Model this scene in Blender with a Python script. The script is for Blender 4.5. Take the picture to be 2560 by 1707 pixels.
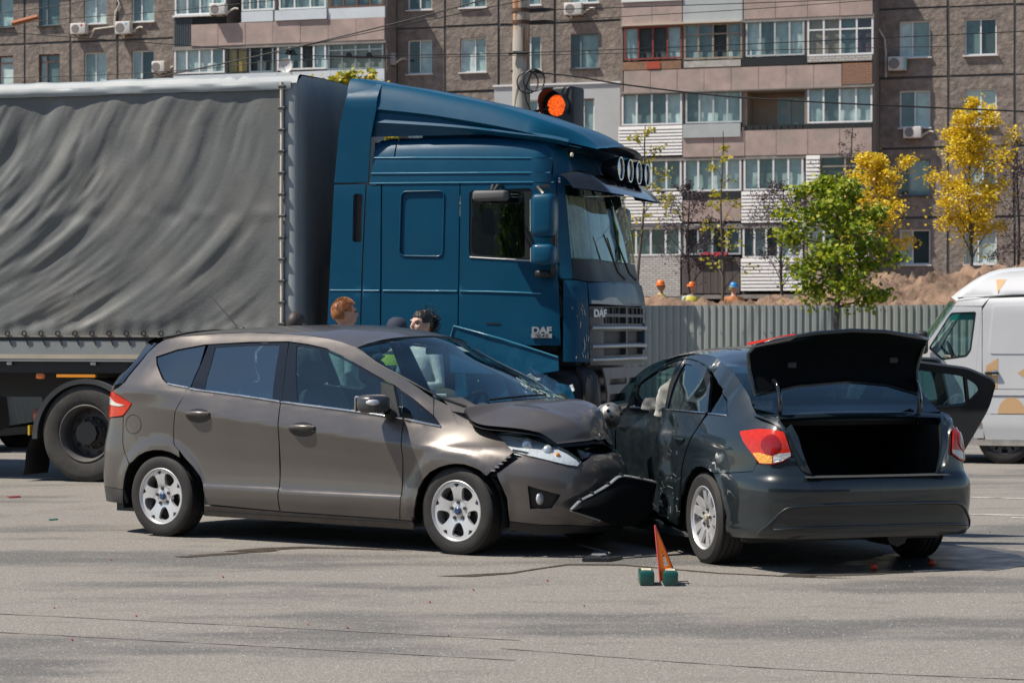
import bpy, bmesh, math, random
import numpy as np
from mathutils import Vector, Matrix
from mathutils.geometry import delaunay_2d_cdt
R=math.radians
random.seed(7); RNG=np.random.default_rng(7)
for o in list(bpy.data.objects): bpy.data.objects.remove(o)
SC=bpy.context.scene; COL=SC.collection
# ------------------------------------------------------------------ camera, sky, sun, exposure
cam_d=bpy.data.cameras.new('camera'); cam=bpy.data.objects.new('camera',cam_d); COL.objects.link(cam)
cam.location=(0,0,1.56); cam.rotation_euler=(R(90),0,0)
cam_d.lens=85; cam_d.sensor_width=36; cam_d.shift_y=-28.5/2560; cam_d.clip_start=.1; cam_d.clip_end=3000
cam_d.dof.use_dof=True; cam_d.dof.focus_distance=17.5; cam_d.dof.aperture_fstop=7.1
SC.camera=cam
SUN_AZ=(-.98,-.20); SUN_EL=57
w=bpy.data.worlds.new('World'); SC.world=w; w.use_nodes=True
nt=w.node_tree; nt.nodes.clear()
_o=nt.nodes.new('ShaderNodeOutputWorld'); _b=nt.nodes.new('ShaderNodeBackground'); _s=nt.nodes.new('ShaderNodeTexSky')
_s.sky_type='NISHITA'; _s.sun_disc=False; _s.sun_elevation=R(SUN_EL); _s.sun_rotation=math.atan2(SUN_AZ[0],SUN_AZ[1])
_s.altitude=100; _s.air_density=1.0; _s.dust_density=.3; _s.ozone_density=1.5
_b.inputs['Strength'].default_value=.09
nt.links.new(_s.outputs[0],_b.inputs[0]); nt.links.new(_b.outputs[0],_o.inputs[0])
sun_d=bpy.data.lights.new('sun','SUN'); sun=bpy.data.objects.new('sun',sun_d); COL.objects.link(sun)
sun_d.energy=5.0; sun_d.angle=R(.53); sun_d.color=(1,.915,.795)
_d=Vector((SUN_AZ[0],SUN_AZ[1],0)).normalized()*math.cos(R(SUN_EL))+Vector((0,0,math.sin(R(SUN_EL))))
sun.rotation_euler=_d.to_track_quat('Z','Y').to_euler(); sun.location=_d*60
SC.view_settings.view_transform='Standard'; SC.view_settings.look='None'; SC.view_settings.exposure=.30; SC.view_settings.gamma=1
SC.render.engine='CYCLES'; SC.cycles.max_bounces=8; SC.cycles.transparent_max_bounces=24; SC.cycles.use_denoising=True
SC.cycles.caustics_reflective=False; SC.cycles.caustics_refractive=False
# ------------------------------------------------------------------ materials
MATS={}
def pm(name,col,rough=.6,metal=0,coat=0,var=0,vs=4,bump=0,bs=60,col2=None,c2s=2,c2lo=.45,c2hi=.65,spec=.5,trans=0,emit=None,es=0,vz=1,rvar=0,coatr=.03):
    """principled material; var = value noise, col2 = second colour in noise patches, bump = fine relief"""
    if name in MATS: return MATS[name]
    m=bpy.data.materials.new(name); m.use_nodes=True; n=m.node_tree.nodes; l=m.node_tree.links
    b=n['Principled BSDF']; b.inputs['Base Color'].default_value=(*col,1); b.inputs['Roughness'].default_value=rough
    b.inputs['Metallic'].default_value=metal; b.inputs['Coat Weight'].default_value=coat; b.inputs['Coat Roughness'].default_value=coatr
    b.inputs['Specular IOR Level'].default_value=spec
    if trans: b.inputs['Transmission Weight'].default_value=trans
    if emit: b.inputs['Emission Color'].default_value=(*emit,1); b.inputs['Emission Strength'].default_value=es
    if var or bump or col2 or rvar:
        tc=n.new('ShaderNodeTexCoord'); mp=n.new('ShaderNodeMapping'); mp.inputs['Scale'].default_value=(1,1,vz); l.new(tc.outputs['Object'],mp.inputs[0]); V=mp.outputs[0]
        def noise(s,d=6):
            t=n.new('ShaderNodeTexNoise'); t.inputs['Scale'].default_value=s; t.inputs['Detail'].default_value=d; t.inputs['Roughness'].default_value=.6; l.new(V,t.inputs['Vector']); return t.outputs['Fac']
        src=None
        if col2:
            mx=n.new('ShaderNodeMix'); mx.data_type='RGBA'; mr=n.new('ShaderNodeMapRange'); mr.inputs[1].default_value=c2lo; mr.inputs[2].default_value=c2hi
            l.new(noise(c2s),mr.inputs[0]); l.new(mr.outputs[0],mx.inputs['Factor']); mx.inputs['A'].default_value=(*col,1); mx.inputs['B'].default_value=(*col2,1); src=mx.outputs['Result']
        if var:
            hs=n.new('ShaderNodeHueSaturation'); mr=n.new('ShaderNodeMapRange'); mr.inputs[1].default_value=.25; mr.inputs[2].default_value=.75; mr.inputs[3].default_value=1-var; mr.inputs[4].default_value=1+var
            l.new(noise(vs,8),mr.inputs[0]); l.new(mr.outputs[0],hs.inputs['Value']); hs.inputs['Color'].default_value=(*col,1)
            if src: l.new(src,hs.inputs['Color'])
            src=hs.outputs[0]
        if src: l.new(src,b.inputs['Base Color'])
        if rvar:
            mr=n.new('ShaderNodeMapRange'); mr.inputs[1].default_value=.3; mr.inputs[2].default_value=.7; mr.inputs[3].default_value=max(rough-rvar,0); mr.inputs[4].default_value=rough+rvar
            l.new(noise(vs*1.7),mr.inputs[0]); l.new(mr.outputs[0],b.inputs['Roughness'])
        if bump:
            bp=n.new('ShaderNodeBump'); bp.inputs['Strength'].default_value=1; bp.inputs['Distance'].default_value=bump; l.new(noise(bs,4),bp.inputs['Height']); l.new(bp.outputs[0],b.inputs['Normal'])
    MATS[name]=m; return m
def glassm(name,tint,f0=.06,rough=.0):
    """thin pane: tinted see-through plus mirror reflection by Fresnel"""
    if name in MATS: return MATS[name]
    m=bpy.data.materials.new(name); m.use_nodes=True; n=m.node_tree.nodes; l=m.node_tree.links; n.clear()
    o=n.new('ShaderNodeOutputMaterial'); mx=n.new('ShaderNodeMixShader'); t=n.new('ShaderNodeBsdfTransparent'); g=n.new('ShaderNodeBsdfGlossy'); fr=n.new('ShaderNodeLayerWeight'); fr.inputs[0].default_value=.5
    pw=n.new('ShaderNodeMath'); pw.operation='POWER'; pw.inputs[1].default_value=4.2; l.new(fr.outputs['Facing'],pw.inputs[0]); ma=n.new('ShaderNodeMath'); ma.operation='MULTIPLY_ADD'; ma.inputs[1].default_value=1-f0; ma.inputs[2].default_value=f0; l.new(pw.outputs[0],ma.inputs[0]); t.inputs[0].default_value=(*tint,1); g.inputs['Roughness'].default_value=rough; g.inputs[0].default_value=(.80,.98,1,1)
    l.new(ma.outputs[0],mx.inputs[0]); l.new(t.outputs[0],mx.inputs[1]); l.new(g.outputs[0],mx.inputs[2]); l.new(mx.outputs[0],o.inputs[0])
    MATS[name]=m; return m
# ------------------------------------------------------------------ objects
def link(o,parent=None):
    COL.objects.link(o)
    if parent is not None: o.parent=parent
    return o
def thing(name,label,cat,loc=(0,0,0),rz=0,group=None):
    o=link(bpy.data.objects.new(name,None)); o.empty_display_size=.1; o.location=loc; o.rotation_euler=(0,0,rz)
    o['label']=label; o['category']=cat
    if group: o['group']=group
    return o
def tag(o,label=None,cat=None,group=None,kind=None):
    for k,v in (('label',label),('category',cat),('group',group),('kind',kind)):
        if v: o[k]=v
    return o
def mesh_obj(name,V,F,mat,parent=None,smooth=False,normals=None,fm=None):
    me=bpy.data.meshes.new(name); me.from_pydata([tuple(map(float,v)) for v in V],[],[tuple(map(int,f)) for f in F])
    for m in (mat if isinstance(mat,(list,tuple)) else [mat]): me.materials.append(m)
    if fm is not None: me.polygons.foreach_set('material_index',np.asarray(fm,dtype=np.int32))
    if smooth is True or normals is not None: me.polygons.foreach_set('use_smooth',np.ones(len(me.polygons),dtype=bool))
    me.update()
    if normals is not None: me.normals_split_custom_set_from_vertices([tuple(map(float,x)) for x in normals])
    o=link(bpy.data.objects.new(name,me),parent)
    if smooth and smooth is not True: smooth_by_angle(me,smooth)
    return o
def smooth_by_angle(me,deg):
    me.polygons.foreach_set('use_smooth',np.ones(len(me.polygons),dtype=bool))
    bm=bmesh.new(); bm.from_mesh(me); a=R(deg)
    for e in bm.edges: e.smooth=len(e.link_faces)==2 and e.calc_face_angle(0)<a
    bm.to_mesh(me); bm.free()
def dup(o,parent=None):
    c=o.copy(); COL.objects.link(c)
    if parent is not None: c.parent=parent
    for ch in list(o.children): dup(ch,c)
    return c
class MB:
    """collects geometry of ONE part"""
    def __init__(s): s.V=[];s.F=[];s.M=[]
    def add(s,V,F,m=0):
        k=len(s.V); s.V+= [tuple(v) for v in V]; s.F+=[tuple(i+k for i in f) for f in F]; s.M+=[m]*len(F); return s
    def box(s,x0,x1,y0,y1,z0,z1,b=0,m=0):
        if b<=0:
            V=[(x,y,z) for x in (x0,x1) for y in (y0,y1) for z in (z0,z1)]
            return s.add(V,[(0,1,3,2),(4,6,7,5),(0,4,5,1),(2,3,7,6),(0,2,6,4),(1,5,7,3)],m)
        bm=bmesh.new(); bmesh.ops.create_cube(bm,size=1)
        for v in bm.verts: v.co=Vector(((x0+x1)/2+v.co.x*(x1-x0),(y0+y1)/2+v.co.y*(y1-y0),(z0+z1)/2+v.co.z*(z1-z0)))
        bmesh.ops.bevel(bm,geom=list(bm.edges),offset=min(b,.49*min(x1-x0,y1-y0,z1-z0)),segments=3 if b>.02 else 2,profile=.5,affect='EDGES')
        bm.verts.index_update(); s.add([v.co for v in bm.verts],[[v.index for v in f.verts] for f in bm.faces],m); bm.free(); return s
    def tube(s,pts,r,n=8,m=0,caps=True,sq=1.):
        P=[Vector(p) for p in pts]; rs=r if hasattr(r,'__len__') else [r]*len(P); V=[];F=[]
        t0=(P[1]-P[0]).normalized(); up=Vector((0,0,1)) if abs(t0.z)<.9 else Vector((1,0,0)); a=t0.cross(up).normalized()
        for i,p in enumerate(P):
            t=(P[min(i+1,len(P)-1)]-P[max(i-1,0)]).normalized(); a=(a-t*a.dot(t)).normalized(); b=t.cross(a)
            for k in range(n):
                q=2*math.pi*k/n; V.append(p+(a*math.cos(q)+b*math.sin(q)*sq)*rs[i])
        for i in range(len(P)-1):
            for k in range(n): F.append((i*n+k,i*n+(k+1)%n,(i+1)*n+(k+1)%n,(i+1)*n+k))
        if caps: F.append(tuple(range(n))[::-1]); F.append(tuple((len(P)-1)*n+k for k in range(n)))
        return s.add(V,F,m)
    def lathe(s,prof,c=(0,0,0),ax='y',n=32,m=0):
        """prof: (radius, height along axis)"""
        V=[];F=[]
        for r,h in prof:
            for k in range(n):
                q=2*math.pi*k/n; a,b=r*math.cos(q),r*math.sin(q)
                V.append({'y':(c[0]+a,c[1]+h,c[2]+b),'z':(c[0]+a,c[1]+b,c[2]+h),'x':(c[0]+h,c[1]+a,c[2]+b)}[ax])
        for i in range(len(prof)-1):
            for k in range(n): F.append((i*n+k,i*n+(k+1)%n,(i+1)*n+(k+1)%n,(i+1)*n+k))
        return s.add(V,F,m)
    def prism(s,poly,h0,h1,ax='y',m=0):
        """polygon (a,b) extruded along ax: y -> (a,h,b), x -> (h,a,b), z -> (a,b,h)"""
        f={'y':lambda p,h:(p[0],h,p[1]),'x':lambda p,h:(h,p[0],p[1]),'z':lambda p,h:(p[0],p[1],h)}[ax]; n=len(poly)
        V=[f(p,h0) for p in poly]+[f(p,h1) for p in poly]
        return s.add(V,[tuple(range(n)),tuple(range(n,2*n))[::-1]]+[(k,(k+1)%n,n+(k+1)%n,n+k) for k in range(n)],m)
    def grid(s,G,m=0,wrap=False):
        G=np.asarray(G);a,b=G.shape[:2]; F=[(i*b+j,i*b+j+1,(i+1)*b+j+1,(i+1)*b+j) for i in range(a-1) for j in range(b-1)]
        return s.add(G.reshape(-1,3),F,m)
    def sup(s,c,r,e1=.6,e2=.6,nu=20,nv=12,m=0,rot=None):
        """superellipsoid"""
        f=lambda v,e:math.copysign(abs(v)**e,v); V=[];F=[]
        for i in range(nv+1):
            ph=-math.pi/2+math.pi*i/nv
            for k in range(nu):
                q=2*math.pi*k/nu
                p=Vector((r[0]*f(math.cos(ph),e1)*f(math.cos(q),e2),r[1]*f(math.cos(ph),e1)*f(math.sin(q),e2),r[2]*f(math.sin(ph),e1)))
                V.append((rot@p if rot else p)+Vector(c))
        for i in range(nv):
            for k in range(nu): F.append((i*nu+k,i*nu+(k+1)%nu,(i+1)*nu+(k+1)%nu,(i+1)*nu+k))
        return s.add(V,F,m)
    def xf(s,M): s.V=[tuple(M@Vector(v)) for v in s.V]; return s
    def build(s,name,mat,parent=None,smooth=False,fix=True):
        o=mesh_obj(name,s.V,s.F,mat,parent,False,None,s.M if isinstance(mat,(list,tuple)) else None)
        bm=bmesh.new(); bm.from_mesh(o.data)
        if fix: bmesh.ops.recalc_face_normals(bm,faces=bm.faces)
        bm.to_mesh(o.data); bm.free()
        if smooth: smooth_by_angle(o.data,40 if smooth is True else smooth)
        return o
def part(name,mat,parent,fn,smooth=False):
    b=MB(); fn(b); return b.build(name,mat,parent,smooth)
def bxp(name,mat,parent,x0,x1,y0,y1,z0,z1,b=0):
    return MB().box(x0,x1,y0,y1,z0,z1,b).build(name,mat,parent,30 if b else False)
# 2-D noise, vectorised
_T=np.random.default_rng(3).random((256,256))
def vnoise(x,y):
    x=np.asarray(x,float);y=np.asarray(y,float);xi=np.floor(x).astype(int);yi=np.floor(y).astype(int);fx=x-xi;fy=y-yi
    fx=fx*fx*fx*(fx*(fx*6-15)+10);fy=fy*fy*fy*(fy*(fy*6-15)+10)
    g=lambda a,b:_T[a%256,b%256]
    return (g(xi,yi)*(1-fx)+g(xi+1,yi)*fx)*(1-fy)+(g(xi,yi+1)*(1-fx)+g(xi+1,yi+1)*fx)*fy*1.0
def fbm(x,y,o=4):
    s=0;a=.5
    for k in range(o): s=s+a*(vnoise(x*2**k+17*k,y*2**k+31*k)-.5); a*=.5
    return s
def inside(P,poly):
    x,y=P[:,0],P[:,1]; c=np.zeros(len(P),bool); q=np.asarray(poly); n=len(q)
    for i in range(n):
        x1,y1=q[i];x2,y2=q[(i+1)%n]
        if y1==y2: continue
        k=((y1>y)!=(y2>y))&(x<(x2-x1)*(y-y1)/(y2-y1)+x1); c^=k
    return c
def resamp(poly,res):
    out=[];n=len(poly)
    for i in range(n):
        a=np.asarray(poly[i],float);b=np.asarray(poly[(i+1)%n],float);k=max(1,int(np.ceil(np.hypot(*(b-a))/res)))
        out+= [a+(b-a)*j/k for j in range(k)]
    return np.array(out)
def rpoly(poly,r,n=4):
    """round the corners of a polygon"""
    out=[];N=len(poly)
    for i in range(N):
        p=np.asarray(poly[i],float);a=np.asarray(poly[i-1],float)-p;b=np.asarray(poly[(i+1)%N],float)-p;la,lb=np.hypot(*a),np.hypot(*b);d=min(r,la*.45,lb*.45);A=p+a/la*d;B=p+b/lb*d
        for k in range(n+1):
            t=k/n; out.append(tuple((1-t)**2*A+2*t*(1-t)*p+t*t*B))
    return out
def dist_seg(P,poly):
    d=np.full(len(P),1e9);n=len(poly)
    for i in range(n):
        a=poly[i];b=poly[(i+1)%n];ab=b-a;L=(ab@ab)+1e-12
        t=np.clip(((P-a)@ab)/L,0,1);q=a+t[:,None]*ab;d=np.minimum(d,np.hypot(*(P-q).T))
    return d
def tri2d(outline,holes=(),res=.05):
    loops=[resamp(outline,res)]+[resamp(h,res) for h in holes]
    lo=loops[0].min(0);hi=loops[0].max(0)
    gx,gy=np.meshgrid(np.arange(lo[0],hi[0],res)+res*.37,np.arange(lo[1],hi[1],res*.87)+res*.29,indexing='ij'); gx=gx+(np.arange(gx.shape[1])%2)*res*.5
    G=np.stack([gx.ravel(),gy.ravel()],1); k=inside(G,loops[0])
    for h in loops[1:]: k&=~inside(G,h)
    G=G[k]
    for h in loops: 
        if len(G): G=G[dist_seg(G,h)>.42*res]
    pts=np.vstack(loops+[G]) if len(G) else np.vstack(loops); E=[];c=0
    for h in loops: E+=[(c+i,c+(i+1)%len(h)) for i in range(len(h))]; c+=len(h)
    r=delaunay_2d_cdt([Vector(map(float,p)) for p in pts],E,[],0,1e-6)
    V=np.array([tuple(v) for v in r[0]]);T=np.array([f for f in r[2] if len(f)==3])
    ce=V[T].mean(1); k=inside(ce,loops[0])
    for h in loops[1:]: k&=~inside(ce,h)
    return V,T[k]
def panel(name,outline,fn,mat,parent,holes=(),res=.05,lip=.018,inset=0,both=False,mirror=False,ref=(0,0,.6),build=True):
    """sheet cut to a 2-D outline and laid on the surface fn(a,b); lip = returned edge"""
    V2,T=tri2d(outline,holes,res); e=2e-3
    def one(sy):
        f=lambda a,b:fn(a,b)*np.array([1,sy,1.])
        P=f(V2[:,0],V2[:,1]); N=np.cross(f(V2[:,0]+e,V2[:,1])-f(V2[:,0]-e,V2[:,1]),f(V2[:,0],V2[:,1]+e)-f(V2[:,0],V2[:,1]-e)); N/=np.linalg.norm(N,axis=1)[:,None]+1e-12
        c=P-np.asarray(ref); sg=np.sign((N*c).sum()); N=N*(sg if sg else 1); P=P-N*inset
        F=T.copy(); fn_=np.cross(P[F[:,1]]-P[F[:,0]],P[F[:,2]]-P[F[:,0]]); fl=(fn_*N[F[:,0]]).sum(1)<0; F[fl]=F[fl][:,::-1]
        Vs=[P];Ns=[N];Fs=[list(map(tuple,F))]
        if lip:
            ed={}
            for a,b,c_ in F:
                for p,q in ((a,b),(b,c_),(c_,a)): ed[(p,q)]=1
            B=[(p,q) for p,q in ed if (q,p) not in ed]; k=len(P); W=[];WN=[];LF=[]
            for p,q in B:
                d=P[q]-P[p]; m=np.cross(d,N[p]); m/=np.linalg.norm(m)+1e-12; i=k+len(W)
                W+=[P[p],P[q],P[q]-N[q]*lip,P[p]-N[p]*lip]; WN+=[m]*4; LF.append((i+3,i+2,i+1,i))
            if W: Vs.append(np.array(W));Ns.append(np.array(WN));Fs.append(LF)
        return np.vstack(Vs),np.vstack(Ns),[f for q in Fs for f in q]
    if both:
        a=one(1);b=one(-1); V=np.vstack([a[0],b[0]]);N=np.vstack([a[1],b[1]]);F=a[2]+[tuple(i+len(a[0]) for i in f) for f in b[2]]
    else: V,N,F=one(-1 if mirror else 1)
    return mesh_obj(name,V,F,mat,parent,normals=N)
def gridpart(name,fn,nu,nv,mat,parent,ref=(0,0,.6)):
    """smooth patch fn(s,t) on [0,1]^2"""
    s,t=np.meshgrid(np.linspace(0,1,nu),np.linspace(0,1,nv),indexing='ij'); P=fn(s,t); e=1e-3
    N=np.cross(fn(s+e,t)-fn(s-e,t),fn(s,t+e)-fn(s,t-e)); N/=np.linalg.norm(N,axis=-1)[...,None]+1e-12
    P=P.reshape(-1,3);N=N.reshape(-1,3); sg=np.sign((N*(P-np.asarray(ref))).sum()); N*=sg
    F=np.array([(i*nv+j,i*nv+j+1,(i+1)*nv+j+1,(i+1)*nv+j) for i in range(nu-1) for j in range(nv-1)])
    fl=(np.cross(P[F[:,1]]-P[F[:,0]],P[F[:,3]]-P[F[:,0]])*N[F[:,0]]).sum(1)<0; F[fl]=F[fl][:,::-1]
    return mesh_obj(name,P,F,mat,parent,normals=N)
def text_part(name,txt,size,mat,parent,M,extrude=.004,shear=0,bold=0,sx=1):
    c=bpy.data.curves.new(name,'FONT'); c.body=txt; c.size=size; c.extrude=extrude; c.align_x='CENTER'; c.align_y='CENTER'; c.shear=shear; c.offset=bold
    t=bpy.data.objects.new(name,c); COL.objects.link(t); dg=bpy.context.evaluated_depsgraph_get(); me=bpy.data.meshes.new_from_object(t.evaluated_get(dg)); bpy.data.objects.remove(t); bpy.data.curves.remove(c)
    me.materials.clear(); me.materials.append(mat); me.transform(M@Matrix.Diagonal((sx,1,1,1))); me.name=name
    return link(bpy.data.objects.new(name,me),parent)
def frame3(o,ex,ey):
    ex=Vector(ex).normalized();ey=Vector(ey);ey=(ey-ex*ey.dot(ex)).normalized();ez=ex.cross(ey)
    M=Matrix((( ex.x,ey.x,ez.x,o[0]),(ex.y,ey.y,ez.y,o[1]),(ex.z,ey.z,ez.z,o[2]),(0,0,0,1))); return M
import numpy as np
def pchip(xs,ys,x):
    """monotone cubic interpolation, vectorised over x"""
    xs=np.asarray(xs,float);ys=np.asarray(ys,float);x=np.clip(np.asarray(x,float),xs[0],xs[-1])
    h=np.diff(xs);d=np.diff(ys)/h
    m=np.zeros_like(ys)
    for i in range(1,len(xs)-1):
        if d[i-1]*d[i]>0:
            w1=2*h[i]+h[i-1];w2=h[i]+2*h[i-1];m[i]=(w1+w2)/(w1/d[i-1]+w2/d[i])
    m[0]=d[0];m[-1]=d[-1]
    k=np.clip(np.searchsorted(xs,x)-1,0,len(xs)-2)
    t=(x-xs[k])/h[k];t2=t*t;t3=t2*t
    return (2*t3-3*t2+1)*ys[k]+(t3-2*t2+t)*h[k]*m[k]+(-2*t3+3*t2)*ys[k+1]+(t3-t2)*h[k]*m[k+1]
def crom(pts,n=8,closed=False):
    """Catmull-Rom through points"""
    P=np.asarray(pts,float)
    if closed: Q=np.vstack([P[-1],P,P[0],P[1]])
    else: Q=np.vstack([2*P[0]-P[1],P,2*P[-1]-P[-2]])
    out=[]
    for i in range(1,len(Q)-2):
        a,b,c,d=Q[i-1],Q[i],Q[i+1],Q[i+2]
        for k in range(n):
            t=k/n
            out.append(.5*((2*b)+(c-a)*t+(2*a-5*b+4*c-d)*t*t+(3*b-a-3*c+d)*t**3))
    if not closed: out.append(Q[-2])
    return np.array(out)
def sstep(a,b,x): t=np.clip((x-a)/(b-a),0,1); return t*t*(3-2*t)
class Shell:
    """car skin: plan outline (front centre -> side -> rear centre, y>=0) pushed along its plan normal by off(u,z)"""
    def __init__(s,base,stations,shear=None,extra=None):
        C=crom(base,24); s.C=C
        s.u=np.concatenate([[0],np.cumsum(np.hypot(*np.diff(C,axis=0).T))]); s.U=s.u[-1]
        T=np.gradient(C,axis=0);T/=np.hypot(T[:,0],T[:,1])[:,None]
        s.N=np.stack([-T[:,1],T[:,0]],1)
        if s.N[len(C)//2,1]<0: s.N=-s.N
        s.st=sorted([(s.key(k),tb) for k,tb in stations],key=lambda q:q[0]); s.shear=shear; s.extra=extra
    def key(s,k):
        kind,v=k
        if kind=='x': return s.ux(v)
        if kind=='f': return s.uf(v)
        return s.ur(v)
    def ux(s,x): return np.interp(-np.asarray(x,float),-s.C[:,0],s.u)
    def uf(s,y):
        m=int(np.argmax(s.C[:,1])); return np.interp(y,s.C[:m,1],s.u[:m])
    def ur(s,y):
        m=int(np.argmax(s.C[:,1])); return np.interp(-np.asarray(y,float),-s.C[m:,1],s.u[m:])
    def P(s,u,z):
        u=np.asarray(u,float);z=np.asarray(z,float)
        c=np.stack([np.interp(u,s.u,s.C[:,0]),np.interp(u,s.u,s.C[:,1])],-1)
        n=np.stack([np.interp(u,s.u,s.N[:,0]),np.interp(u,s.u,s.N[:,1])],-1)
        zz=z+(s.shear(c[...,0],z) if s.shear else 0)
        V=np.array([pchip([p[0] for p in tb],[p[1] for p in tb],zz) for _,tb in s.st])
        ks=np.array([k for k,_ in s.st]); uc=np.clip(u,ks[0],ks[-1])
        i=np.clip(np.searchsorted(ks,uc)-1,0,len(ks)-2); t=(uc-ks[i])/(ks[i+1]-ks[i])
        g=lambda j:np.take_along_axis(V,np.clip(j,0,len(ks)-1)[None],0)[0]
        a,b,cc,d=g(i-1),g(i),g(i+1),g(i+2)
        kk=lambda j:ks[np.clip(j,0,len(ks)-1)]
        m1=np.where(i>0,(cc-a)/np.maximum(kk(i+1)-kk(i-1),1e-6),0)*(kk(i+1)-kk(i))
        m2=np.where(i<len(ks)-2,(d-b)/np.maximum(kk(i+2)-kk(i),1e-6),0)*(kk(i+1)-kk(i))
        o=(2*t**3-3*t*t+1)*b+(t**3-2*t*t+t)*m1+(-2*t**3+3*t*t)*cc+(t**3-t*t)*m2
        if s.extra is not None: o=o+s.extra(c[...,0],z)
        p=c+n*o[...,None]; p[...,1]=np.maximum(p[...,1],0)
        return np.concatenate([p,z[...,None]],-1)
# ---- traced plan outlines and section tables of the two cars (metres) ----
def ford_shell():
    base=[(2.29,0),(2.275,.25),(2.225,.48),(2.12,.67),(1.97,.79),(1.78,.855),(1.5,.895),(1.1,.91),(.5,.915),(-.5,.915),(-1.1,.908),(-1.5,.893),(-1.75,.872),(-1.93,.845),(-2.04,.76),(-2.11,.55),(-2.14,.25),(-2.145,0)]
    mid=[(.1,-.13),(.15,-.09),(.20,-.055),(.26,-.03),(.33,-.010),(.38,-.006),(.42,-.020),(.55,-.024),(.70,-.014),(.82,-.003),(.86,0),(.90,-.010),(1.0,-.043),(1.035,-.058),(1.1,-.078),(1.2,-.118),(1.3,-.160),(1.4,-.205),(1.5,-.26),(1.56,-.32),(1.7,-.5)]
    fc=[(.1,-.10),(.15,-.06),(.22,-.02),(.35,0),(.5,.01),(.62,0),(.72,-.035),(.8,-.09),(.88,-.18),(.95,-.28),(1.7,-1.2)]
    co=[(.1,-.10),(.15,-.07),(.22,-.03),(.35,-.005),(.5,0),(.62,-.008),(.72,-.035),(.8,-.08),(.88,-.16),(.95,-.26),(1.7,-1.0)]
    f15=[(.1,-.14),(.15,-.08),(.25,-.03),(.4,-.012),(.6,-.002),(.72,-.004),(.80,-.018),(.86,-.045),(.90,-.085),(.96,-.14),(1.05,-.22),(1.7,-.7)]
    r16=[(.1,-.12),(.15,-.08),(.25,-.02),(.45,-.004),(.7,-.010),(.9,-.010),(.97,-.003),(1.0,-.010),(1.1,-.048),(1.2,-.095),(1.3,-.145),(1.4,-.20),(1.5,-.26),(1.56,-.31),(1.7,-.5)]
    rc=[(.1,-.1),(.15,-.06),(.25,-.01),(.45,.01),(.55,.005),(.7,-.03),(.9,-.05),(1.0,-.06),(1.1,-.10),(1.2,-.18),(1.3,-.27),(1.4,-.37),(1.5,-.5),(1.7,-.8)]
    st=[(('f',0.),fc),(('f',.5),co),(('f',.75),co),(('x',1.5),f15),(('x',.95),mid),(('x',-1.0),mid),(('x',-1.6),r16),(('r',.72),rc),(('r',0.),rc)]
    sh=lambda x,z:.1*(np.clip(x,-1.4,1.1)+.21)*sstep(.3,.85,z)*(1-sstep(1.05,1.4,z))
    def ex(x,z):
        e=0
        for hx in (1.36,-1.36):
            r=np.hypot(x-hx,z-.30); e=e+.016*(1-sstep(.395,.475,r))*sstep(.2,.34,z)
        return e
    return Shell(base,st,sh,ex)
def cruze_shell():
    # origin: rear axle; traced car is a touch under life size
    base=[(3.40,0),(3.38,.25),(3.32,.48),(3.2,.66),(3.02,.77),(2.75,.825),(2.4,.845),(1.6,.85),(.8,.852),(.2,.848),(-.2,.838),(-.5,.815),(-.72,.765),(-.84,.68),(-.90,.5),(-.935,.25),(-.945,0)]
    mid=[(.1,-.12),(.17,-.06),(.23,-.03),(.3,-.012),(.45,-.006),(.6,0),(.75,.002),(.83,-.004),(.87,-.018),(.95,-.04),(1.0,-.055),(1.1,-.105),(1.2,-.16),(1.3,-.225),(1.37,-.285),(1.6,-.5)]
    fr=[(.1,-.1),(.2,-.02),(.45,0),(.6,-.02),(.7,-.07),(.8,-.18),(.9,-.35),(1.6,-1.3)]
    r0=[(.1,-.14),(.18,-.06),(.24,-.02),(.36,0),(.6,.004),(.75,.004),(.84,-.008),(.9,-.028),(.95,-.05),(1.0,-.075),(1.1,-.125),(1.2,-.18),(1.3,-.245),(1.37,-.30),(1.6,-.5)]
    rc=[(.1,-.12),(.18,-.05),(.23,-.02),(.28,-.005),(.36,-.005),(.40,.0),(.44,.005),(.52,.008),(.58,.0),(.64,-.035),(.75,-.05),(.85,-.065),(.92,-.1),(.97,-.14),(1.05,-.25),(1.6,-1.3)]
    st=[(('f',0.),fr),(('f',.62),fr),(('x',2.5),[(z,o-(.05 if z>.85 else 0)) for z,o in mid]),(('x',1.9),mid),(('x',.5),mid),(('x',-.2),r0),(('r',.72),rc),(('r',0.),rc)]
    def ex(x,z):
        e=0
        for hx in (2.55,0.):
            r=np.hypot(x-hx,z-.30); e=e+.012*(1-sstep(.36,.43,r))*sstep(.2,.34,z)
        return e
    return Shell(base,st,None,ex)
def cab_shell():
    base=[(5.44,0),(5.43,.5),(5.40,.85),(5.33,1.03),(5.22,1.15),(5.05,1.215),(4.8,1.24),(4.2,1.25),(3.4,1.25),(2.6,1.25)]
    sd=[(.5,-.03),(1.2,-.005),(1.8,0),(1.93,0),(1.95,-.004),(2.9,-.010),(3.0,-.015),(3.2,-.035),(3.32,-.07),(3.40,-.12),(3.46,-.2),(3.55,-.4)]
    fr=[(.5,-.06),(.9,-.02),(1.25,0),(1.8,0),(2.0,-.03),(2.05,-.045),(2.15,-.075),(2.5,-.13),(2.9,-.21),(3.0,-.235),(3.2,-.33),(3.35,-.5),(3.45,-.8),(3.55,-1.2)]
    return Shell(base,[(('f',0.),fr),(('f',.9),fr),(('x',5.1),[(z,(a+b)/2) for (z,a),(_,b) in zip(sd,[(z,float(pchip([q[0] for q in fr],[q[1] for q in fr],z))) for z,_ in sd])]),(('x',4.85),sd),(('x',2.6),sd)])
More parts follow.
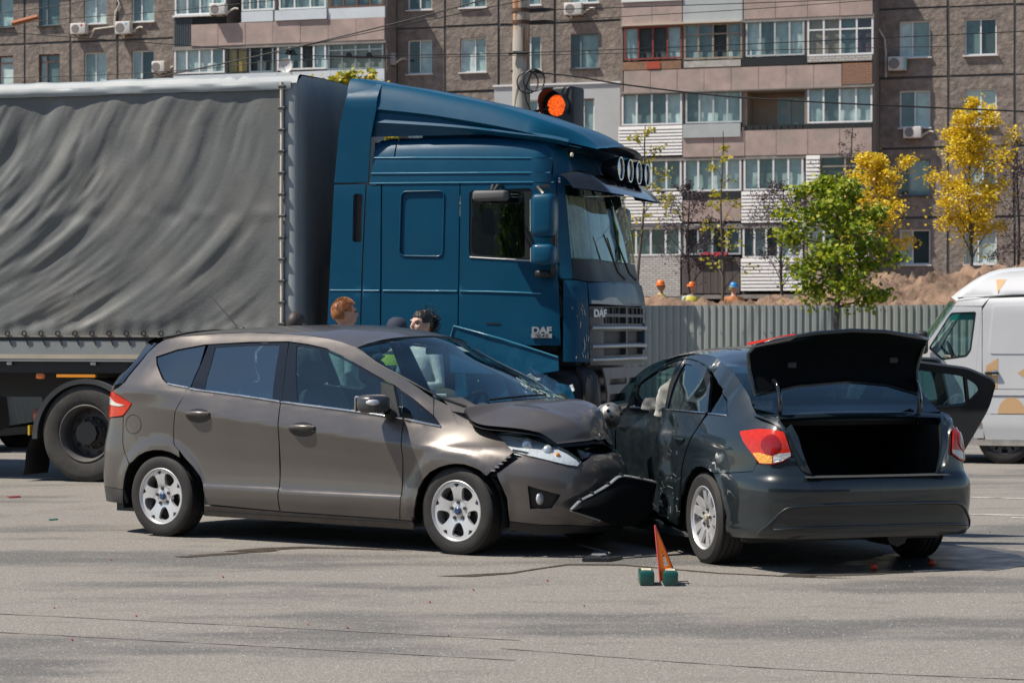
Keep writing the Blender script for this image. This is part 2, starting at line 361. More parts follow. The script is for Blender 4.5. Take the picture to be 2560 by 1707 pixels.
# ------------------------------------------------------------------ shared materials
BLACK=pm('black_plastic',(.012,.013,.014),.45); BLACKG=pm('gloss_black',(.006,.007,.008),.12,coat=.6); DARKIN=pm('dark_interior',(.018,.019,.02),.8)
RUBBER=pm('tyre_rubber',(.022,.021,.020),.75,var=.35,vs=9,bump=.002,bs=120); RUBBERD=pm('dusty_rubber',(.075,.068,.06),.85,var=.4,vs=7,bump=.002,bs=90)
CHROME=pm('chrome',(.75,.75,.75),.12,metal=1); ALLOY=pm('alloy_silver',(.66,.66,.67),.34,metal=.55,var=.08,vs=12); STEEL=pm('dark_steel',(.09,.09,.09),.45,metal=.7,var=.3,vs=8)
LENSR=pm('red_lens',(.52,.020,.003),.14,coat=.4,var=.25,vs=40,emit=(.6,.01,.005),es=.0); LENSW=pm('clear_lens',(.75,.76,.76),.12,coat=1,metal=.4); LENSA=pm('amber_lens',(.85,.32,.03),.12,coat=1)
GLASS=glassm('car_glass',(.78,.92,.90),.10); GLASST=glassm('tinted_glass',(.28,.46,.49),.22); GLASSD=glassm('dark_glass',(.10,.15,.17),.12); LAMPG=glassm('lamp_glass',(.93,.95,.95),.05)
SEAT=pm('seat_fabric',(.035,.036,.04),.85,var=.2,vs=20); WHITEP=pm('white_paint',(.78,.78,.77),.4,var=.05,vs=6); SKINM=pm('skin',(.52,.30,.22),.5,var=.08,vs=30)
def road_mat():
    m=bpy.data.materials.new('asphalt'); m.use_nodes=True; n=m.node_tree.nodes; l=m.node_tree.links; b=n['Principled BSDF']
    tc=n.new('ShaderNodeTexCoord')
    def mp(sc,rz=0):
        q=n.new('ShaderNodeMapping'); q.inputs['Scale'].default_value=sc; q.inputs['Rotation'].default_value=(0,0,rz); l.new(tc.outputs['Object'],q.inputs[0]); return q.outputs[0]
    def noise(v,s,d=6,r=.6):
        t=n.new('ShaderNodeTexNoise'); t.inputs['Scale'].default_value=s; t.inputs['Detail'].default_value=d; t.inputs['Roughness'].default_value=r; l.new(v,t.inputs['Vector']); return t.outputs['Fac']
    def mr(f,a,bb,c,d):
        q=n.new('ShaderNodeMapRange'); q.inputs[1].default_value=a; q.inputs[2].default_value=bb; q.inputs[3].default_value=c; q.inputs[4].default_value=d; l.new(f,q.inputs[0]); return q.outputs[0]
    def mix(f,A,B,mode='MIX'):
        q=n.new('ShaderNodeMix'); q.data_type='RGBA'; q.blend_type=mode; l.new(f,q.inputs['Factor']) if not isinstance(f,float) else setattr(q.inputs['Factor'],'default_value',f)
        for k,v in (('A',A),('B',B)):
            if isinstance(v,tuple): q.inputs[k].default_value=(*v,1)
            else: l.new(v,q.inputs[k])
        return q.outputs['Result']
    base=mix(noise(mp((.25,.9,1)),.9,5),(.310,.285,.256),(.262,.244,.222))
    # worn tar-rich streaks along the carriageway
    band=mr(noise(mp((.40,1.0,1),R(-9)),.70,9,.60),.48,.58,0,1)
    base=mix(band,base,(.165,.158,.150))
    grain=noise(mp((1,1,1)),34,3,.7); base=mix(mr(grain,.35,.65,0,1),mix(1.0,base,(.84,.84,.84),'MULTIPLY'),mix(1.0,base,(1.10,1.10,1.09),'MULTIPLY'))
    base=mix(mr(noise(mp((.7,1.6,1),R(-4)),1.6,7),.56,.74,0,.6),base,(.125,.12,.112))
    # aggregate
    v=n.new('ShaderNodeTexVoronoi'); v.inputs['Scale'].default_value=95; l.new(mp((1,1,1)),v.inputs['Vector'])
    agg=n.new('ShaderNodeSeparateColor'); l.new(v.outputs['Color'],agg.inputs[0])
    base=mix(mr(agg.outputs[0],0,1,0,.55),base,mix(.5,base,(.05,.048,.045)),'MIX')
    base=mix(mr(agg.outputs[1],.93,1,0,.55),base,(.55,.53,.49))
    fine=noise(mp((1,1,1)),160,3); base=mix(mr(fine,.3,.7,0,1),mix(1.0,base,(.80,.80,.80),'MULTIPLY'),base)
    l.new(base,b.inputs['Base Color']); b.inputs['Roughness'].default_value=.85; b.inputs['Specular IOR Level'].default_value=.35
    l.new(mr(band,0,1,.88,.70),b.inputs['Roughness'])
    bp=n.new('ShaderNodeBump'); bp.inputs['Strength'].default_value=.7; bp.inputs['Distance'].default_value=.006; l.new(v.outputs['Distance'],bp.inputs['Height']); l.new(bp.outputs[0],b.inputs['Normal'])
    return m
ROADM=road_mat()
g=[(x,y,0) for y in (-400,0,10,20,30,60,900) for x in (-700,-30,-10,0,10,30,700)]
road=mesh_obj('road',g,[(i*7+j,i*7+j+1,(i+1)*7+j+1,(i+1)*7+j) for i in range(6) for j in range(6)],ROADM); tag(road,kind='structure')
RDX=np.array([math.cos(R(17)),-math.sin(R(17))]); RDY=np.array([math.sin(R(17)),math.cos(R(17))])
PAINT=pm('worn_road_paint',(.62,.60,.56),.7,col2=(.26,.24,.21),c2s=9,c2lo=.42,c2hi=.62)
def strip(name,p,L,wd,z,mat):
    p=np.array(p); a=p; b=p+RDX*L; V=[(*(a-RDY*wd/2),z),(*(b-RDY*wd/2),z),(*(b+RDY*wd/2),z),(*(a+RDY*wd/2),z)]
    return tag(mesh_obj(name,V,[(0,1,2,3)],mat),kind='structure')
strip('lane_marking',(3.55,22.75),5,.07,.004,PAINT); strip('lane_marking',(3.3,20.65),5,.08,.004,PAINT); strip('lane_marking',(4.15,20.1),4,.07,.004,PAINT)
strip('lane_marking',(-12,27.6),9,.12,.004,PAINT)
# ------------------------------------------------------------------ panel block of flats behind the street
def brick_mat(name,c1,c2,mortar,sc=1):
    if name in MATS: return MATS[name]
    m=bpy.data.materials.new(name); m.use_nodes=True; n=m.node_tree.nodes; l=m.node_tree.links; b=n['Principled BSDF']; b.inputs['Roughness'].default_value=.85
    tc=n.new('ShaderNodeTexCoord'); mp=n.new('ShaderNodeMapping'); mp.inputs['Rotation'].default_value=(R(90),0,0); t=n.new('ShaderNodeTexBrick'); l.new(tc.outputs['Object'],mp.inputs[0]); l.new(mp.outputs[0],t.inputs['Vector'])
    t.inputs['Scale'].default_value=1; t.inputs['Brick Width'].default_value=.26*sc; t.inputs['Row Height'].default_value=.09*sc; t.inputs['Mortar Size'].default_value=.010*sc
    t.inputs['Color1'].default_value=(*c1,1); t.inputs['Color2'].default_value=(*c2,1); t.inputs['Mortar'].default_value=(*mortar,1); l.new(t.outputs[0],b.inputs['Base Color']); MATS[name]=m; return m
def build_block():
    T=thing('apartment_block','long brown-grey panel apartment block with patchwork glazed balconies','building',(0,98.9,0),R(-17.5))
    WALL=pm('pebbledash',(.245,.207,.178),.92,var=.42,vs=3.2,col2=(.185,.160,.143),c2s=.9,c2lo=.4,c2hi=.7,bump=.05,bs=5); SEAM=pm('panel_seam',(.055,.058,.062),.9,var=.2,vs=5)
    PINK=pm('pink_parapet',(.42,.325,.29),.85,var=.2,vs=1.8,col2=(.34,.285,.255),c2s=1.2); GREYP=pm('grey_sheet',(.42,.46,.465),.7,var=.10,vs=2); PVC=pm('white_pvc',(.74,.75,.75),.4); WOOD=pm('brown_wood_frame',(.16,.075,.05),.6,var=.2,vs=9); OLD=pm('old_frame',(.30,.255,.20),.7,var=.2,vs=9); REDW=pm('red_wood_frame',(.22,.045,.035),.6,var=.2,vs=9); BLUEF=pm('blue_grey_frame',(.17,.22,.25),.6)
    SID=pm('white_siding',(.70,.69,.67),.5,var=.06,vs=5); CONC=pm('slab_concrete',(.25,.235,.215),.9,var=.25,vs=3); DARK=pm('dark_room',(.02,.024,.027),.9); RENDER=pm('grey_render',(.46,.48,.49),.85,var=.07,vs=1.5); WHITEM=pm('white_metal',(.62,.68,.72),.5,var=.08,vs=2); BEIGE=pm('beige_loggia',(.36,.28,.21),.85,var=.15,vs=2)
    PG=glassm('house_glass',(.80,.86,.85),.05,.02)
    CUR=[pm('room_%d'%i,c,.9,var=.25,vs=3) for i,c in enumerate(((.50,.62,.62),(.05,.07,.075),(.68,.78,.78),(.17,.23,.24),(.34,.43,.43),(.80,.85,.84)))]; YEL=pm('yellow_curtain',(.62,.36,.03),.85,var=.15,vs=6); TANC=pm('beige_curtain',(.34,.31,.23),.9,var=.2,vs=5); VIOL=pm('violet_curtain',(.10,.05,.08),.9)
    rg=random.Random(11)
    flat=lambda y:(lambda a,b:np.stack([a,np.full_like(a,y),b],-1))
    def frame_mesh(b,x0,x1,z0,z1,cols,rows,y,fw=.055,d=.06):
        xs=[x0]+list(cols)+[x1]
        b.box(x0,x1,y,y+d,z0,z0+fw); b.box(x0,x1,y,y+d,z1-fw,z1)
        for i,x in enumerate(xs):
            a=x if i==0 else x-fw if i==len(xs)-1 else x-fw/2; b.box(a,a+fw,y+.001,y+d-.001,z0+fw,z1-fw)
        for z in rows: b.box(x0+fw,x1-fw,y+.003,y+d-.003,z-fw*.4,z+fw*.4)
    def window(x0,x1,z0,z1,cols,y=.10,mat=PVC,rows=(),cur=None,sill=True,nm='window',fw=.055,gap=.085,open_=()):
        b=MB(); frame_mesh(b,x0,x1,z0,z1,cols,rows,y,fw); w=b.build(nm,mat,T)
        xs=[x0]+list(cols)+[x1]
        for i in range(len(xs)-1):
            c=(cur[i] if cur else rg.choice(CUR))
            if i not in open_: MB().add([(xs[i]+.02,y+.03,z0+.02),(xs[i+1]-.02,y+.03,z0+.02),(xs[i+1]-.02,y+.03,z1-.02),(xs[i]+.02,y+.03,z1-.02)],[(0,1,2,3)]).build('pane',PG,w)
            f=lambda a,bb,s=i:np.stack([a,y+gap+.02*np.sin(a*40+s),bb],-1); panel('curtain',[(xs[i],z0),(xs[i+1]+.01,z0),(xs[i+1]+.01,z1),(xs[i],z1)],f,c,w,res=.3,lip=0,ref=(0,200,0))  # backing sheet; dark room tones paint the shade behind the glass
        if sill: MB().box(x0-.06,x1+.06,y-.20,y+.02,z0-.05,z0-.005).build('sill',PVC if mat is PVC else SEAM,w)
        return w
    floors=[3.22,5.92,8.63,11.36,14.05,16.75]; wz=[(4.10,5.46),(6.79,8.18),(9.42,10.86),(12.15,13.56),(14.80,16.2)]
    cols=[(-34.0,-31.75,(-33.4,-32.3)),(-31.7,-29.4,(-31.1,-30.0)),(-29.35,-27.05,(-28.7,-27.6)),(-27.0,-24.7,(-26.3,-25.2)),(-24.65,-22.34,(-24.0,-22.88)),(-22.30,-20.11,(-21.64,-20.62)),(-20.07,-17.86,(-19.45,-18.37)),(-17.82,-14.72,(-17.17,-16.11)),(-5.02,-2.92,(-4.54,-3.47)),(-2.88,-.59,(-2.24,-1.11)),(-.55,1.81,(.16,1.24)),(1.85,4.88,(2.50,3.67)),(15.02,17.68,(15.82,17.01)),(17.72,20.21,(18.33,19.55)),(20.25,22.9,(20.9,22.1)),(22.95,25.6,(23.5,24.7)),(25.65,28.3,(26.2,27.4)),(28.35,31.0,(28.9,30.1)),(31.05,33.7,(31.6,32.8))]
    for (a,b,(w0,w1)) in cols:
        for k in range(5):
            z0,z1=floors[k]+.045,floors[k+1]-.045; h0,h1=wz[k]
            j=lambda:rg.uniform(-.02,.02)
            panel('wall_panel',[(a+.03+j(),z0+j()),(b-.03+j(),z0+j()),(b-.03+j(),z1+j()),(a+.03+j(),z1+j())],(lambda dy:(lambda p,q:np.stack([p,dy+.02*fbm(p*1.3,q*1.3),q],-1)))(rg.uniform(-.015,.015)),WALL,T,[[(w0,h0),(w1,h0),(w1,h1),(w0,h1)]],res=.5,lip=.26,ref=(0,200,0))
            if b<4.9 and b>-.6 and k==2: continue
            m=PVC; cl=(w0+(w1-w0)*rg.choice((.42,.5,.56)),); rows=(); cu=None
            if (a<-20.2 and k in (3,4)): m=WOOD if k==3 else BLUEF; cl=(w0+.36*(w1-w0),); rows=(h1-.32,) if k==3 else ()
            if abs(a-1.85)<.1 and k==3: m=BLUEF; cl=(w0+.4,); cu=[CUR[1],CUR[4]]
            if abs(a+5.02)<.1 and k==3: cu=[CUR[1],CUR[2]]
            if abs(a-15.02)<.1 and k==1: m=BLUEF; cl=(w0+.35,); cu=[CUR[1],CUR[4]]
            window(w0,w1,h0,h1,cl,mat=m,rows=rows,cur=cu)
    # dark backing in the joints, plinth, roof edge
    bxp('backing_wall',SEAM,T,-34,33.7,.27,9,2.2,16.75)
    for (x0,x1) in ((-27,-14.72),(-5.02,4.88),(15.02,25.6)): bxp('joint_filler',SEAM,T,x0,x1,.045,.26,3.25,3.30) if 0 else None
    b=MB(); 
    for a0,a1 in ((-34,-14.75),(-5.0,4.9),(15.0,33.7)):
        for z in floors[:-1]: b.box(a0,a1,.030,.05,z-.075,z+.075)
    for a in (-24.68,-22.32,-20.09,-17.84,-2.9,-.57,1.83,17.7,20.23,22.92):
        b.box(a-.075,a+.075,.029,.051,3.0,16.7)
    tag(b.build('joint_seal',SEAM,T),kind='stuff')
    for a0,a1 in ((-34,-14.75),(-5.0,4.9),(15.0,33.7)): bxp('plinth',pm('plinth_render',(.36,.315,.265),.9,var=.2,vs=1.5),T,a0,a1,-.06,.3,1.5,3.17)
    bxp('basement_vent',BLACK,T,16.6,17.3,-.07,-.05,2.62,2.80); bxp('roof_edge',CONC,T,-34.2,33.9,-.3,9.2,16.78,17.1)
    # insulated grey patch
    panel('insulation_patch',[(-.73,8.58),(4.60,8.58),(4.60,11.50),(-.73,11.50)],flat(-.10),RENDER,T,[[(2.50,9.52),(3.52,9.52),(3.52,10.92),(2.50,10.92)],[(.14,9.52),(1.14,9.52),(1.14,10.92),(.14,10.92)]],res=1,lip=.2,ref=(0,200,0)); bxp('flashing',PVC,T,-.78,4.64,-.16,.02,11.50,11.57)
    window(2.51,3.51,9.54,10.92,(3.05,),y=.0,cur=[CUR[5],CUR[4]]); window(.15,1.13,9.54,10.92,(.6,),y=.0)
    # balconies ---------------------------------------------------------------
    D=-1.2
    def glz(x0,x1,z0,z1,n,mat=PVC,cur=None,rows=(),open_=(),fw=.07,nm='balcony_window'):
        cs=[x0+(x1-x0)*k/n for k in range(1,n)]
        return window(x0,x1,z0,z1,cs,y=D,mat=mat,cur=cur,rows=rows,sill=False,nm=nm,fw=fw,gap=.16,open_=open_)
    def parapet(x0,x1,z0,z1,mat=PINK,n=1,nm='parapet',y=D-.04):
        for k in range(n):
            a=x0+(x1-x0)*k/n;bq=x0+(x1-x0)*(k+1)/n; bxp(nm,mat,T,a+.008,bq-.008,y+rg.uniform(-.008,.008),y+.09,z0,z1)
    def siding(x0,x1,z0,z1,n=9):
        s=bxp('siding',SID,T,x0,x1,D-.02,D+.05,z0,z1)
        for k in range(n):
            a=z0+(z1-z0)*k/n; c=z0+(z1-z0)*(k+1)/n; MB().add([(x0-.02,D-.065,a),(x1+.02,D-.065,a),(x1+.02,D-.03,c),(x0-.02,D-.03,c),(x0-.02,D-.02,a),(x1+.02,D-.02,a)],[(0,1,2,3),(0,4,5,1)]).build('siding_board',SID,s)
    bx=[4.94,7.46,9.87,12.35,14.99]
    # right stack: slabs, cheeks, back walls
    for z in (2.95,5.70,8.40,11.05,13.75): bxp('balcony_slab',CONC,T,4.90,15.02,D-.02,.25,z-.16,z)
    for x in bx: bxp('balcony_cheek',pm('cheek',(.22,.19,.17),.9,var=.2,vs=2),T,x-.05,x+.05,D+.06,.25,2.2,16.7)
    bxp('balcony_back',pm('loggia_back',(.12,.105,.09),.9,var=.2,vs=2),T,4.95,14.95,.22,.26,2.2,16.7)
    # top parapet row
    parapet(4.97,7.44,13.69,14.55,n=2); parapet(7.46,9.87,13.62,14.7,GREYP); parapet(9.90,14.97,13.72,14.62,n=4); bxp('sill_strip',PVC,T,4.97,7.44,D-.1,D+.1,14.57,14.72); bxp('sill_strip',PVC,T,9.9,12.3,D-.1,D+.1,14.68,14.8)
    for i in range(4): glz(bx[i]+.05,bx[i+1]-.05,14.75,16.2,4,PVC)
    # fourth-floor glazing
    glz(5.05,7.42,12.28,13.60,4,REDW,[CUR[0],CUR[1],CUR[1],CUR[0]],open_=(1,2)); glz(7.50,9.84,12.22,13.62,4,OLD,[CUR[4],CUR[3],CUR[1],CUR[4]],rows=(13.2,),open_=(2,)); glz(9.98,12.30,12.25,13.70,4,GREYP,[CUR[2],CUR[3],CUR[0],CUR[2]]); glz(12.42,14.99,12.19,13.78,4,PVC,[BEIGE,BEIGE,CUR[3],VIOL],rows=(13.2,))
    bxp('awning_strip',pm('cream_strip',(.55,.47,.38),.7),T,5.0,9.8,D-.18,D,13.62,13.68)
    parapet(5.05,13.77,10.98,11.85,n=8); bxp('ledge',CONC,T,4.95,15.0,D-.1,D+.06,10.93,10.97)
    parapet(13.78,14.96,11.05,11.87,brick_mat('bare_brick',(.33,.17,.10),(.27,.15,.10),(.12,.10,.09)))
    parapet(12.42,14.95,11.95,12.17,brick_mat('white_brick',(.55,.54,.50),(.45,.44,.42),(.16,.15,.14)))
    parapet(7.5,9.8,11.9,12.16,pm('old_white',(.42,.41,.38),.8,var=.3,vs=4)); parapet(5.0,7.4,11.88,12.2,pm('patch_boards',(.28,.16,.10),.8,var=.4,vs=6)); bxp('red_board',pm('red_board',(.42,.07,.04),.7),T,6.0,6.55,D-.07,D-.05,11.9,12.18)
    bxp('rail_gap',DARK,T,9.9,12.35,D-.02,D+.05,11.88,12.2)
    # third floor
    glz(4.96,7.42,9.68,11.02,4,PVC,[CUR[2],CUR[3],CUR[3],CUR[2]]); glz(7.56,9.81,9.70,11.05,4,GREYP,[CUR[3],CUR[2],CUR[0],CUR[0]]); glz(12.42,14.95,9.58,11.08,4,PVC,[CUR[0],CUR[3],CUR[2],CUR[0]])
    bxp('loggia_lining',BEIGE,T,9.92,10.0,D+.1,.2,9.5,11.0); bxp('loggia_lining',BEIGE,T,10.0,12.3,.14,.2,9.5,11.0); window(11.0,12.1,9.6,10.75,(11.5,),y=.06,mat=GREYP,cur=[CUR[3],CUR[0]],sill=False)
    siding(4.86,7.42,8.47,9.64); parapet(7.47,9.80,9.13,9.66,GREYP,y=D-.12); parapet(7.46,14.94,8.38,9.36,n=6); bxp('rail_gap',DARK,T,9.9,14.95,D-.0,D+.05,9.36,9.56)
    for k in range(9): bxp('rail_bar',STEEL,T,9.95+k*.28,9.97+k*.28,D-.03,D-.005,9.36,9.56)
    # second floor
    glz(4.94,7.40,7.08,8.34,4,PVC,[CUR[4],CUR[1],CUR[3],CUR[3]]); glz(7.50,9.80,7.02,8.34,4,PVC,[CUR[0],CUR[4],CUR[2],CUR[2]]); glz(9.90,12.26,7.02,8.34,4,PVC,[CUR[0],CUR[3],CUR[4],CUR[0]]); glz(12.9,14.9,6.98,8.34,2,OLD,[CUR[1],CUR[1]],rows=(7.9,)); siding(12.4,12.9,6.98,8.34)
    siding(4.9,7.42,5.79,7.02); siding(9.84,12.26,5.76,6.98); parapet(7.46,9.80,5.83,6.66,n=2); bxp('rail_gap',DARK,T,7.5,9.8,D,D+.05,6.66,7.0); parapet(12.4,14.95,5.8,6.9,n=2)
    # first floor
    glz(4.94,7.36,4.50,5.74,4,PVC,[CUR[1],CUR[3],CUR[1],CUR[3]]); glz(7.5,9.78,4.52,5.74,4,GREYP,[CUR[1],CUR[3],CUR[1],CUR[3]]); glz(9.86,12.2,4.38,5.70,5,PVC,[CUR[3],CUR[4],CUR[1],CUR[2],CUR[2]]); glz(12.45,14.9,4.4,5.7,4,PVC)
    parapet(4.94,7.36,2.9,4.46,brick_mat('white_brick',(.55,.54,.50),(.45,.44,.42),(.16,.15,.14))); parapet(7.42,9.76,3.0,4.42,pm('dark_boards',(.10,.085,.08),.85,var=.3,vs=3,vz=.1),n=8); siding(9.82,12.2,3.1,4.36); parapet(12.4,14.95,3.0,4.3)
    fl=MB(); r2=random.Random(3)
    for k in range(60): fl.sup((r2.uniform(8.2,9.3),D-.12+r2.uniform(-.05,.05),4.50+r2.uniform(-.06,.10)),(.04,.04,.04),1,1,6,4)
    tag(fl.build('window_flowers',pm('red_flowers',(.45,.03,.06),.6),T),kind='stuff'); bxp('flower_box',DARK,T,7.9,9.5,D-.2,D-.05,4.36,4.45)
    # left stack
    for z in (8.40,11.05,13.75): bxp('balcony_slab',CONC,T,-14.66,-5.06,D-.02,.25,z-.16-.25,z-.25)
    lx=[-14.62,-12.23,-9.95,-7.6,-5.08]
    for x in lx: bxp('balcony_cheek',pm('cheek',(.22,.19,.17),.9,var=.2,vs=2),T,x-.05,x+.05,D+.06,.25,7,16.7)
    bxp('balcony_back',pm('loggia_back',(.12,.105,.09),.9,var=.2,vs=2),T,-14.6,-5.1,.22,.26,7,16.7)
    parapet(-13.79,-5.10,13.48,14.40,n=7); parapet(-11.49,-10.05,14.42,14.86,WHITEM); parapet(-9.95,-7.62,14.42,14.84,WHITEM,y=D-.12); parapet(-7.58,-5.08,14.38,14.84,WHITEM); bxp('rail_gap',DARK,T,-14.6,-12.2,D+.02,D+.06,13.5,14.7)
    for k in range(10): bxp('rail_bar',BLUEF,T,-14.55+k*.085,-14.53+k*.085,D-.02,D+.01,13.5,14.7)
    glz(-14.56,-12.22,14.82,16.2,4,PVC,[CUR[5],CUR[4],CUR[2],CUR[2]]); bxp('window_ledge',PVC,T,-14.62,-12.18,D-.12,D+.1,14.74,14.82); glz(-11.49,-10.0,14.90,16.2,4,PVC,[CUR[4],CUR[3],CUR[0],CUR[0]]); glz(-9.8,-7.7,14.88,16.2,3,PVC,[CUR[3],CUR[4],CUR[4]]); glz(-7.5,-5.15,14.86,16.2,4,WOOD,[CUR[4],CUR[4],CUR[3],CUR[4]])
    glz(-14.58,-12.27,12.35,13.45,4,PVC,[CUR[5],CUR[2],CUR[5],CUR[4]],nm='balcony_window'); glz(-12.17,-11.2,12.30,13.44,2,BLACK,[YEL,YEL]); glz(-11.15,-10.05,12.30,13.44,2,BLUEF,[CUR[1],CUR[1]],open_=(0,1)); glz(-9.88,-7.70,12.36,13.50,4,PVC,[CUR[4],CUR[3],CUR[1],CUR[0]],open_=(2,)); glz(-7.60,-5.16,12.30,13.56,4,BLUEF,[TANC,TANC,TANC,TANC],rows=(13.1,))
    parapet(-14.6,-5.1,11.1,12.28,n=4,mat=WHITEM)
    return T
BLOCK=build_block()
def bpt(x,y,z):
    c,s=math.cos(R(-17.5)),math.sin(R(-17.5)); return (x*c-y*s,98.9+x*s+y*c,z)
def air_con(x,z,w,h,label,y=0.,side=None,badge=None,pipe=None,shade=(.62,.61,.58)):
    t=thing('air_conditioner',label,'air conditioner',bpt(x,y,z),R(-17.5),'air conditioners on the apartment block')
    cm=pm('ac_%g'%shade[0],shade,.5,var=.06,vs=8)
    MB().box(-w/2,w/2,-.42,-.12,-h/2,h/2,.03).build('casing',cm,t,30)
    g=MB(); g.lathe([(.001,-.428),(h*.36,-.428),(h*.40,-.42)],(-w*.16,0,0),'y',20); g.build('fan_grille',pm('ac_grille',(.22,.20,.19),.6,var=.3,vs=30),t)
    for s in (-1,1): MB().box(s*w*.35-.02,s*w*.35+.02,-.40,.0,-h/2-.04,-h/2-.005).build('bracket',STEEL,t)
    if side: MB().box(w/2-.10,w/2+.004,-.424,-.2,-h/2+.04,h/2-.04).build('side_label',pm('ac_side%g'%side[1],side,.5),t)
    if badge: MB().box(w*.18,w*.30,-.425,-.418,h*.2,h*.38).build('badge',pm('badge%g'%badge[0],badge,.5),t)
    MB().tube([(w*.45,-.1,-h*.3),(w*.6,-.06,-h*.1),(w*.9,-.05,.05),(w*1.1,-.05,.02)] if not pipe else [(p[0]-x,-.07,p[1]-z) for p in pipe],.045,6).build('pipe',pm('pipe_white',(.6,.57,.5),.7),t,50)
air_con(-19.53,14.56,.74,.47,'small white air conditioner with red badge below a white window','',badge=(.5,.03,.05)) if 0 else None
air_con(-19.53,14.56,.74,.47,'small white air conditioner with a red badge',badge=(.5,.03,.05),pipe=[(-19.1,14.2),(-18.9,14.55),(-17.95,14.62),(-17.9,15.2),(-17.7,15.6),(-17.9,16.0)])
air_con(-17.40,14.52,.72,.54,'white air conditioner with a light blue label',badge=(.15,.45,.7))
air_con(-15.72,12.78,.60,.50,'white air conditioner between a window and the enclosed white balcony above the trailer')
air_con(-12.42,14.97,.72,.48,'white air conditioner hung on the front of the pink balcony parapet',y=-1.2)
air_con(2.70,14.53,.75,.50,'white air conditioner on the wall beside the concrete pole')
air_con(-5.24,12.74,.70,.52,'air conditioner greyed for shade by the blue-framed balcony above the leafy treetop',y=-.3,shade=(.42,.43,.42))  # casing darkened to grey, the balcony's shade put into its colour
air_con(15.78,11.89,.70,.54,'air conditioner with a turquoise side panel and a bent white pipe',side=(.25,.50,.47),pipe=[(15.3,11.4),(15.3,12.3),(15.25,12.9),(14.95,13.4)])
air_con(16.37,9.21,.70,.45,'small white air conditioner directly beneath a window sill over the maple')
t=thing('satellite_dish','pale round satellite dish on a glazed balcony above the trailer','satellite dish',bpt(-9.35,-1.55,12.52),R(-17.5))
MB().lathe([(.001,.06),(.15,.045),(.30,-.02),(.315,-.035),(.30,-.03)],(0,0,0),'y',28).build('reflector',pm('dish_grey',(.55,.57,.57),.5),t,50); MB().tube([(0,.06,0),(0,.3,-.1)],.03,6).build('mount',STEEL,t); MB().tube([(0,-.02,-.28),(0,-.30,-.05)],.012,5).build('feed_arm',STEEL,t)
# ------------------------------------------------------------------ blue articulated lorry
TBLUE=pm('lorry_blue',(.0012,.060,.122),.42,coat=.22,var=.07,vs=2.5,coatr=.05,spec=.22,rvar=.05)
TBLUEG=pm('lorry_blue_glint',(.03,.22,.34),.25,coat=1.,spec=.6)  # lighter blue than the cab: sunlit edge highlight put into the colour
DGREY=pm('grille_grey',(.075,.08,.085),.45,var=.15,vs=8); SILV=pm('dull_silver',(.42,.43,.44),.35,metal=.5,var=.15,vs=10)
SMOKE=pm('smoked_visor',(.012,.014,.016),.12,coat=.8,var=.3,vs=14); TYD=pm('grey_tyre',(.05,.047,.043),.85,var=.35,vs=8,bump=.003,bs=60)
def lorry_wheel(par,pos,side,Rt=.5,wd=.28,dual=True,mat=TYD):
    w=link(bpy.data.objects.new('wheel',None),par); w.location=pos; s=side
    def tyre(c):
        h=wd/2; pr=[(.29,-h*.85),(.33,-h),(.43,-h*1.02),(.475,-h*.95)]
        for g in (-.6,-.2,.2,.6): pr+=[(Rt,(g-.17)*h),(Rt,(g-.05)*h),(Rt-.014,(g-.04)*h),(Rt-.014,(g+.04)*h),(Rt,(g+.05)*h)]
        pr+=[(Rt,h*.8),(.475,h*.95),(.43,h*1.02),(.33,h),(.29,h*.85)]; MB().lathe(pr,(0,c,0),n=64).build('tyre',mat,w,35)
    tyre(0); 
    if dual: tyre(-s*.34)
    RM=pm('rim_dusty',(.12,.115,.11),.55,metal=.3,var=.35,vs=6); h=wd/2; k=-.5 if dual else .75
    b=MB(); b.lathe([(.296,s*h*.95),(.288,s*h*.98),(.275,s*h*.8),(.262,s*h*.55),(.255,s*h*k),(.17,s*h*(k+.12)),(.13,s*h*(k+.5)),(.12,s*h*(k+.9)),(.001,s*h*(k+.95))],n=48); b.build('rim',[RM],w,40)
    for q in range(10):
        a=2*math.pi*q/10; MB().lathe([(.001,0),(.022,0),(.027,-s*.01)],(math.cos(a)*.212,s*(h*(k+.07)+.004),math.sin(a)*.212),n=12).build('rim_hole',BLACK,w)
    for q in range(10):
        a=2*math.pi*(q+.5)/10; MB().lathe([(.001,s*.03),(.014,s*.03),(.014,0)],(math.cos(a)*.148,s*h*(k+.3),math.sin(a)*.148),n=8).build('wheel_nut',STEEL,w)
    return w
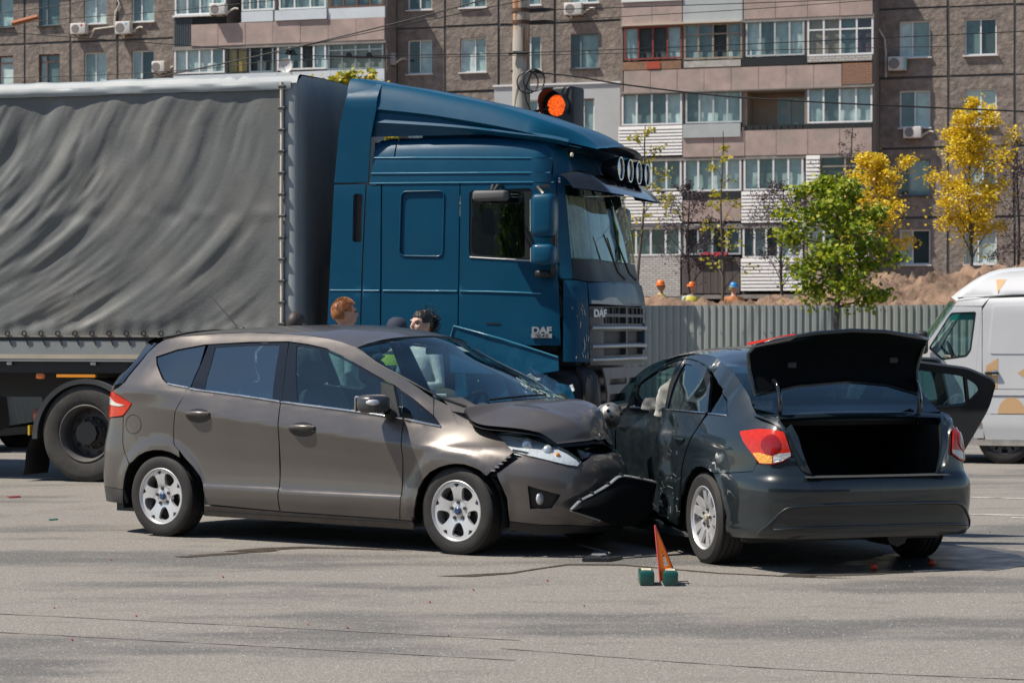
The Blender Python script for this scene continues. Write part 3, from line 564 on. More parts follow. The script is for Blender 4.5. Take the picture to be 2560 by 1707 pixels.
def build_truck():
    S=cab_shell(); P=S.P
    T=thing('tractor_unit','blue lorry tractor unit with crumpled lower panels, roof deflector and four round spotlights','lorry',(-4.024,25.983,0),R(-17))
    X=lambda L:[(float(S.ux(x)),z) for x,z in L]
    def side(name,poly,mat=TBLUE,holes=(),both=True,res=.09,**k): return [panel(name,X(poly),P,mat,T,[X(h) for h in holes],res=res,mirror=m,ref=(4,0,2),**k) for m in ((True,False) if both else (True,))][0]
    side('side_fairing',[(2.66,1.35),(2.74,3.0),(3.075,3.0),(3.035,2.2),(3.01,1.35)],holes=[rpoly([(2.935,2.43),(2.945,2.91),(3.045,2.9),(3.035,2.43)],.03)])
    side('fairing_vent',rpoly([(2.935,2.43),(2.945,2.91),(3.045,2.9),(3.035,2.43)],.03),BLACK,inset=.04,lip=0)
    side('rear_strip',[(3.025,1.35),(3.05,2.2),(3.09,2.99),(3.235,2.99),(3.225,1.35)])
    win=rpoly([(3.43,2.29),(3.45,2.92),(3.90,2.92),(3.88,2.28)],.06)
    p=side('sleeper_panel',[(3.24,1.38),(3.25,2.99),(4.055,2.99),(4.03,1.38)],holes=[win]); side('sleeper_blank',win,inset=.012,lip=.0,both=True)
    wl=np.array(X(win+win[:1])); q=P(wl[:,0],wl[:,1]); q[:,1]=-(q[:,1]+.002); MB().tube(q,.009,6,caps=False).build('panel_beading',TBLUE,T,60)
    dw=rpoly([(4.15,2.28),(4.155,2.915),(4.79,2.935),(4.80,2.22),(4.55,2.235)],.05)
    d=side('cab_door',[(4.042,1.42),(4.067,2.99),(5.02,2.975),(5.045,2.05),(5.07,1.41)],holes=[dw])
    side('door_window_seal',dw,BLACK,holes=[rpoly([(4.175,2.30),(4.18,2.89),(4.71,2.905),(4.715,2.255),(4.55,2.262)],.05)],inset=.01,lip=0)
    side('door_window',rpoly([(4.17,2.29),(4.175,2.895),(4.72,2.91),(4.725,2.25),(4.55,2.257)],.05),GLASST,inset=.015,lip=0)
    side('upper_side',[(3.14,3.265),(3.15,3.39),(3.19,3.44),(3.36,3.455),(3.36,3.262)]); side('upper_side',[(3.375,3.262),(3.375,3.455),(4.4,3.43),(4.98,3.385),(4.985,3.225)])
    side('upper_side',[(3.13,3.108),(3.14,3.258),(4.985,3.217),(4.97,3.085)]); side('upper_side',[(3.12,3.005),(3.13,3.10),(4.97,3.077),(5.015,2.985),(4.2,2.997)])
    # waist moulding and raised edges, their highlight painted in as lighter blue
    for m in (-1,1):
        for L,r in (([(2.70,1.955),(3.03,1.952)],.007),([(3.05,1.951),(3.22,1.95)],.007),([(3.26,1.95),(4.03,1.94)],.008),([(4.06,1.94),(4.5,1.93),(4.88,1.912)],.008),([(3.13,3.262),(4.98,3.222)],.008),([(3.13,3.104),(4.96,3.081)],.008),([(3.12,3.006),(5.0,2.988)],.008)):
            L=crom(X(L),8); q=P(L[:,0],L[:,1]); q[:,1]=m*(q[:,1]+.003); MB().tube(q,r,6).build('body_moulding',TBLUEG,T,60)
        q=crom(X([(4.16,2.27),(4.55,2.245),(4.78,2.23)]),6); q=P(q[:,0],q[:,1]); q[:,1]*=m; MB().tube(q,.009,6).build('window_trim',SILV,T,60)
    panel('cab_front_top',[(1.46,2.99),(1.46,3.22),(1.465,3.385),(1.2,3.36),(.9,3.33),(.5,3.32),(0,3.32),(0,2.96),(.9,2.96),(1.3,2.97)],P,TBLUE,T,both=True,res=.09,ref=(4,0,2))
    for mm in (True,False): panel('pillar',[(1.415,2.98),(1.335,2.965),(1.30,2.7),(1.259,2.256),(1.25,2.055),(1.344,2.055),(1.385,2.06)],P,TBLUE,T,mirror=mm,res=.09,ref=(4,0,2))
    panel('windscreen',[(1.325,2.96),(1.29,2.7),(1.25,2.262),(0,2.24),(0,2.94),(.9,2.94)],P,glassm('lorry_glass',(.80,.86,.80),.10),T,both=True,res=.15,ref=(4,0,2),inset=.01,lip=0)
    sc=panel('scuttle',[(1.245,2.255),(1.243,2.06),(1.05,2.035),(0,2.045),(0,2.232)],P,BLACK,T,both=True,res=.1,ref=(4,0,2),inset=.015)
    for mm in (True,False): panel('corner_panel',[(1.347,2.045),(1.20,2.04),(1.08,2.022),(1.091,1.867),(1.075,1.5),(1.08,1.25),(1.352,1.255)],P,TBLUE,T,mirror=mm,res=.06,ref=(4,0,2))
    panel('front_flap',[(1.07,2.018),(.5,2.035),(0,2.04),(0,1.80),(1.075,1.812)],P,TBLUE,T,both=True,res=.07,ref=(4,0,2))
    side('torn_paint',[(5.0,1.2),(5.1,1.2),(5.1,1.21)],SILV,both=False) if 0 else None
    slots=[rpoly([(.03,z0),(.03,z1),(.80,z1),(.80,z0)],.02) for z0,z1 in ((1.72,1.785),(1.625,1.69),(1.43,1.55),(1.31,1.38))]
    panel('grille_frame',[(1.06,1.79),(0,1.792),(0,1.21),(1.045,1.22)],P,DGREY,T,slots,both=True,res=.1,ref=(4,0,2),inset=.02,lip=.05)
    panel('grille_mesh',[(.9,1.785),(0,1.785),(0,1.22),(.9,1.22)],P,pm('grille_dark',(.03,.032,.034),.6),T,both=True,res=.2,ref=(4,0,2),inset=.07,lip=0)
    for z0 in (1.585,1.405,1.275):
        for m in (-1,1):
            L=np.array([(u,z0-.005*u) for u in np.linspace(1.05,.0,12)]); q=P(L[:,0],L[:,1]); q[:,1]*=m; MB().tube(q,.026,8,sq=.75).build('grille_bar',SILV,T,60)
    for z0 in (1.755,1.66):
        for k in range(-3,4): q=P(np.array([abs(k)*.22+.05]),np.array([z0]))[0]; MB().box(q[0]-.06,q[0]-.03,math.copysign(q[1],k)-.008,math.copysign(q[1],k)+.008,z0-.035,z0+.035).build('grille_slat',DGREY,T)
    # lower bumper, damaged on the near corner
    panel('bumper',[(.86,1.19),(.0,1.19),(0,.52),(.62,.52),(.70,.95)],P,pm('bumper_grey',(.16,.165,.17),.5,var=.2,vs=7),T,[rpoly([(.05,1.02),(.05,1.08),(.66,1.08),(.66,1.02)],.015),rpoly([(.05,.85),(.05,.93),(.62,.93),(.62,.85)],.015)],mirror=True,res=.1,ref=(4,0,1))
    panel('bumper',[(1.1,1.19),(.0,1.19),(0,.52),(1.1,.52)],P,pm('bumper_grey',(.16,.165,.17),.5),T,[rpoly([(.05,1.02),(.05,1.08),(.66,1.08),(.66,1.02)],.015)],res=.1,ref=(4,0,1))
    panel('bumper_void',[(.95,1.18),(0,1.18),(0,.55),(.6,.55)],P,BLACK,T,both=True,res=.2,inset=.08,lip=0,ref=(4,0,1))
    part('wing_liner',BLACK,T,lambda b:(b.sup((4.95,-.86,.82),(.42,.20,.40),.5,.7,24,12),b.box(3.2,5.0,-1.0,1.0,.55,1.15),b.box(3.2,5.15,-.95,.95,1.15,1.40)),50)
    part('tilt_cover',BLACK,T,lambda b:b.tube([(5.20,-1.0,1.2),(5.30,-1.02,1.1),(5.33,-1.02,.8),(5.25,-1.0,.5)],[.06,.09,.09,.06],8),50)
    # bent skirt and crumpled step
    def sk(poly,nm,d,mat=TBLUE,res=.05):
        f=lambda a,b:np.stack([a,-(1.30+d(a,b)),b],-1); panel(nm,poly,f,mat,T,res=res,lip=.012,ref=(4.5,0,1))
    sk([(4.02,1.60),(3.985,1.46),(4.0,1.15),(4.75,1.12),(5.08,1.17),(5.07,1.30),(4.86,1.365),(4.5,1.475)],'bent_skirt',lambda a,b:.05*sstep(4.6,4.0,a)+.10*(b-1.3)*-1+.010*fbm(a*4,b*4))
    MB().tube([(x,-(1.312+.05*float(sstep(4.6,4.0,np.array(x)))-.10*(z-1.3)),z) for x,z in ((3.985,1.46),(4.02,1.60),(4.5,1.475),(4.86,1.365),(5.07,1.30))],.008,6).build('skirt_edge_glint',TBLUEG,T,60)  # edge highlight painted as a lighter blue tube
    sk([(4.02,1.14),(4.0,.5),(4.72,.5),(4.76,1.10)],'lower_skirt',lambda a,b:-.03+.03*fbm(a*5+9,b*5))
    sk([(4.75,1.09),(4.80,1.13),(4.84,1.09),(4.93,1.10),(4.96,1.14),(4.99,1.08),(5.08,1.05),(5.20,1.03),(5.24,.90),(5.26,.6),(4.76,.6)],'crumpled_step',lambda a,b:.06*fbm(a*7,b*7)+.05*np.abs(((a-4.95)*5)%1-.5))
    sk([(4.745,1.095),(4.77,1.125),(4.81,1.14),(4.85,1.10),(4.90,1.098),(4.89,1.075),(4.80,1.07)],'torn_edge',lambda a,b:.012+.06*fbm(a*7,b*7)+.05*np.abs(((a-4.95)*5)%1-.5),WHITEP,.03)
    sk([(5.19,1.03),(5.22,1.04),(5.24,.98),(5.22,.97)],'torn_edge',lambda a,b:.03+.06*fbm(a*7,b*7),WHITEP,.03)
    # scratches on the corner panel and scraped flap
    rg=random.Random(5)
    for k in range(16):
        u0=rg.uniform(1.09,1.15) if k<11 else rg.uniform(1.12,1.30); z0=rg.uniform(1.28,1.85); L=rg.uniform(.02,.07); q=P(np.array([u0,u0+rg.uniform(-.01,.02)]),np.array([z0,z0+L])); q[:,1]*=-1; q+=np.array([.003,-.003,0])
        MB().tube(q,rg.uniform(.002,.005),4).build('scratch',SILV,T)
    panel('scraped_patch',[(1.05,1.815),(1.05,1.85),(.9,1.845),(.75,1.875),(.6,1.885),(.45,1.88),(.30,1.83),(.2,1.81)],P,pm('scraped_grey',(.40,.41,.40),.5,var=.3,vs=18),T,mirror=True,res=.06,inset=-.003,lip=.003,ref=(4,0,2))
    # lettering
    M=lambda x,z:frame3((x,-1.253,z),(1,0,0),(0,0,1))
    text_part('badge','DAF',.085,SILV,T,M(4.89,1.555),bold=.004,sx=1.25); bp=bxp('badge_plate',SILV,T,4.785,4.995,-1.256,-1.250,1.485,1.525); text_part('badge','105.460',.042,BLACK,bp,frame3((4.89,-1.2565,1.504),(1,0,0),(0,0,1)),extrude=.001,bold=.001)
    def fm(u,z,sy):
        q=P(np.array([u,u-.02]),np.array([z,z])); q[:,1]*=sy; e=(q[1]-q[0])*(1 if sy<0 else -1); return frame3(q[0]+np.array([.01,0,0]),e,(0,0,1))
    text_part('badge','DAF',.10,WHITEP,T,fm(.935,1.72,-1),bold=.004,sx=1.2); text_part('badge','XF',.10,SILV,T,fm(.95,1.70,1),bold=.002)
    panel('blue_trim',[(.80,1.63),(.95,1.63),(.95,1.35),(.80,1.36)],P,pm('bright_blue',(.02,.13,.24),.4),T,res=.1,inset=.0,ref=(4,0,2))
    # roof, deflector
    zt=lambda x:pchip([2.82,2.95,3.19,3.58,3.94,4.29,4.64,4.9,5.07,5.24,5.36],[4.07,4.06,4.01,3.94,3.86,3.78,3.68,3.59,3.53,3.44,3.34],x)
    zl=lambda x:pchip([2.82,3.19,3.67,4.19,4.54,4.94,5.36],[3.785,3.74,3.68,3.59,3.52,3.42,3.32],x); zf=lambda x:pchip([2.81,3.15,3.67,4.19,4.63,4.95,5.36],[3.63,3.61,3.57,3.52,3.46,3.415,3.315],x)
    def defl(s,t):
        v=2*t-1; a=np.abs(v); x=2.86+s*(5.36-2.86)+.10*s*(1-v*v); xx=np.clip(x,2.86,5.36)
        yw=1.235-.03*s-.28*sstep(.75,1,s)
        y=np.sign(v)*np.where(a>.75,yw-(1-a)/.25*.17,(yw-.17)*a/.75); 
        k=np.clip((1-a)/.25,0,1); k=np.sin(k*np.pi/2)**.8; z=zl(xx)+(zt(xx)-zl(xx))*k+.05*(1-np.clip(a/.75,0,1)**2)
        return np.stack([x,y,z],-1)
    gridpart('roof_deflector',defl,60,49,TBLUE,T,ref=(4,0,3))
    for m in (-1,1):
        b=MB(); b.grid([[(x,m*(1.235-.02*(x-2.8)/2.5),float(zl(x))),(x,m*1.19,float(zl(x))-.03),(x,m*1.20,float(zf(x))+.03),(x,m*1.225,float(zf(x))),(x,m*1.19,float(zf(x))-.03),(x,m*1.17,min(3.47,float(zf(x))-.04))] for x in np.linspace(2.86,5.15,40)]); b.build('deflector_base',TBLUE,T,50)
        fin=[(2.74,3.02),(2.80,3.60),(2.845,3.77),(2.90,4.03),(3.02,4.02),(3.20,3.99),(3.185,3.74),(3.155,3.61),(3.125,3.45),(3.10,3.02)]
        f=lambda a,b,m=m:np.stack([a,m*(1.238-.16*sstep(3.75,4.06,b)**2),b],-1); panel('deflector_fin',fin,f,TBLUE,T,res=.08,ref=(3,0,3.5))
    part('roof',TBLUE,T,lambda b:b.grid([[(x,y*(1.12 if x<5 else 1.0),(3.455 if x<4.4 else 3.43 if x<4.9 else 3.33)+.03*(1-y*y)) for y in np.linspace(-1,1,9)] for x in (3.15,3.6,4.4,4.9,5.2)]),40)
    # cab shell inside
    part('cab_back',BLACK,T,lambda b:(b.box(3.12,3.2,-1.1,1.1,1.3,3.42),b.box(3.2,5.0,-1.1,1.1,1.36,1.44),b.box(2.45,2.62,-.9,-.6,.9,2.2),b.box(2.5,3.1,-.5,.5,.9,1.6)))
    part('dashboard',DARKIN,T,lambda b:b.box(4.75,5.22,-1.05,1.05,1.6,2.2,.08),40)
    for y in (-.62,.62): part('seat',SEAT,T,lambda b:(b.box(3.9,4.4,y-.28,y+.28,1.75,1.95,.08),b.sup((3.9,y,2.25),(.13,.28,.45),.5,.6)),50)
    MB().tube([(4.62+.1*math.cos(a),.62+.22*math.sin(a),2.18+.2*math.cos(a)) for a in np.linspace(0,6.283,20)],.018,6).build('steering_wheel',BLACK,T,50)
    # curtain panels; their pale tones stand in for reflections on the windscreen
    for k,(y0,y1,c) in enumerate(((-1.0,-.55,(.50,.54,.47)),(-.45,.02,(.46,.50,.43)),(.12,.62,(.22,.23,.20)),(.70,1.0,(.30,.27,.13)))):
        f=lambda a,b,k=k:np.stack([5.02-.13*(b-2.3)+.03*np.sin(a*34+k)+.03*fbm(a*6,b*3),a,b],-1); panel('curtain',[(y0,2.25),(y0+.03,2.9),(y1,2.9),(y1-.02,2.22)],f,pm('curtain_%d'%k,c,.9,var=.25,vs=6),T,res=.05,lip=0,ref=(4,0,2))
    # sun visor with spotlights
    def vis(s,t):
        v=2*t-1; y=v*1.21; q=np.clip((1-np.abs(v))/.12,0,1); q=np.sin(q*np.pi/2)
        xr=5.03+.16*q+.02*(1-v*v); xl=5.20+.32*q+.05*(1-v*v); z0=3.06+.05*q; z1=2.93-.045*q
        return np.stack([xr+(xl-xr)*s,y*(1+.02*s),z0+(z1-z0)*s**1.4+.02*np.sin(np.pi*s)],-1)
    vz=gridpart('sun_visor',vis,14,41,SMOKE,T,ref=(4,0,2.5))
    part('visor_bracket',CHROME,vz,lambda b:[b.sup((5.06,-1.225,z),(.012,.012,.012),1,1,8,6) for z in (3.02,2.99)])
    for k,y in enumerate((-.36,.02,.38,.74)):
        L=MB(); L.lathe([(.03,-.12),(.075,-.09),(.105,-.02),(.118,.05),(.118,.075),(.105,.08)],(5.37,y,3.165),'x',24); l=L.build('spotlight',pm('spot_shell',(.05,.052,.055),.25,metal=.5,coat=.6),T,40); MB().tube([(5.448,y+.112*math.cos(a),3.165+.112*math.sin(a)) for a in np.linspace(0,6.283,25)],.009,6,caps=False).build('spot_ring',CHROME,l,60)
        MB().lathe([(.001,.070),(.06,.068),(.104,.06)],(5.37,y,3.165),'x',24).build('spot_lens',pm('spot_glass',(.62,.63,.60),.15,metal=.3,bump=.006,bs=40,coat=1),l,40)
        MB().tube([(5.36,y,3.05),(5.36,y,2.99)],.015,6).build('spot_mount',BLACK,l)
    MB().box(5.14,5.17,-1.135,-1.10,3.235,3.275,.01).build('marker_lamp',pm('marker_cream',(.75,.68,.45),.3),T)
    for k in range(2): MB().tube([(5.45,-.2+.45*k,2.07),(5.415,-.35+.45*k,2.14),(5.34,-.62+.45*k,2.5)],[.014,.012,.008],6).build('wiper',BLACK,sc)
    # mirrors
    MR=[]
    for m in (-1,1):
        a=MB().sup((4.97,m*1.42,2.655),(.12,.12,.21),.35,.45,24,14).build('mirror',TBLUE,T,60); MB().box(4.848,4.858,m*1.42-.09,m*1.42+.09,2.50,2.81,.01).build('mirror_glass',CHROME,a)
        a=MB().sup((4.97,m*1.42,2.28),(.12,.12,.105),.4,.5,24,12).build('mirror',TBLUE,T,60); MB().box(4.848,4.858,m*1.42-.08,m*1.42+.08,2.21,2.35,.01).build('mirror_glass',CHROME,a)
        MB().tube([(4.95,m*1.23,2.95),(4.88,m*1.35,2.93),(4.96,m*1.42,2.86)],.02,6).build('mirror_arm',STEEL,T,50); MB().tube([(5.05,m*1.42,2.8),(5.06,m*1.41,2.2),(5.03,m*1.36,2.10),(4.98,m*1.24,2.07)],.025,6).build('mirror_arm',BLACK,T,50)
    MB().sup((4.93,-1.32,2.10),(.085,.06,.035),.5,.6).build('close_range_mirror',BLACK,T,50)
    kb=MB(); kb.box(4.28,4.62,-1.56,-1.42,2.80,2.90,.03); kb=kb.build('kerb_mirror',pm('grey_plastic',(.11,.11,.112),.6),T,50); MB().tube([(4.43,-1.24,2.955),(4.44,-1.40,2.95),(4.45,-1.47,2.90)],.018,6).build('mirror_arm',STEEL,kb); MB().tube([(4.49,-1.24,2.955),(4.49,-1.40,2.95),(4.48,-1.47,2.90)],.018,6).build('mirror_arm',STEEL,kb)
    MB().box(4.33,4.47,-1.253,-1.238,1.615,1.63).build('door_handle',BLACK,T)
    # chassis and wheels
    part('chassis',BLACK,T,lambda b:(b.box(-.9,3.3,-.45,-.35,.75,1.0),b.box(-.9,3.3,.35,.45,.75,1.0),b.box(-.2,.9,-.5,.5,1.0,1.16),b.tube([(0,-1.2,.5),(0,1.2,.5)],.12,10),b.box(1.2,2.9,-1.1,-.5,.45,.95),b.box(1.2,2.9,.5,1.1,.45,.95)))
    for m in (-1,1):
        lorry_wheel(T,(0,m*1.08,.5),m)
        lorry_wheel(T,(3.78,m*1.02,.5),m,dual=False)
        a=np.linspace(R(20),R(182),26); GM=pm('mudguard_grey',(.085,.088,.09),.7,var=.2,vs=6)
        b=MB(); b.grid([[(.01+r*math.cos(t),m*y,.46+r*math.sin(t)*1.0) for r,y in ((.55,1.24),(.60,1.25),(.60,.70))] for t in a]); mg=b.build('mudguard',GM,T,50)
        part('mud_flap',RUBBER,mg,lambda b:b.grid([[(-.60-.12*k/5-.02*math.sin(k),m*y,.46-.40*k/5) for y in np.linspace(.70,1.24,4)] for k in range(6)]),50)
    MB().box(-.66,-.58,-1.10,-.96,.62,.74,.01).build('rear_lamp',pm('dull_red',(.25,.05,.03),.4),T,30); MB().box(-.71,-.69,-1.12,-.98,.47,.57).build('plate',pm('yellow_plate',(.7,.45,.02),.5),T)
    MB().sup((-.52,-1.2,1.085),(.05,.02,.03),.5,.5).build('side_marker',pm('amber_marker',(.75,.22,.05),.35),T,40)
    return T
def build_trailer():
    T=thing('semi_trailer','grey curtain-sided semi-trailer with wrinkled tarpaulin behind the blue lorry cab','trailer',(-4.024,25.983,0),R(-17))
    TARP=pm('grey_tarpaulin',(.135,.143,.140),.62,var=.18,vs=1.6,col2=(.20,.195,.18),c2s=1.1,c2lo=.45,c2hi=.75,bump=.0025,bs=40,coat=.06)
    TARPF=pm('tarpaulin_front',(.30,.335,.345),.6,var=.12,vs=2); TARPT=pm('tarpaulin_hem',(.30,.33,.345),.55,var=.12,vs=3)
    x0,x1=-9.5,2.22
    def fold(x,z):
        h=(z-1.5)/2.55
        # folds run diagonally, flatter near the lower edge
        ang=R(60)-R(26)*np.clip(1-h*1.2,0,1)+0*x
        xr=x-2.2; s=xr*np.sin(ang)-(z-1.5)*np.cos(ang); t=xr*np.cos(ang)+(z-1.5)*np.sin(ang)
        a=vnoise(s*3.1+10,t*.45+4)-.5; b=vnoise(s*7.0+40,t*.9+9)-.5; c=vnoise(s*16+80,t*2.2+2)-.5; w_=vnoise(x*1.3+7,z*1.3)
        env=.55+.45*np.clip(1-(x-.2)/2.2,0,1)
        rid=lambda q:np.sign(q)*np.abs(q)**.85
        d=(.042*rid(a)+.025*rid(b)*(.4+w_)+.010*c*(.2+1.3*w_))*env*sstep(0,.07,h)*sstep(1,.93,h)*sstep(2.2,1.75,x+0*z)
        d=d+.03*np.exp(-((h-.48)/.03)**2)*(vnoise(x*3+5,z)-.5)
        d=d+.005*np.sin(x*2*np.pi/.195)*np.exp(-((z-1.56)/.10)**2)
        return d
    f=lambda a,b:np.stack([a,-(1.265+fold(a,b)),b],-1)
    nx=lambda s,t:f(-1.6+s*(x1+1.6),1.50+t*2.52)
    gridpart('side_tarpaulin',nx,190,130,TARP,T,ref=(0,0,2.5))
    gridpart('side_tarpaulin',lambda s,t:f(x0+s*(-1.6-x0),1.50+t*2.52),70,50,TARP,T,ref=(0,0,2.5))
    gridpart('side_tarpaulin',lambda s,t:f(x0+s*(x1-x0),1.50+t*2.52)*np.array([1,-1,1]),40,14,TARP,T,ref=(0,0,2.5))
    # roof sheet with sagging hem
    hem=lambda x:.02*(vnoise(x*1.7,3.)-.5)+.012*(vnoise(x*6,7.)-.5)
    def roof(s,t):
        x=x0+s*(2.36-x0); v=2*t-1; k=np.clip((1-np.abs(v))/.06,0,1); z=4.02+.085*np.sin(k*np.pi/2)+hem(x)*k-.0+.03*(1-v*v)+.025*np.exp(-((x-1.7)/.12)**2)*np.exp(-((v+.9)/.2)**2)*np.sin(x*40)
        return np.stack([x,v*1.285,z],-1)
    gridpart('roof_sheet',roof,160,61,TARPT,T,ref=(0,0,2.5))
    def hemf(s,t): x=x0+s*(2.30-x0); return np.stack([x,-(1.287+.012*np.sin(t*3.1)+.01*(vnoise(x*5,t*2)-.5)),3.955+hem(x)*.4+t*.085],-1)
    gridpart('roof_hem',hemf,150,6,TARPT,T,ref=(0,0,2.5))
    # front wall and corner
    ff=lambda a,b:np.stack([2.36+.05*fbm(a*2.2,b*1.1)*sstep(1.25,.9,np.abs(a)),a,b],-1)
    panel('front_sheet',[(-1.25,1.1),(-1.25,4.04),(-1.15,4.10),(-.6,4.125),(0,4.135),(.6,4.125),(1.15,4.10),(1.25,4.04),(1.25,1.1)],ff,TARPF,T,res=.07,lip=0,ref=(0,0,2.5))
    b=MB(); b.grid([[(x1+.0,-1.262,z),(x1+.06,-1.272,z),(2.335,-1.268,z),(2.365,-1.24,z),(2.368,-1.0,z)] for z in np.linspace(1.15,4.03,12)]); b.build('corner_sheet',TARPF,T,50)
    pole=MB(); pole.tube([(2.20,-1.29+.006*math.sin(z*4),z) for z in np.linspace(1.5,4.03,24)],.018,8); pole=pole.build('tensioner_pole',pm('pale_pole',(.62,.55,.45),.5,var=.15,vs=9),T,60)
    for z in np.arange(1.62,4.0,.215): MB().box(2.17,2.245,-1.315,-1.28,z-.014,z+.014,.006).build('buckle',STEEL,pole)
    # lower lacing, side raves
    RAIL=pm('rave_grey',(.23,.245,.245),.5,var=.12,vs=2); RS=pm('rave_stripe',(.42,.36,.29),.6,var=.15,vs=3)
    bxp('lacing_rail',pm('lace_rail',(.30,.27,.23),.5,metal=.3),T,x0,x1,-1.285,-1.262,1.488,1.506); bxp('rail_shadow_gap',BLACK,T,x0,x1,-1.270,-1.25,1.45,1.488)
    for k,x in enumerate(np.arange(-2.2,2.15,.193)):
        MB().tube([(x+.026*math.cos(a),-1.30,1.525+.026*math.sin(a)) for a in np.linspace(0,6.283,9)],.007,5).build('eyelet_hook',BLACK,T); MB().tube([(x+.01,-1.285,1.46),(x+.035,-1.277,1.40)],.005,4).build('hook_tail',BLACK,T)
    bxp('side_rave',RAIL,T,x0,x1,-1.27,-1.22,1.238,1.452); bxp('rave_stripe',RS,T,x0,x1,-1.274,-1.269,1.265,1.31); bxp('side_rave',RAIL,T,x0,x1,1.22,1.27,1.238,1.452)
    part('chassis',BLACK,T,lambda b:(b.box(x0,2.2,-1.22,1.22,1.12,1.235),b.box(x0,1.0,-.55,-.4,.85,1.12),b.box(x0,1.0,.4,.55,.85,1.12),b.box(x0,2.2,-1.20,-1.12,1.15,1.22)))
    for x in (-2.9,-.85,.11,1.2): MB().box(x-.03,x+.03,-1.262,-1.22,1.20,1.235,.008).build('latch',CHROME,T)
    MB().box(-.32,.12,-1.235,-1.20,1.075,1.105).build('reflective_strip',pm('orange_strip',(.75,.28,.02),.4),T)
    for x in (-8.4,-7.1,-5.8):
        for m in (-1,1): lorry_wheel(T,(x,m*1.05,.5),m,dual=False)
    part('support_leg',STEEL,T,lambda b:(b.box(-2.75,-2.6,-.75,-.6,.15,1.1),b.box(-2.8,-2.55,-.8,-.55,.0,.06)))
    return T
build_truck(); build_trailer()
# ------------------------------------------------------------------ wheels (shared by the cars)
def rim_face(style):
    """2-D outline with openings, radius 1"""
    out=[(math.cos(2*math.pi*k/60),math.sin(2*math.pi*k/60)) for k in range(60)]; H=[]
    pol=lambda r,a:(r*math.cos(R(a)),r*math.sin(R(a)))
    if style=='star':
        for k in range(5):
            a=90+36+72*k
            H.append([tuple(q) for q in crom([pol(.40,a),pol(.47,a-14),pol(.70,a-19),pol(.86,a-15.5),pol(.90,a),pol(.86,a+15.5),pol(.70,a+19),pol(.47,a+14)],3,True)])
            b=90+72*k
            H.append([pol(.80,b),pol(.93,b-7.5),pol(.945,b),pol(.93,b+7.5)])
    else:
        for k in range(5):
            a=90+36+72*k; H.append([tuple(q) for q in crom([pol(.36,a),pol(.45,a-6),pol(.86,a-13),pol(.92,a-10),pol(.93,a),pol(.92,a+10),pol(.86,a+13),pol(.45,a+6)],2,True)])
            b=90+72*k; H.append([tuple(q) for q in crom([pol(.50,b),pol(.58,b-2.5),pol(.86,b-5),pol(.92,b-4),pol(.93,b),pol(.92,b+4),pol(.86,b+5),pol(.58,b+2.5)],2,True)])
    return out,H
def make_wheel(parent,pos,Rt,Rr,wd,style,side,rim_mat=ALLOY,tyre=RUBBER,steer=0,spin=0,cap=(.02,.05,.14)):
    """wheel with axis along y, outer face towards side*y"""
    w=link(bpy.data.objects.new('wheel',None),parent); w.location=pos; w.rotation_euler=(0,0,steer); w.empty_display_size=.05
    s=side; h=wd/2
    prof=[(Rr*.97,-h*.8),(Rr*1.0,-h*.92),(Rr+.35*(Rt-Rr),-h*1.0),(Rr+.72*(Rt-Rr),-h*.99),(Rt*.975,-h*.88)]
    for g in (-.62,-.2,.2,.62):
        prof+=[(Rt,(g-.19)*h if g>-.6 else -h*.8),(Rt,(g-.04)*h),(Rt-.009,(g-.03)*h),(Rt-.009,(g+.03)*h),(Rt,(g+.04)*h)]
    prof+=[(Rt,h*.8),(Rt*.975,h*.88),(Rr+.72*(Rt-Rr),h*.99),(Rr+.68*(Rt-Rr),h*1.015),(Rr+.35*(Rt-Rr),h*1.0),(Rr*1.0,h*.92),(Rr*.97,h*.8)]
    MB().lathe(prof,ax='y',n=56).build('tyre',tyre,w,35)
    b=MB(); b.lathe([(Rr*1.01,s*h*.93),(Rr*.985,s*h*.96),(Rr*.95,s*h*.86),(Rr*.90,s*h*.2),(Rr*.88,-s*h*.7)],ax='y',n=48); b.build('rim_barrel',rim_mat,w,40)
    out,H=rim_face(style); sc=Rr*.955; ca,sa=math.cos(spin),math.sin(spin); rot=lambda L:[((x*ca-y*sa)*sc,(x*sa+y*ca)*sc) for x,y in L]
    def fn(a,bb):
        r=np.hypot(a,bb)/sc; ang=np.arctan2(bb,a)-spin
        y=h*(.80-.26*np.clip(1-r,0,1)**1.5-.10*np.exp(-((r-.22)/.2)**2)*0)
        y=y+h*.10*np.exp(-(r/.16)**2)-h*.06*np.exp(-((r-.33)/.07)**2)
        return np.stack([a,s*y,bb],-1)
    panel('spokes',rot(out),fn,rim_mat,w,[rot(q) for q in H],res=.022,lip=.022,ref=(0,-s*.5,0))
    MB().lathe([(.001,s*h*.05),(Rr*.74,s*h*.05),(Rr*.74,s*h*.0)],n=40).build('brake_disc',STEEL,w,30)
    MB().lathe([(Rr*.9,-s*h*.3),(.001,-s*h*.3)],n=32).build('wheel_back',BLACK,w)
    c=MB(); c.lathe([(.001,s*h*.86),(Rr*.085,s*h*.86),(Rr*.125,s*h*.80),(Rr*.125,s*h*.6)],n=20).build('centre_cap',pm('cap_%g%g'%(cap[0],cap[2]),cap,.3,coat=.5),w,30)
    for k in range(5):
        a=R(90+72*k)+spin; b=MB(); b.lathe([(.001,0),(.011,0),(.013,-s*.008),(.013,-s*.035)],(math.cos(a)*Rr*.275,s*h*.74,math.sin(a)*Rr*.275),n=10); b.build('wheel_nut',STEEL,w,30)
    return w
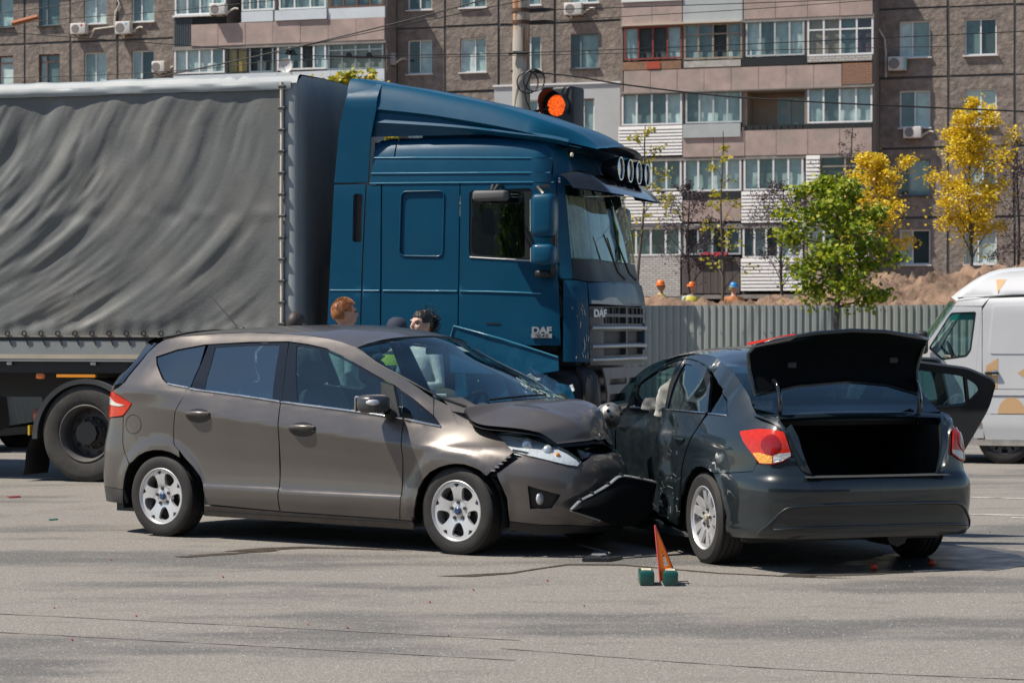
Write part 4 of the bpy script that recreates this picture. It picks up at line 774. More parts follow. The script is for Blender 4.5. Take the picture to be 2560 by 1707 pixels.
# ------------------------------------------------------------------ silver-brown compact people carrier
PAINTF=pm('grey_brown_metallic',(.130,.116,.106),.34,metal=.5,coat=.7,var=.05,vs=3,coatr=.05,rvar=.05)
def build_ford():
    SH=ford_shell(); P=SH.P
    T=thing('compact_car','grey-brown metallic hatchback with crumpled bonnet rammed nose-first into a dark saloon','car',(-1.0354,18.2749,0),R(-33.4))
    def crush(p):
        p=np.array(p,float); x,y,z=p[...,0],p[...,1],p[...,2]
        a=sstep(1.35,2.2,x)
        dx=-a*.50*sstep(-.10,.75,y)-a*.05*sstep(-.5,-.1,y)
        n=fbm(x*5+3,y*5+z*4,3)*.10*a*sstep(-.25,.2,y)
        p[...,0]=x+dx+n; p[...,2]=z+n*.6*sstep(.5,.8,z); p[...,1]=y-a*.05*sstep(.3,.8,y)
        return p
    def fn(sy,ins=0,dmg=True):
        def f(u,z):
            p=P(u,z)*np.array([1,sy,1.])
            return crush(p) if dmg else p
        return f
    qwin=[(4.438,1.351),(4.241,1.405),(3.985,1.444),(3.975,1.29),(3.991,1.131),(4.122,1.143),(4.2,1.158),(4.262,1.194),(4.397,1.308)]
    rwin=[(3.955,1.45),(3.549,1.465),(3.168,1.471),(3.143,1.354),(3.092,1.045),(3.18,1.052),(3.852,1.113),(3.978,1.129),(3.963,1.299)]
    rgl=[(3.881,1.432),(3.6,1.447),(3.246,1.453),(3.215,1.25),(3.184,1.057),(3.5,1.086),(3.848,1.116)]
    fwin=[(3.160,1.471),(2.96,1.45),(2.787,1.424),(2.63,1.375),(2.471,1.311),(2.196,1.194),(2.125,1.165),(2.035,.95),(2.401,.983),(3.086,1.041)]
    fgl=[(3.077,1.447),(2.93,1.433),(2.782,1.408),(2.63,1.36),(2.471,1.297),(2.230,1.19),(2.175,.972),(2.942,1.032),(3.02,1.25)]
    tri=[(2.113,1.165),(2.02,.948),(1.709,.894),(1.774,.957),(1.906,1.047)]; trg=[(2.060,1.115),(2.024,.981),(1.778,.932),(1.880,1.01)]
    side=[(1.803,1.08),(1.91,1.142),(2.02,1.203),(2.16,1.265),(2.287,1.323),(2.4,1.383),(2.5,1.432),(2.66,1.473),(2.8,1.497),(2.975,1.516),(3.205,1.530),(3.606,1.541),(3.901,1.531),(4.27,1.507),(4.42,1.485),(4.50,1.45),(4.594,1.384),(4.64,1.27),(4.667,1.161),(4.72,1.12),(4.815,1.092),(4.68,1.05),(4.545,.999),(4.60,.945),(4.651,.9),(4.648,.80),(4.643,.698),(4.614,.617),(4.549,.548),(4.528,.553),(4.46,.606),(4.385,.638),(4.30,.655),(4.217,.656),(4.13,.643),(4.065,.617),(4.040,.606),(4.049,.659),(4.09,.69),(4.106,.713),(4.112,.76),(4.11,.806),(4.1,.88),(4.086,.945),(4.049,1.014),(3.983,1.113),(3.991,1.124),(4.122,1.136),(4.2,1.151),(4.268,1.188),(4.40,1.300),(4.448,1.357),(4.241,1.413),(3.985,1.452),(3.549,1.473),(3.168,1.478),(2.96,1.457),(2.787,1.430),(2.63,1.381),(2.471,1.317),(2.196,1.200),(2.115,1.168),(1.906,1.052),(1.774,.962)]
    fender=[(1.795,1.078),(1.676,1.023),(1.635,.96),(1.59,.903),(1.447,.873),(1.299,.845),(1.2,.79),(1.094,.722),(1.18,.64),(1.262,.56),(1.32,.599),(1.38,.62),(1.442,.635),(1.51,.636),(1.569,.629),(1.65,.607),(1.729,.572),(1.79,.52),(1.836,.449),(1.852,.343),(1.901,.222),(2.012,.224),(1.985,.337),(1.964,.662),(1.988,.939),(1.85,.914),(1.70,.888),(1.768,.958)]
    fdoor=[(1.996,.939),(1.971,.662),(1.985,.5),(1.992,.337),(2.02,.226),(3.088,.241),(3.080,.404),(3.072,.852),(3.092,1.036),(2.975,1.029),(2.401,.979)]
    rdoor=[(3.983,1.122),(3.852,1.107),(3.5,1.077),(3.102,1.037),(3.082,.852),(3.090,.404),(3.098,.241),(3.778,.265),(3.79,.33),(3.803,.401),(3.84,.47),(3.901,.536),(3.98,.60),(4.042,.659),(4.082,.69),(4.098,.713),(4.104,.76),(4.102,.806),(4.092,.88),(4.078,.945),(4.041,1.014)]
    sill=[(1.901,.214),(3.0,.229),(3.815,.250),(3.835,.20),(3.852,.17),(3.0,.165),(1.93,.155)]
    rbump=[(4.659,.894),(4.905,.876),(5.2,.80),(5.7329,.76),(5.7329,.345),(5.2,.345),(4.917,.365),(4.794,.353),(4.626,.343),(4.615,.40),(4.594,.467),(4.557,.54),(4.622,.617),(4.651,.698),(4.657,.80)]
    rlow=[(4.626,.338),(4.794,.348),(4.917,.36),(5.2,.34),(5.7329,.34),(5.7329,.22),(5.2,.22),(4.864,.24),(4.655,.232),(4.606,.238)]
    tail=[(4.893,1.068),(4.925,.996),(4.915,.9),(4.905,.884),(4.78,.893),(4.659,.905),(4.60,.95),(4.553,.999),(4.68,1.045),(4.815,1.088)]
    for sy in (-1,1):
        f=fn(sy)
        panel('side_panel',side,f,PAINTF,T,res=.045)
        panel('wing',fender,f,PAINTF,T,res=.04)
        d=panel('front_door',fdoor,f,PAINTF,T,res=.03); d2=panel('rear_door',rdoor,f,PAINTF,T,res=.03)
        panel('sill',sill,f,pm('sill_dusty',(.10,.088,.078),.5,metal=.3,var=.3,vs=9),T,res=.06)
        panel('window_frame',rwin,f,BLACKG,d2,[rgl],res=.05,inset=.008,lip=.01); panel('window_glass',rgl,f,GLASST,d2,res=.08,inset=.012,lip=0)
        panel('window_frame',fwin,f,BLACKG,d,[fgl],res=.05,inset=.008,lip=.01); panel('window_glass',fgl,f,GLASS,d,res=.08,inset=.012,lip=0)
        panel('quarter_window',qwin,f,GLASST,T,res=.08,inset=.010,lip=0); panel('corner_window_frame',tri,f,BLACKG,T,[trg],res=.05,inset=.008,lip=.01); panel('corner_window',trg,f,GLASS,T,res=.08,inset=.012,lip=0)
        # bright strip under the windows and rubber seal over them
        for nm,ln,mt,rr,par in (('belt_trim',[(4.20,1.156),(3.99,1.127)],CHROME,.006,T),('belt_trim',[(3.978,1.122),(3.852,1.108),(3.5,1.078),(3.102,1.039)],CHROME,.008,d2),('belt_trim',[(3.09,1.035),(2.975,1.028),(2.401,.979),(2.00,.938)],CHROME,.008,d),('belt_trim',[(1.985,.936),(1.85,.913),(1.70,.886)],CHROME,.008,T)):
            L=resamp(ln+ln[::-1],.08)[:int(1e9)]; L=crom(ln,10); q=f(L[:,0],L[:,1]); q[:,1]+=sy*.004
            MB().tube(q,rr,6).build(nm,mt,par,60)
        gas=[(4.532+.088*math.cos(a),.843+.072*math.sin(a)) for a in np.linspace(0,2*math.pi,25)[:-1]]
        if sy<0:
            q=np.array([f(np.array([a]),np.array([b]))[0] for a,b in gas+gas[:1]]); q[:,1]+=sy*-.001; MB().tube(q,.0035,5).build('fuel_flap_seam',BLACK,T)
        # lamps
        t=panel('tail_lamp',tail,f,LENSR,T,res=.03,inset=-.006,lip=.03); 
        panel('reverse_lens',[(4.875,1.045),(4.86,.985),(4.70,.975),(4.63,.985),(4.74,1.0)],f,LENSW,t,res=.03,inset=-.010,lip=.006)
        # handles
        for u0,z0,par in ((3.848,.925,d2),(2.852,.845,d)):
            th=np.linspace(0,2*math.pi,25)[:-1]; el=[(u0+.125*math.cos(a),z0-.004+.052*math.sin(a)) for a in th]
            panel('handle_recess_shade',el,f,pm('recess_shade',(.022,.020,.019),.4,metal=.3,coat=.3),par,res=.03,inset=-.0015,lip=0)  # flat dark ellipse: the shade of the handle recess is painted on
            L=np.array([(u0+a,z0+.012+.004*math.cos(a*12)) for a in np.linspace(-.11,.11,9)]); q=f(L[:,0],L[:,1]); q[:,1]+=sy*np.array([.008,.024,.032,.035,.036,.035,.032,.024,.008])
            MB().tube(q,[.012,.016,.019,.020,.020,.020,.019,.016,.012],8,sq=.9).build('door_handle',PAINTF,par,60)
        # door mirror
        c=(.76,sy*1.04,1.043); b=MB(); b.sup(c,(.085,.125,.066),.55,.55,24,14); m=b.build('mirror',pm('mirror_grey',(.06,.06,.062),.3,metal=.2,coat=.5),T,60)
        MB().sup((.805,sy*1.115,1.055),(.045,.052,.024),.7,.7,12,8).build('indicator_lens',LENSW,m,60)
        MB().tube([(.80,sy*.93,.99),(.79,sy*.87,.955)],[.03,.045],8).build('mirror_arm',BLACK,m,60)
        MB().box(.665,.678,sy*1.04-.1,sy*1.04+.1,.99,1.095,.01).build('mirror_glass',CHROME,m)
        part('mirror_sail',BLACK,m,lambda b:b.add([tuple(f(np.array([a]),np.array([z]))[0]+np.array([0,sy*.004,0])) for a,z in ((2.23,1.19),(2.125,1.165),(2.03,.95),(2.19,.962))],[(0,1,2,3)]))
        # wheel-arch liners
        for hx in (1.36,-1.36):
            a=np.linspace(R(-15),R(195),22); G=np.array([[(hx+.385*math.cos(t),sy*yy,.30+.385*math.sin(t)) for yy in (.885,.60)] for t in a]); b=MB(); b.grid(G); b.prism([(hx+.385*math.cos(t),.30+.385*math.sin(t)) for t in a],sy*.60,sy*.58); b.build('arch_liner',BLACK,T)
    panel('rear_bumper',rbump,fn(1),PAINTF,T,res=.05,both=True); panel('bumper_skirt',rlow,fn(1),pm('grey_trim',(.06,.058,.055),.6,var=.2,vs=8),T,res=.06,both=True)
    panel('tailgate',[(4.93,1.06),(4.83,1.092),(4.80,1.13),(5.733,1.13),(5.733,.765),(5.2,.805),(4.92,.878)],fn(1),PAINTF,T,res=.06,both=True)
    panel('rear_window',[(4.69,1.155),(4.66,1.28),(4.615,1.384),(4.52,1.46),(5.733,1.49),(5.733,1.135),(4.80,1.135)],fn(1),BLACKG,T,res=.06,both=True)
    # spoiler over the rear window
    G=[]
    for t in np.linspace(-1,1,15):
        y=t*.60; e=1-.5*t*t; G.append([(-1.50,y,1.515+.05*(1-t*t)),(-1.66,y,1.50+.055*(1-t*t)),(-1.74-.02*e,y,1.47+.05*(1-t*t)),(-1.73,y,1.45+.05*(1-t*t)),(-1.58,y,1.455+.05*(1-t*t)),(-1.50,y,1.47+.04*(1-t*t))])
    b=MB(); b.grid(G); b.build('spoiler',BLACKG,T,50)
    # roof / windscreen
    E=np.array([(1.303,1.028),(1.143,1.083),(.882,1.203),(.588,1.325),(.37,1.433),(.2,1.475),(0,1.51),(-.3,1.531),(-.68,1.543),(-1.1,1.530),(-1.35,1.511),(-1.56,1.487)])[::-1]
    ez=lambda x:pchip(E[:,0],E[:,1],x); zc=lambda x:pchip([-1.75,-1.4,-1.0,-.4,-.1,.2,.5,.8],[1.525,1.560,1.583,1.600,1.598,1.575,1.515,1.40],x)
    ey=lambda x:P(SH.ux(x),ez(x))[...,1]
    def roof(s,t):
        v=2*t-1; x0=-1.56-.12*(1-v*v); x1=.37+.13*(1-v*v); x=x0+(x1-x0)*s; xe=np.clip(x,-1.56,.37); e=ez(xe); Y=ey(xe); q=1-np.abs(v)**2.3
        return np.stack([x,v*Y,e+(np.maximum(zc(x),e)-e)*q],-1)
    gridpart('roof',roof,50,33,PAINTF,T)
    def ws(s,t):
        v=2*t-1; xe=.37+s*(1.30-.37); e=ez(xe); Y=ey(xe)-.004; q=1-np.abs(v)**2.0
        bx=.13+s*.10; z0=e+ (np.maximum(zc(.5),0)-ez(.37))*0
        zt=(zc(np.array(.5))-ez(np.array(.37)))*q; zb=.045*q
        return np.stack([xe+bx*q,v*Y,e+zt*(1-s)+zb*s-.004],-1)
    gridpart('windscreen',ws,30,25,GLASS,T)
    part('windscreen_seal',BLACK,T,lambda b:(b.tube([tuple(ws(np.array(0.),np.array(t))) for t in np.linspace(0,1,21)],.008,6),b.tube([tuple(ws(np.array(s),np.array(0.))) for s in np.linspace(0,1,14)],.008,6),b.tube([tuple(ws(np.array(s),np.array(1.))) for s in np.linspace(0,1,14)],.008,6)))
    # bonnet, buckled
    def bonnet(s,t):
        v=2*t-1; av=np.abs(v)
        xb=1.335+.20*(1-v*v); xf=1.985+.19*(1-av**2.2); x=xb+(xf-xb)*s
        yw=pchip([0,.2,.5,.8,1],[.755,.79,.775,.69,.56],s); y=v*yw
        ze=pchip([0,.12,.3,.6,.85,1],[1.02,.935,.902,.888,.858,.775],s); zcn=pchip([0,.3,.6,.85,.95,1],[1.065,1.045,1.0,.935,.875,.80],s)
        z=ze+(zcn-ze)*(1-av**2.4)
        z=z+.020*np.exp(-((av-.62)/.10)**2)*np.sin(np.pi*np.clip(s,0,1))    # pressed crease
        z=z+.030*np.exp(-((s-.50)/.30)**2-((v-.15)/.5)**2)                   # buckle
        z=z+.018*np.exp(-((s-.80)/.08)**2-((v+.05)/.30)**2)-.07*np.exp(-((s-.95)/.10)**2-((v-.15)/.40)**2)
        z=z+(np.abs(fbm(x*7,y*7,3))-.1)*.20*sstep(.62,.92,s)*sstep(-.65,-.1,v)
        return crush(np.stack([x,y,z],-1))
    gridpart('bonnet',bonnet,60,61,PAINTF,T)
    def under(s,t): q=bonnet(s,t); q[...,2]-=.03; return q
    gridpart('bonnet_inner',under,20,21,BLACK,T)
    part('cowl',BLACK,T,lambda b:b.grid([[tuple(ws(np.array(1.0),np.array(t))+np.array([-.03,0,-.02])),tuple(np.array(bonnet(np.array(0.02),np.array(t)))+np.array([.03,0,-.03]))] for t in np.linspace(0,1,21)]))
    for sy in (-1,1): panel('cowl_side',[(1.69,1.03),(1.61,.91),(1.46,.88),(1.36,.93),(1.48,1.02),(1.62,1.09),(1.75,1.085)],fn(sy),PAINTF,T,res=.05,inset=.006,lip=0)
    # front bumper and lamps
    fb=[(1.188,.575),(1.09,.645),(1.0,.708),(.947,.685),(.77,.649),(.594,.614),(.555,.645),(.42,.69),(0,.70),(0,.20),(.35,.20),(.66,.225),(.897,.232),(1.102,.25),(1.105,.33),(1.111,.41),(1.143,.482),(1.176,.545)]
    fog=[(.967,.497),(.738,.434),(.799,.34),(.951,.337)]; low=[(0,.47),(.36,.45),(.42,.30),(0,.27)]
    bf=fn(-1); bl=fn(1)
    panel('front_bumper',fb,bf,PAINTF,T,[fog,[(.02,.48),(.40,.46),(.46,.29),(.02,.26)]],res=.035)
    panel('front_bumper_crushed',fb,bl,PAINTF,T,[[(.02,.48),(.40,.46),(.46,.29),(.02,.26)]],res=.035)
    for f in (bf,bl):
        panel('bumper_lip',[(0,.195),(.35,.195),(.66,.22),(.897,.227),(1.102,.245),(1.115,.184),(.902,.157),(.639,.163),(0,.15)],f,BLACK,T,res=.05)
        panel('fog_lamp_bezel',fog,f,BLACK,T,res=.05,inset=.035,lip=0)
        panel('lower_grille',[(.02,.48),(.40,.46),(.46,.29),(.02,.26)],f,BLACK,T,res=.05,inset=.04,lip=0)
        g=panel('grille',[(0,.845),(.30,.835),(.50,.76),(.52,.68),(.42,.695),(0,.705)],f,BLACKG,T,res=.04,inset=.015)
        for zz in (.745,.79):
            L=np.array([(u,zz-.1*max(0,u-.1)**2) for u in np.linspace(0.0,.42,12)]); q=f(L[:,0],L[:,1]); MB().tube(q,.009,6,sq=.6).build('grille_bar',pm('dark_chrome',(.10,.10,.11),.25,metal=.9),g,60)
    q=bf(np.array([.865]),np.array([.407]))[0]; MB().sup(tuple(q+np.array([-.03,.02,0])),(.02,.045,.045),1,1,14,8).build('fog_lamp',LENSW,T,60)
    hl=[(1.303,.845),(1.2,.842),(1.078,.83),(.95,.813),(.82,.791),(.72,.763),(.635,.728),(.57,.68),(.557,.656),(.594,.625),(.68,.637),(.77,.657),(.947,.694),(1.094,.723),(1.2,.785)]
    for f in (bf,bl):
        h=panel('headlamp',hl,f,pm('headlamp_bowl',(.80,.84,.87),.30,metal=.35,bump=.006,bs=26),T,res=.03,inset=.024,lip=0)
        panel('headlamp_glass',hl,f,LAMPG,h,res=.04,inset=-.003,lip=.03)
        for u0,z0,r in ((.98,.755,.062),(.80,.715,.055)):
            q=f(np.array([u0]),np.array([z0]))[0]; n=q-f(np.array([u0]),np.array([z0]))[0]
            MB().sup(tuple(q+np.array([-.055,(.05 if q[1]<0 else -.05),0])),(r*.8,r*.8,r),1,1,16,10).build('lamp_reflector',pm('lamp_silver',(.70,.72,.74),.18,metal=.6),h,60)
        q=f(np.array([.72]),np.array([.70]))[0]; MB().sup(tuple(q+np.array([-.03,.02,0])),(.018,.018,.018),1,1,10,6).build('indicator_bulb',LENSA,h,60)
        part('headlamp_trim',BLACK,h,lambda b:b.tube([tuple(f(np.array([a]),np.array([z]))[0]) for a,z in [(.557,.652),(.594,.620),(.68,.632),(.77,.652),(.947,.689),(1.094,.719)]],.007,6))
    # clips exposed in the gap between wing and bumper
    part('bumper_bracket',BLACK,T,lambda b:[b.add([tuple(bf(np.array([a]),np.array([z]))[0]+np.array([-.015,.018,0])) for a,z in ((1.30,.56),(1.10,.74),(.97,.72),(1.17,.55))],[(0,1,2,3)])])
    for k in range(5):
        t=k/5+.1; a=np.array([1.10+.12*t+.0]); z=np.array([.70-.115*t]); q=bf(a,z)[0]; MB().box(q[0]-.02,q[0]+.012,q[1]-.012,q[1]+.004,q[2]-.006,q[2]+.006).build('bumper_clip',pm('grey_clip',(.2,.2,.2),.5),T)
    # wheels
    for sy in (-1,1):
        make_wheel(T,(-1.36,sy*.79,.305),.305,.212,.20,'star',sy,spin=R(8)); make_wheel(T,(1.36,sy*.79,.305),.305,.212,.20,'star',sy,steer=R(-2),spin=R(2))
    # dark inner body, cabin
    part('underbody',BLACK,T,lambda b:(b.box(-1.9,1.75,-.78,.78,.17,.24),b.box(1.10,1.18,-.70,.70,.24,.92),b.box(-.95,.95,-.86,-.835,.2,.93),b.box(-.95,.95,.835,.86,.2,.93),b.box(-2.0,-1.75,-.7,.7,.24,.9),b.box(1.25,1.80,-.5,.45,.3,.80),b.box(1.25,1.72,-.62,.5,.78,.83),b.box(-1.75,-1.0,-.80,-.75,.66,.98),b.box(-1.75,-1.0,.75,.80,.66,.98)))
    def dash(b):
        G=[]
        for v in np.linspace(-1,1,13):
            y=v*.74; G.append([(1.36,y,.975),(1.15,y,1.0),(.98,y,1.01+.02*math.cos(v*9)),(.86,y,.97),(.84,y,.80),(.9,y,.60)])
        b.grid(G)
    part('dashboard',pm('dash_grey',(.05,.052,.055),.6),T,dash,50)
    for y in (.37,-.37):
        s=part('front_seat',SEAT,T,lambda b:(b.box(-.10,.42,y-.24,y+.24,.36,.52,.06),b.sup((-.16,y,.82),(.10,.25,.33),.5,.6,20,12,rot=Matrix.Rotation(R(-14),3,'Y'))),50)
        part('headrest',SEAT,s,lambda b:(b.sup((-.30,y,1.235),(.055,.14,.095),.6,.6),b.tube([(-.27,y-.06,1.1),(-.29,y-.06,1.2)],.008),b.tube([(-.27,y+.06,1.1),(-.29,y+.06,1.2)],.008)),50)
    s=part('rear_seat',SEAT,T,lambda b:(b.box(-1.05,-.55,-.66,.66,.38,.52,.06),b.box(-1.22,-1.05,-.66,.66,.5,1.0,.06)),50)
    for y in (.42,0,-.42): part('headrest',SEAT,s,lambda b:b.sup((-1.17,y,1.08),(.05,.12,.075),.6,.6),50)
    sw=MB(); th=np.linspace(0,2*math.pi,25); M=Matrix.Translation((.62,.37,.93))@Matrix.Rotation(R(-62),4,'Y')
    sw.tube([tuple(M@Vector((.19*math.cos(a),.19*math.sin(a),0))) for a in th],.016,8); sw.tube([tuple(M@Vector((-.18,0,0))),tuple(M@Vector((.18,0,0)))],.02,6); sw.build('steering_wheel',BLACK,T,60)
    part('interior_mirror',BLACK,T,lambda b:b.box(.55,.57,-.12,.12,1.38,1.44,.01))
    part('windscreen_sticker',WHITEP,T,lambda b:b.add([tuple(ws(np.array(s_),np.array(t_))+np.array([-.004,0,-.006])) for s_,t_ in ((.13,.62),(.13,.68),(.20,.68),(.20,.62))],[(0,1,2,3)]))
    # aerial, wiper
    part('aerial',BLACK,T,lambda b:(b.sup((-1.32,0,1.568),(.05,.02,.018),.7,.7),b.tube([(-1.33,0,1.57),(-1.62,0,1.83)],[.006,.003],6)),50)
    part('wiper',BLACK,T,lambda b:b.tube([tuple(ws(np.array(.985),np.array(t))+np.array([.0,0,.018])) for t in np.linspace(.12,.52,8)],.009,6))
    # shattered corner of the windscreen
    CR=pm('crazed_glass',(.55,.68,.66),.35,bump=.01,bs=90,spec=.8)
    mb=MB(); rng=random.Random(4)
    for k in range(70):
        s_=rng.uniform(.72,1.0); t_=rng.uniform(.52,.80); a=np.array(ws(np.array(s_),np.array(t_))); ln=rng.uniform(.02,.09); an=rng.uniform(0,6.28); b_=np.array(ws(np.array(min(1,s_+ln*.8*math.sin(an))),np.array(t_+ln*.6*math.cos(an))))
        mb.tube([tuple(a+np.array([0,0,.004])),tuple(b_+np.array([0,0,.004]))],.0016,4,caps=False)
    tag(mb.build('windscreen_cracks',CR,T),kind='stuff')
    part('windscreen_flap',glassm('loose_glass',(.55,.66,.64),.12,.08),T,lambda b:b.add([tuple(ws(np.array(a),np.array(c))+np.array(d)) for a,c,d in ((.70,.58,(0,0,.02)),(.68,.70,(.02,0,.10)),(.86,.80,(.05,0,.08)),(.97,.72,(.02,0,.02)),(.95,.60,(0,0,.01)))],[(0,1,2,3,4)]))
    return T
build_ford()
# ------------------------------------------------------------------ dark saloon with open boot
PAINTC=pm('dark_teal_grey',(.006,.0125,.0165),.36,coat=1.,spec=.4,var=.08,vs=3,coatr=.03,rvar=.05)
PAINTD=pm('scuffed_dark',(.008,.014,.017),.42,coat=.8,spec=.35,var=.35,vs=11,coatr=.08,rvar=.12)
def build_saloon():
    S=cruze_shell(); P=S.P
    T=thing('saloon_car','dark grey saloon with its boot lid up and its near side crushed by the hatchback','car',(2.07007,16.44971,0),R(108.5))
    def hurt(p):   # only the left flank is stove in
        p=np.array(p,float); x,y,z=p[...,0],p[...,1],p[...,2]; a=(y>.25)
        d=-.26*np.exp(-((x-1.55)/.52)**2)*sstep(.15,.45,z)*(1-.80*sstep(.92,1.2,z))
        d=d+.055*fbm(x*6.5,z*6.5+2,3)*np.exp(-((x-1.15)/.55)**2)*sstep(1.02,.9,z)
        d=d-.07*np.abs(fbm(x*4.5+3,z*4.5+8,3))*np.exp(-((x-.95)/.35)**2)*sstep(1.0,.88,z)*sstep(.22,.34,z)
        d=d-.045*np.exp(-((x-.62-.12*(z-.5))/.06)**2)*sstep(.25,.4,z)*sstep(1.0,.85,z)+.03*np.exp(-((x-.75)/.05)**2)*sstep(1.0,.8,z)
        d=d-.018*np.exp(-((x+.12+.5*(z-1.1))/.05)**2)*sstep(1.0,1.08,z)-.015*np.exp(-((x-.02+.3*(z-1.1))/.04)**2)*sstep(1.02,1.1,z)
        p[...,1]=np.where(a,y+d,y); return p
    def fn(sy): return lambda u,z:hurt(P(u,z)*np.array([1,sy,1.]))
    roofe=[(2.05,.985),(2.169,1.101),(2.28,1.195),(2.382,1.262),(2.50,1.31),(2.611,1.340),(2.859,1.378),(3.048,1.392),(3.324,1.390),(3.55,1.372),(3.746,1.340),(3.9,1.315),(4.026,1.275),(4.12,1.23),(4.22,1.172),(4.30,1.12),(4.381,1.060),(4.472,1.012)]
    dtop=[(2.14,1.0),(2.21,1.085),(2.32,1.17),(2.42,1.225),(2.55,1.275),(2.7,1.318),(2.85,1.345),(2.981,1.360),(3.13,1.357),(3.277,1.345),(3.5,1.315),(3.707,1.268),(3.84,1.225),(3.963,1.160)]
    quarter=[(x,z) for x,z in roofe]+[(4.543,.995),(4.705,.986),(4.62,.925),(4.421,.902),(4.46,.865),(4.5,.832),(4.59,.766),(4.63,.707),(4.602,.652),(4.362,.631),(4.165,.619),(4.117,.626),(4.05,.645),(3.979,.652),(3.90,.645),(3.821,.619),(3.735,.568),(3.664,.505),(3.62,.44),(3.60,.50),(3.612,.584),(3.65,.66),(3.701,.734),(3.77,.825),(3.84,.906),(3.89,.965),(3.93,1.0),(4.192,1.003),(4.10,1.08),(3.985,1.150),(3.963,1.166)]+dtop[::-1][1:]
    for sy in (1,-1):
        f=fn(sy)
        panel('side_panel',quarter,f,PAINTC,T,res=.04)
        panel('quarter_window',[(3.985,1.140),(4.185,1.005),(3.94,1.005),(3.96,1.07)],f,GLASSD,T,res=.06,inset=.006,lip=0)
        L=crom([(3.93,1.0),(4.06,.999),(4.19,.997)],6); q=f(L[:,0],L[:,1]); q[:,1]+=sy*.003; MB().tube(q,.007,6).build('belt_trim',CHROME,T,60)
        panel('sill',[(1.9,.22),(2.938,.235),(3.48,.172),(3.52,.14),(3.0,.13),(1.9,.13)],f,PAINTD,T,res=.05)
        panel('wing',[(2.04,.98),(1.9,.93),(1.5,.88),(1.0,.80),(.75,.72),(.9,.60),(1.03,.52),(1.10,.56),(1.2,.62),(1.40,.655),(1.58,.62),(1.70,.52),(1.75,.36),(1.78,.24),(1.98,.235),(1.98,.9)],f,PAINTC,T,res=.05)
        tl=panel('tail_lamp',rpoly([(4.421,.897),(4.61,.918),(4.76,.915),(4.87,.903),(4.898,.839),(4.926,.752),(4.855,.713),(4.78,.698),(4.669,.698),(4.59,.764),(4.5,.83)],.02),f,LENSR,T,res=.03,inset=-.012,lip=.04)
        panel('indicator_lens',[(4.60,.767),(4.66,.772),(4.732,.757),(4.775,.752),(4.775,.706),(4.672,.705)],f,pm('amber_facets',(.80,.36,.04),.2,coat=.4,bump=.01,bs=70),tl,res=.03,inset=-.016,lip=.006)
        panel('reverse_lens',[(4.785,.752),(4.83,.768),(4.915,.776),(4.917,.753),(4.852,.720),(4.785,.707)],f,pm('clear_facets',(.55,.57,.57),.15,metal=.4,coat=1,bump=.01,bs=70),tl,res=.03,inset=-.016,lip=.006)
        th=np.linspace(0,2*math.pi,25)[:-1]; el=[(4.755+.085*math.cos(a),.825+.060*math.sin(a)) for a in th]; panel('lamp_ring',el,f,pm('deep_red',(.26,.003,.002),.12,coat=.5,var=.2,vs=50),tl,res=.03,inset=-.018,lip=.008)
        for hx in (2.55,0.):
            a=np.linspace(R(-15),R(195),22); G=np.array([[(hx+.365*math.cos(t),sy*yy,.295+.365*math.sin(t)) for yy in (.815,.52)] for t in a]); b=MB(); b.grid(G); b.prism([(hx+.365*math.cos(t),.295+.365*math.sin(t)) for t in a],sy*.52,sy*.50); b.build('arch_liner',BLACK,T)
    # near-side doors
    f=fn(1)
    rw=[(3.06,1.325),(3.2,1.318),(3.407,1.280),(3.60,1.225),(3.735,1.165),(3.80,1.08),(3.862,1.012),(3.5,1.010),(3.150,1.012)]
    rd=panel('rear_door',[(3.131,1.006),(3.07,.94),(3.044,.876),(3.055,.7),(3.068,.554),(3.085,.42),(3.076,.337),(2.99,.30),(3.2,.262),(3.45,.215),(3.520,.316),(3.56,.46),(3.592,.584),(3.63,.66),(3.681,.734),(3.75,.825),(3.818,.906),(3.87,.98),(3.885,1.003),(3.5,1.004)],f,PAINTD,T,res=.03)
    rs=random.Random(8)
    for k in range(20):
        u0=rs.uniform(3.10,3.50); z0=rs.uniform(.27,.50) if k<15 else rs.uniform(.5,.85); L=rs.uniform(.03,.14); q=f(np.array([u0,u0+L*.6,u0+L]),np.array([z0,z0+rs.uniform(-.02,.03),z0+rs.uniform(-.03,.05)])); q[:,1]+=.003; MB().tube(q,rs.uniform(.0007,.0014),4).build('scratch',pm('scratch_grey',(.20,.20,.20),.5),rd)
    panel('window_frame',[(2.99,1.352),(3.13,1.350),(3.277,1.338),(3.5,1.305),(3.68,1.25),(3.775,1.18),(3.85,1.08),(3.90,1.008),(3.5,1.007),(3.125,1.010)],f,BLACKG,rd,[rw],res=.04,inset=.0,lip=.02)
    panel('window_glass',rw,f,GLASSD,rd,res=.06,inset=.008,lip=0)
    L=crom([(3.14,1.005),(3.5,1.004),(3.88,1.003)],8); q=f(L[:,0],L[:,1]); q[:,1]+=.004; MB().tube(q,.007,6).build('belt_trim',CHROME,rd,60)
    q=f(np.linspace(3.66,3.50,5),np.full(5,.815)); q[:,1]+=np.array([.005,.02,.024,.02,.005]); MB().tube(q,.011,6).build('door_handle',PAINTD,rd,60)
    fd=panel('front_door',[(3.118,1.0),(3.035,.876),(3.058,.554),(3.066,.337),(2.97,.27),(2.6,.245),(2.0,.235),(1.99,.9),(2.05,.985),(2.55,.985)],f,PAINTD,T,res=.035)
    fw=[(2.23,1.075),(2.32,1.155),(2.42,1.208),(2.55,1.256),(2.75,1.30),(2.92,1.318),(3.0,1.20),(3.085,1.015),(2.55,.99),(2.28,.99)]
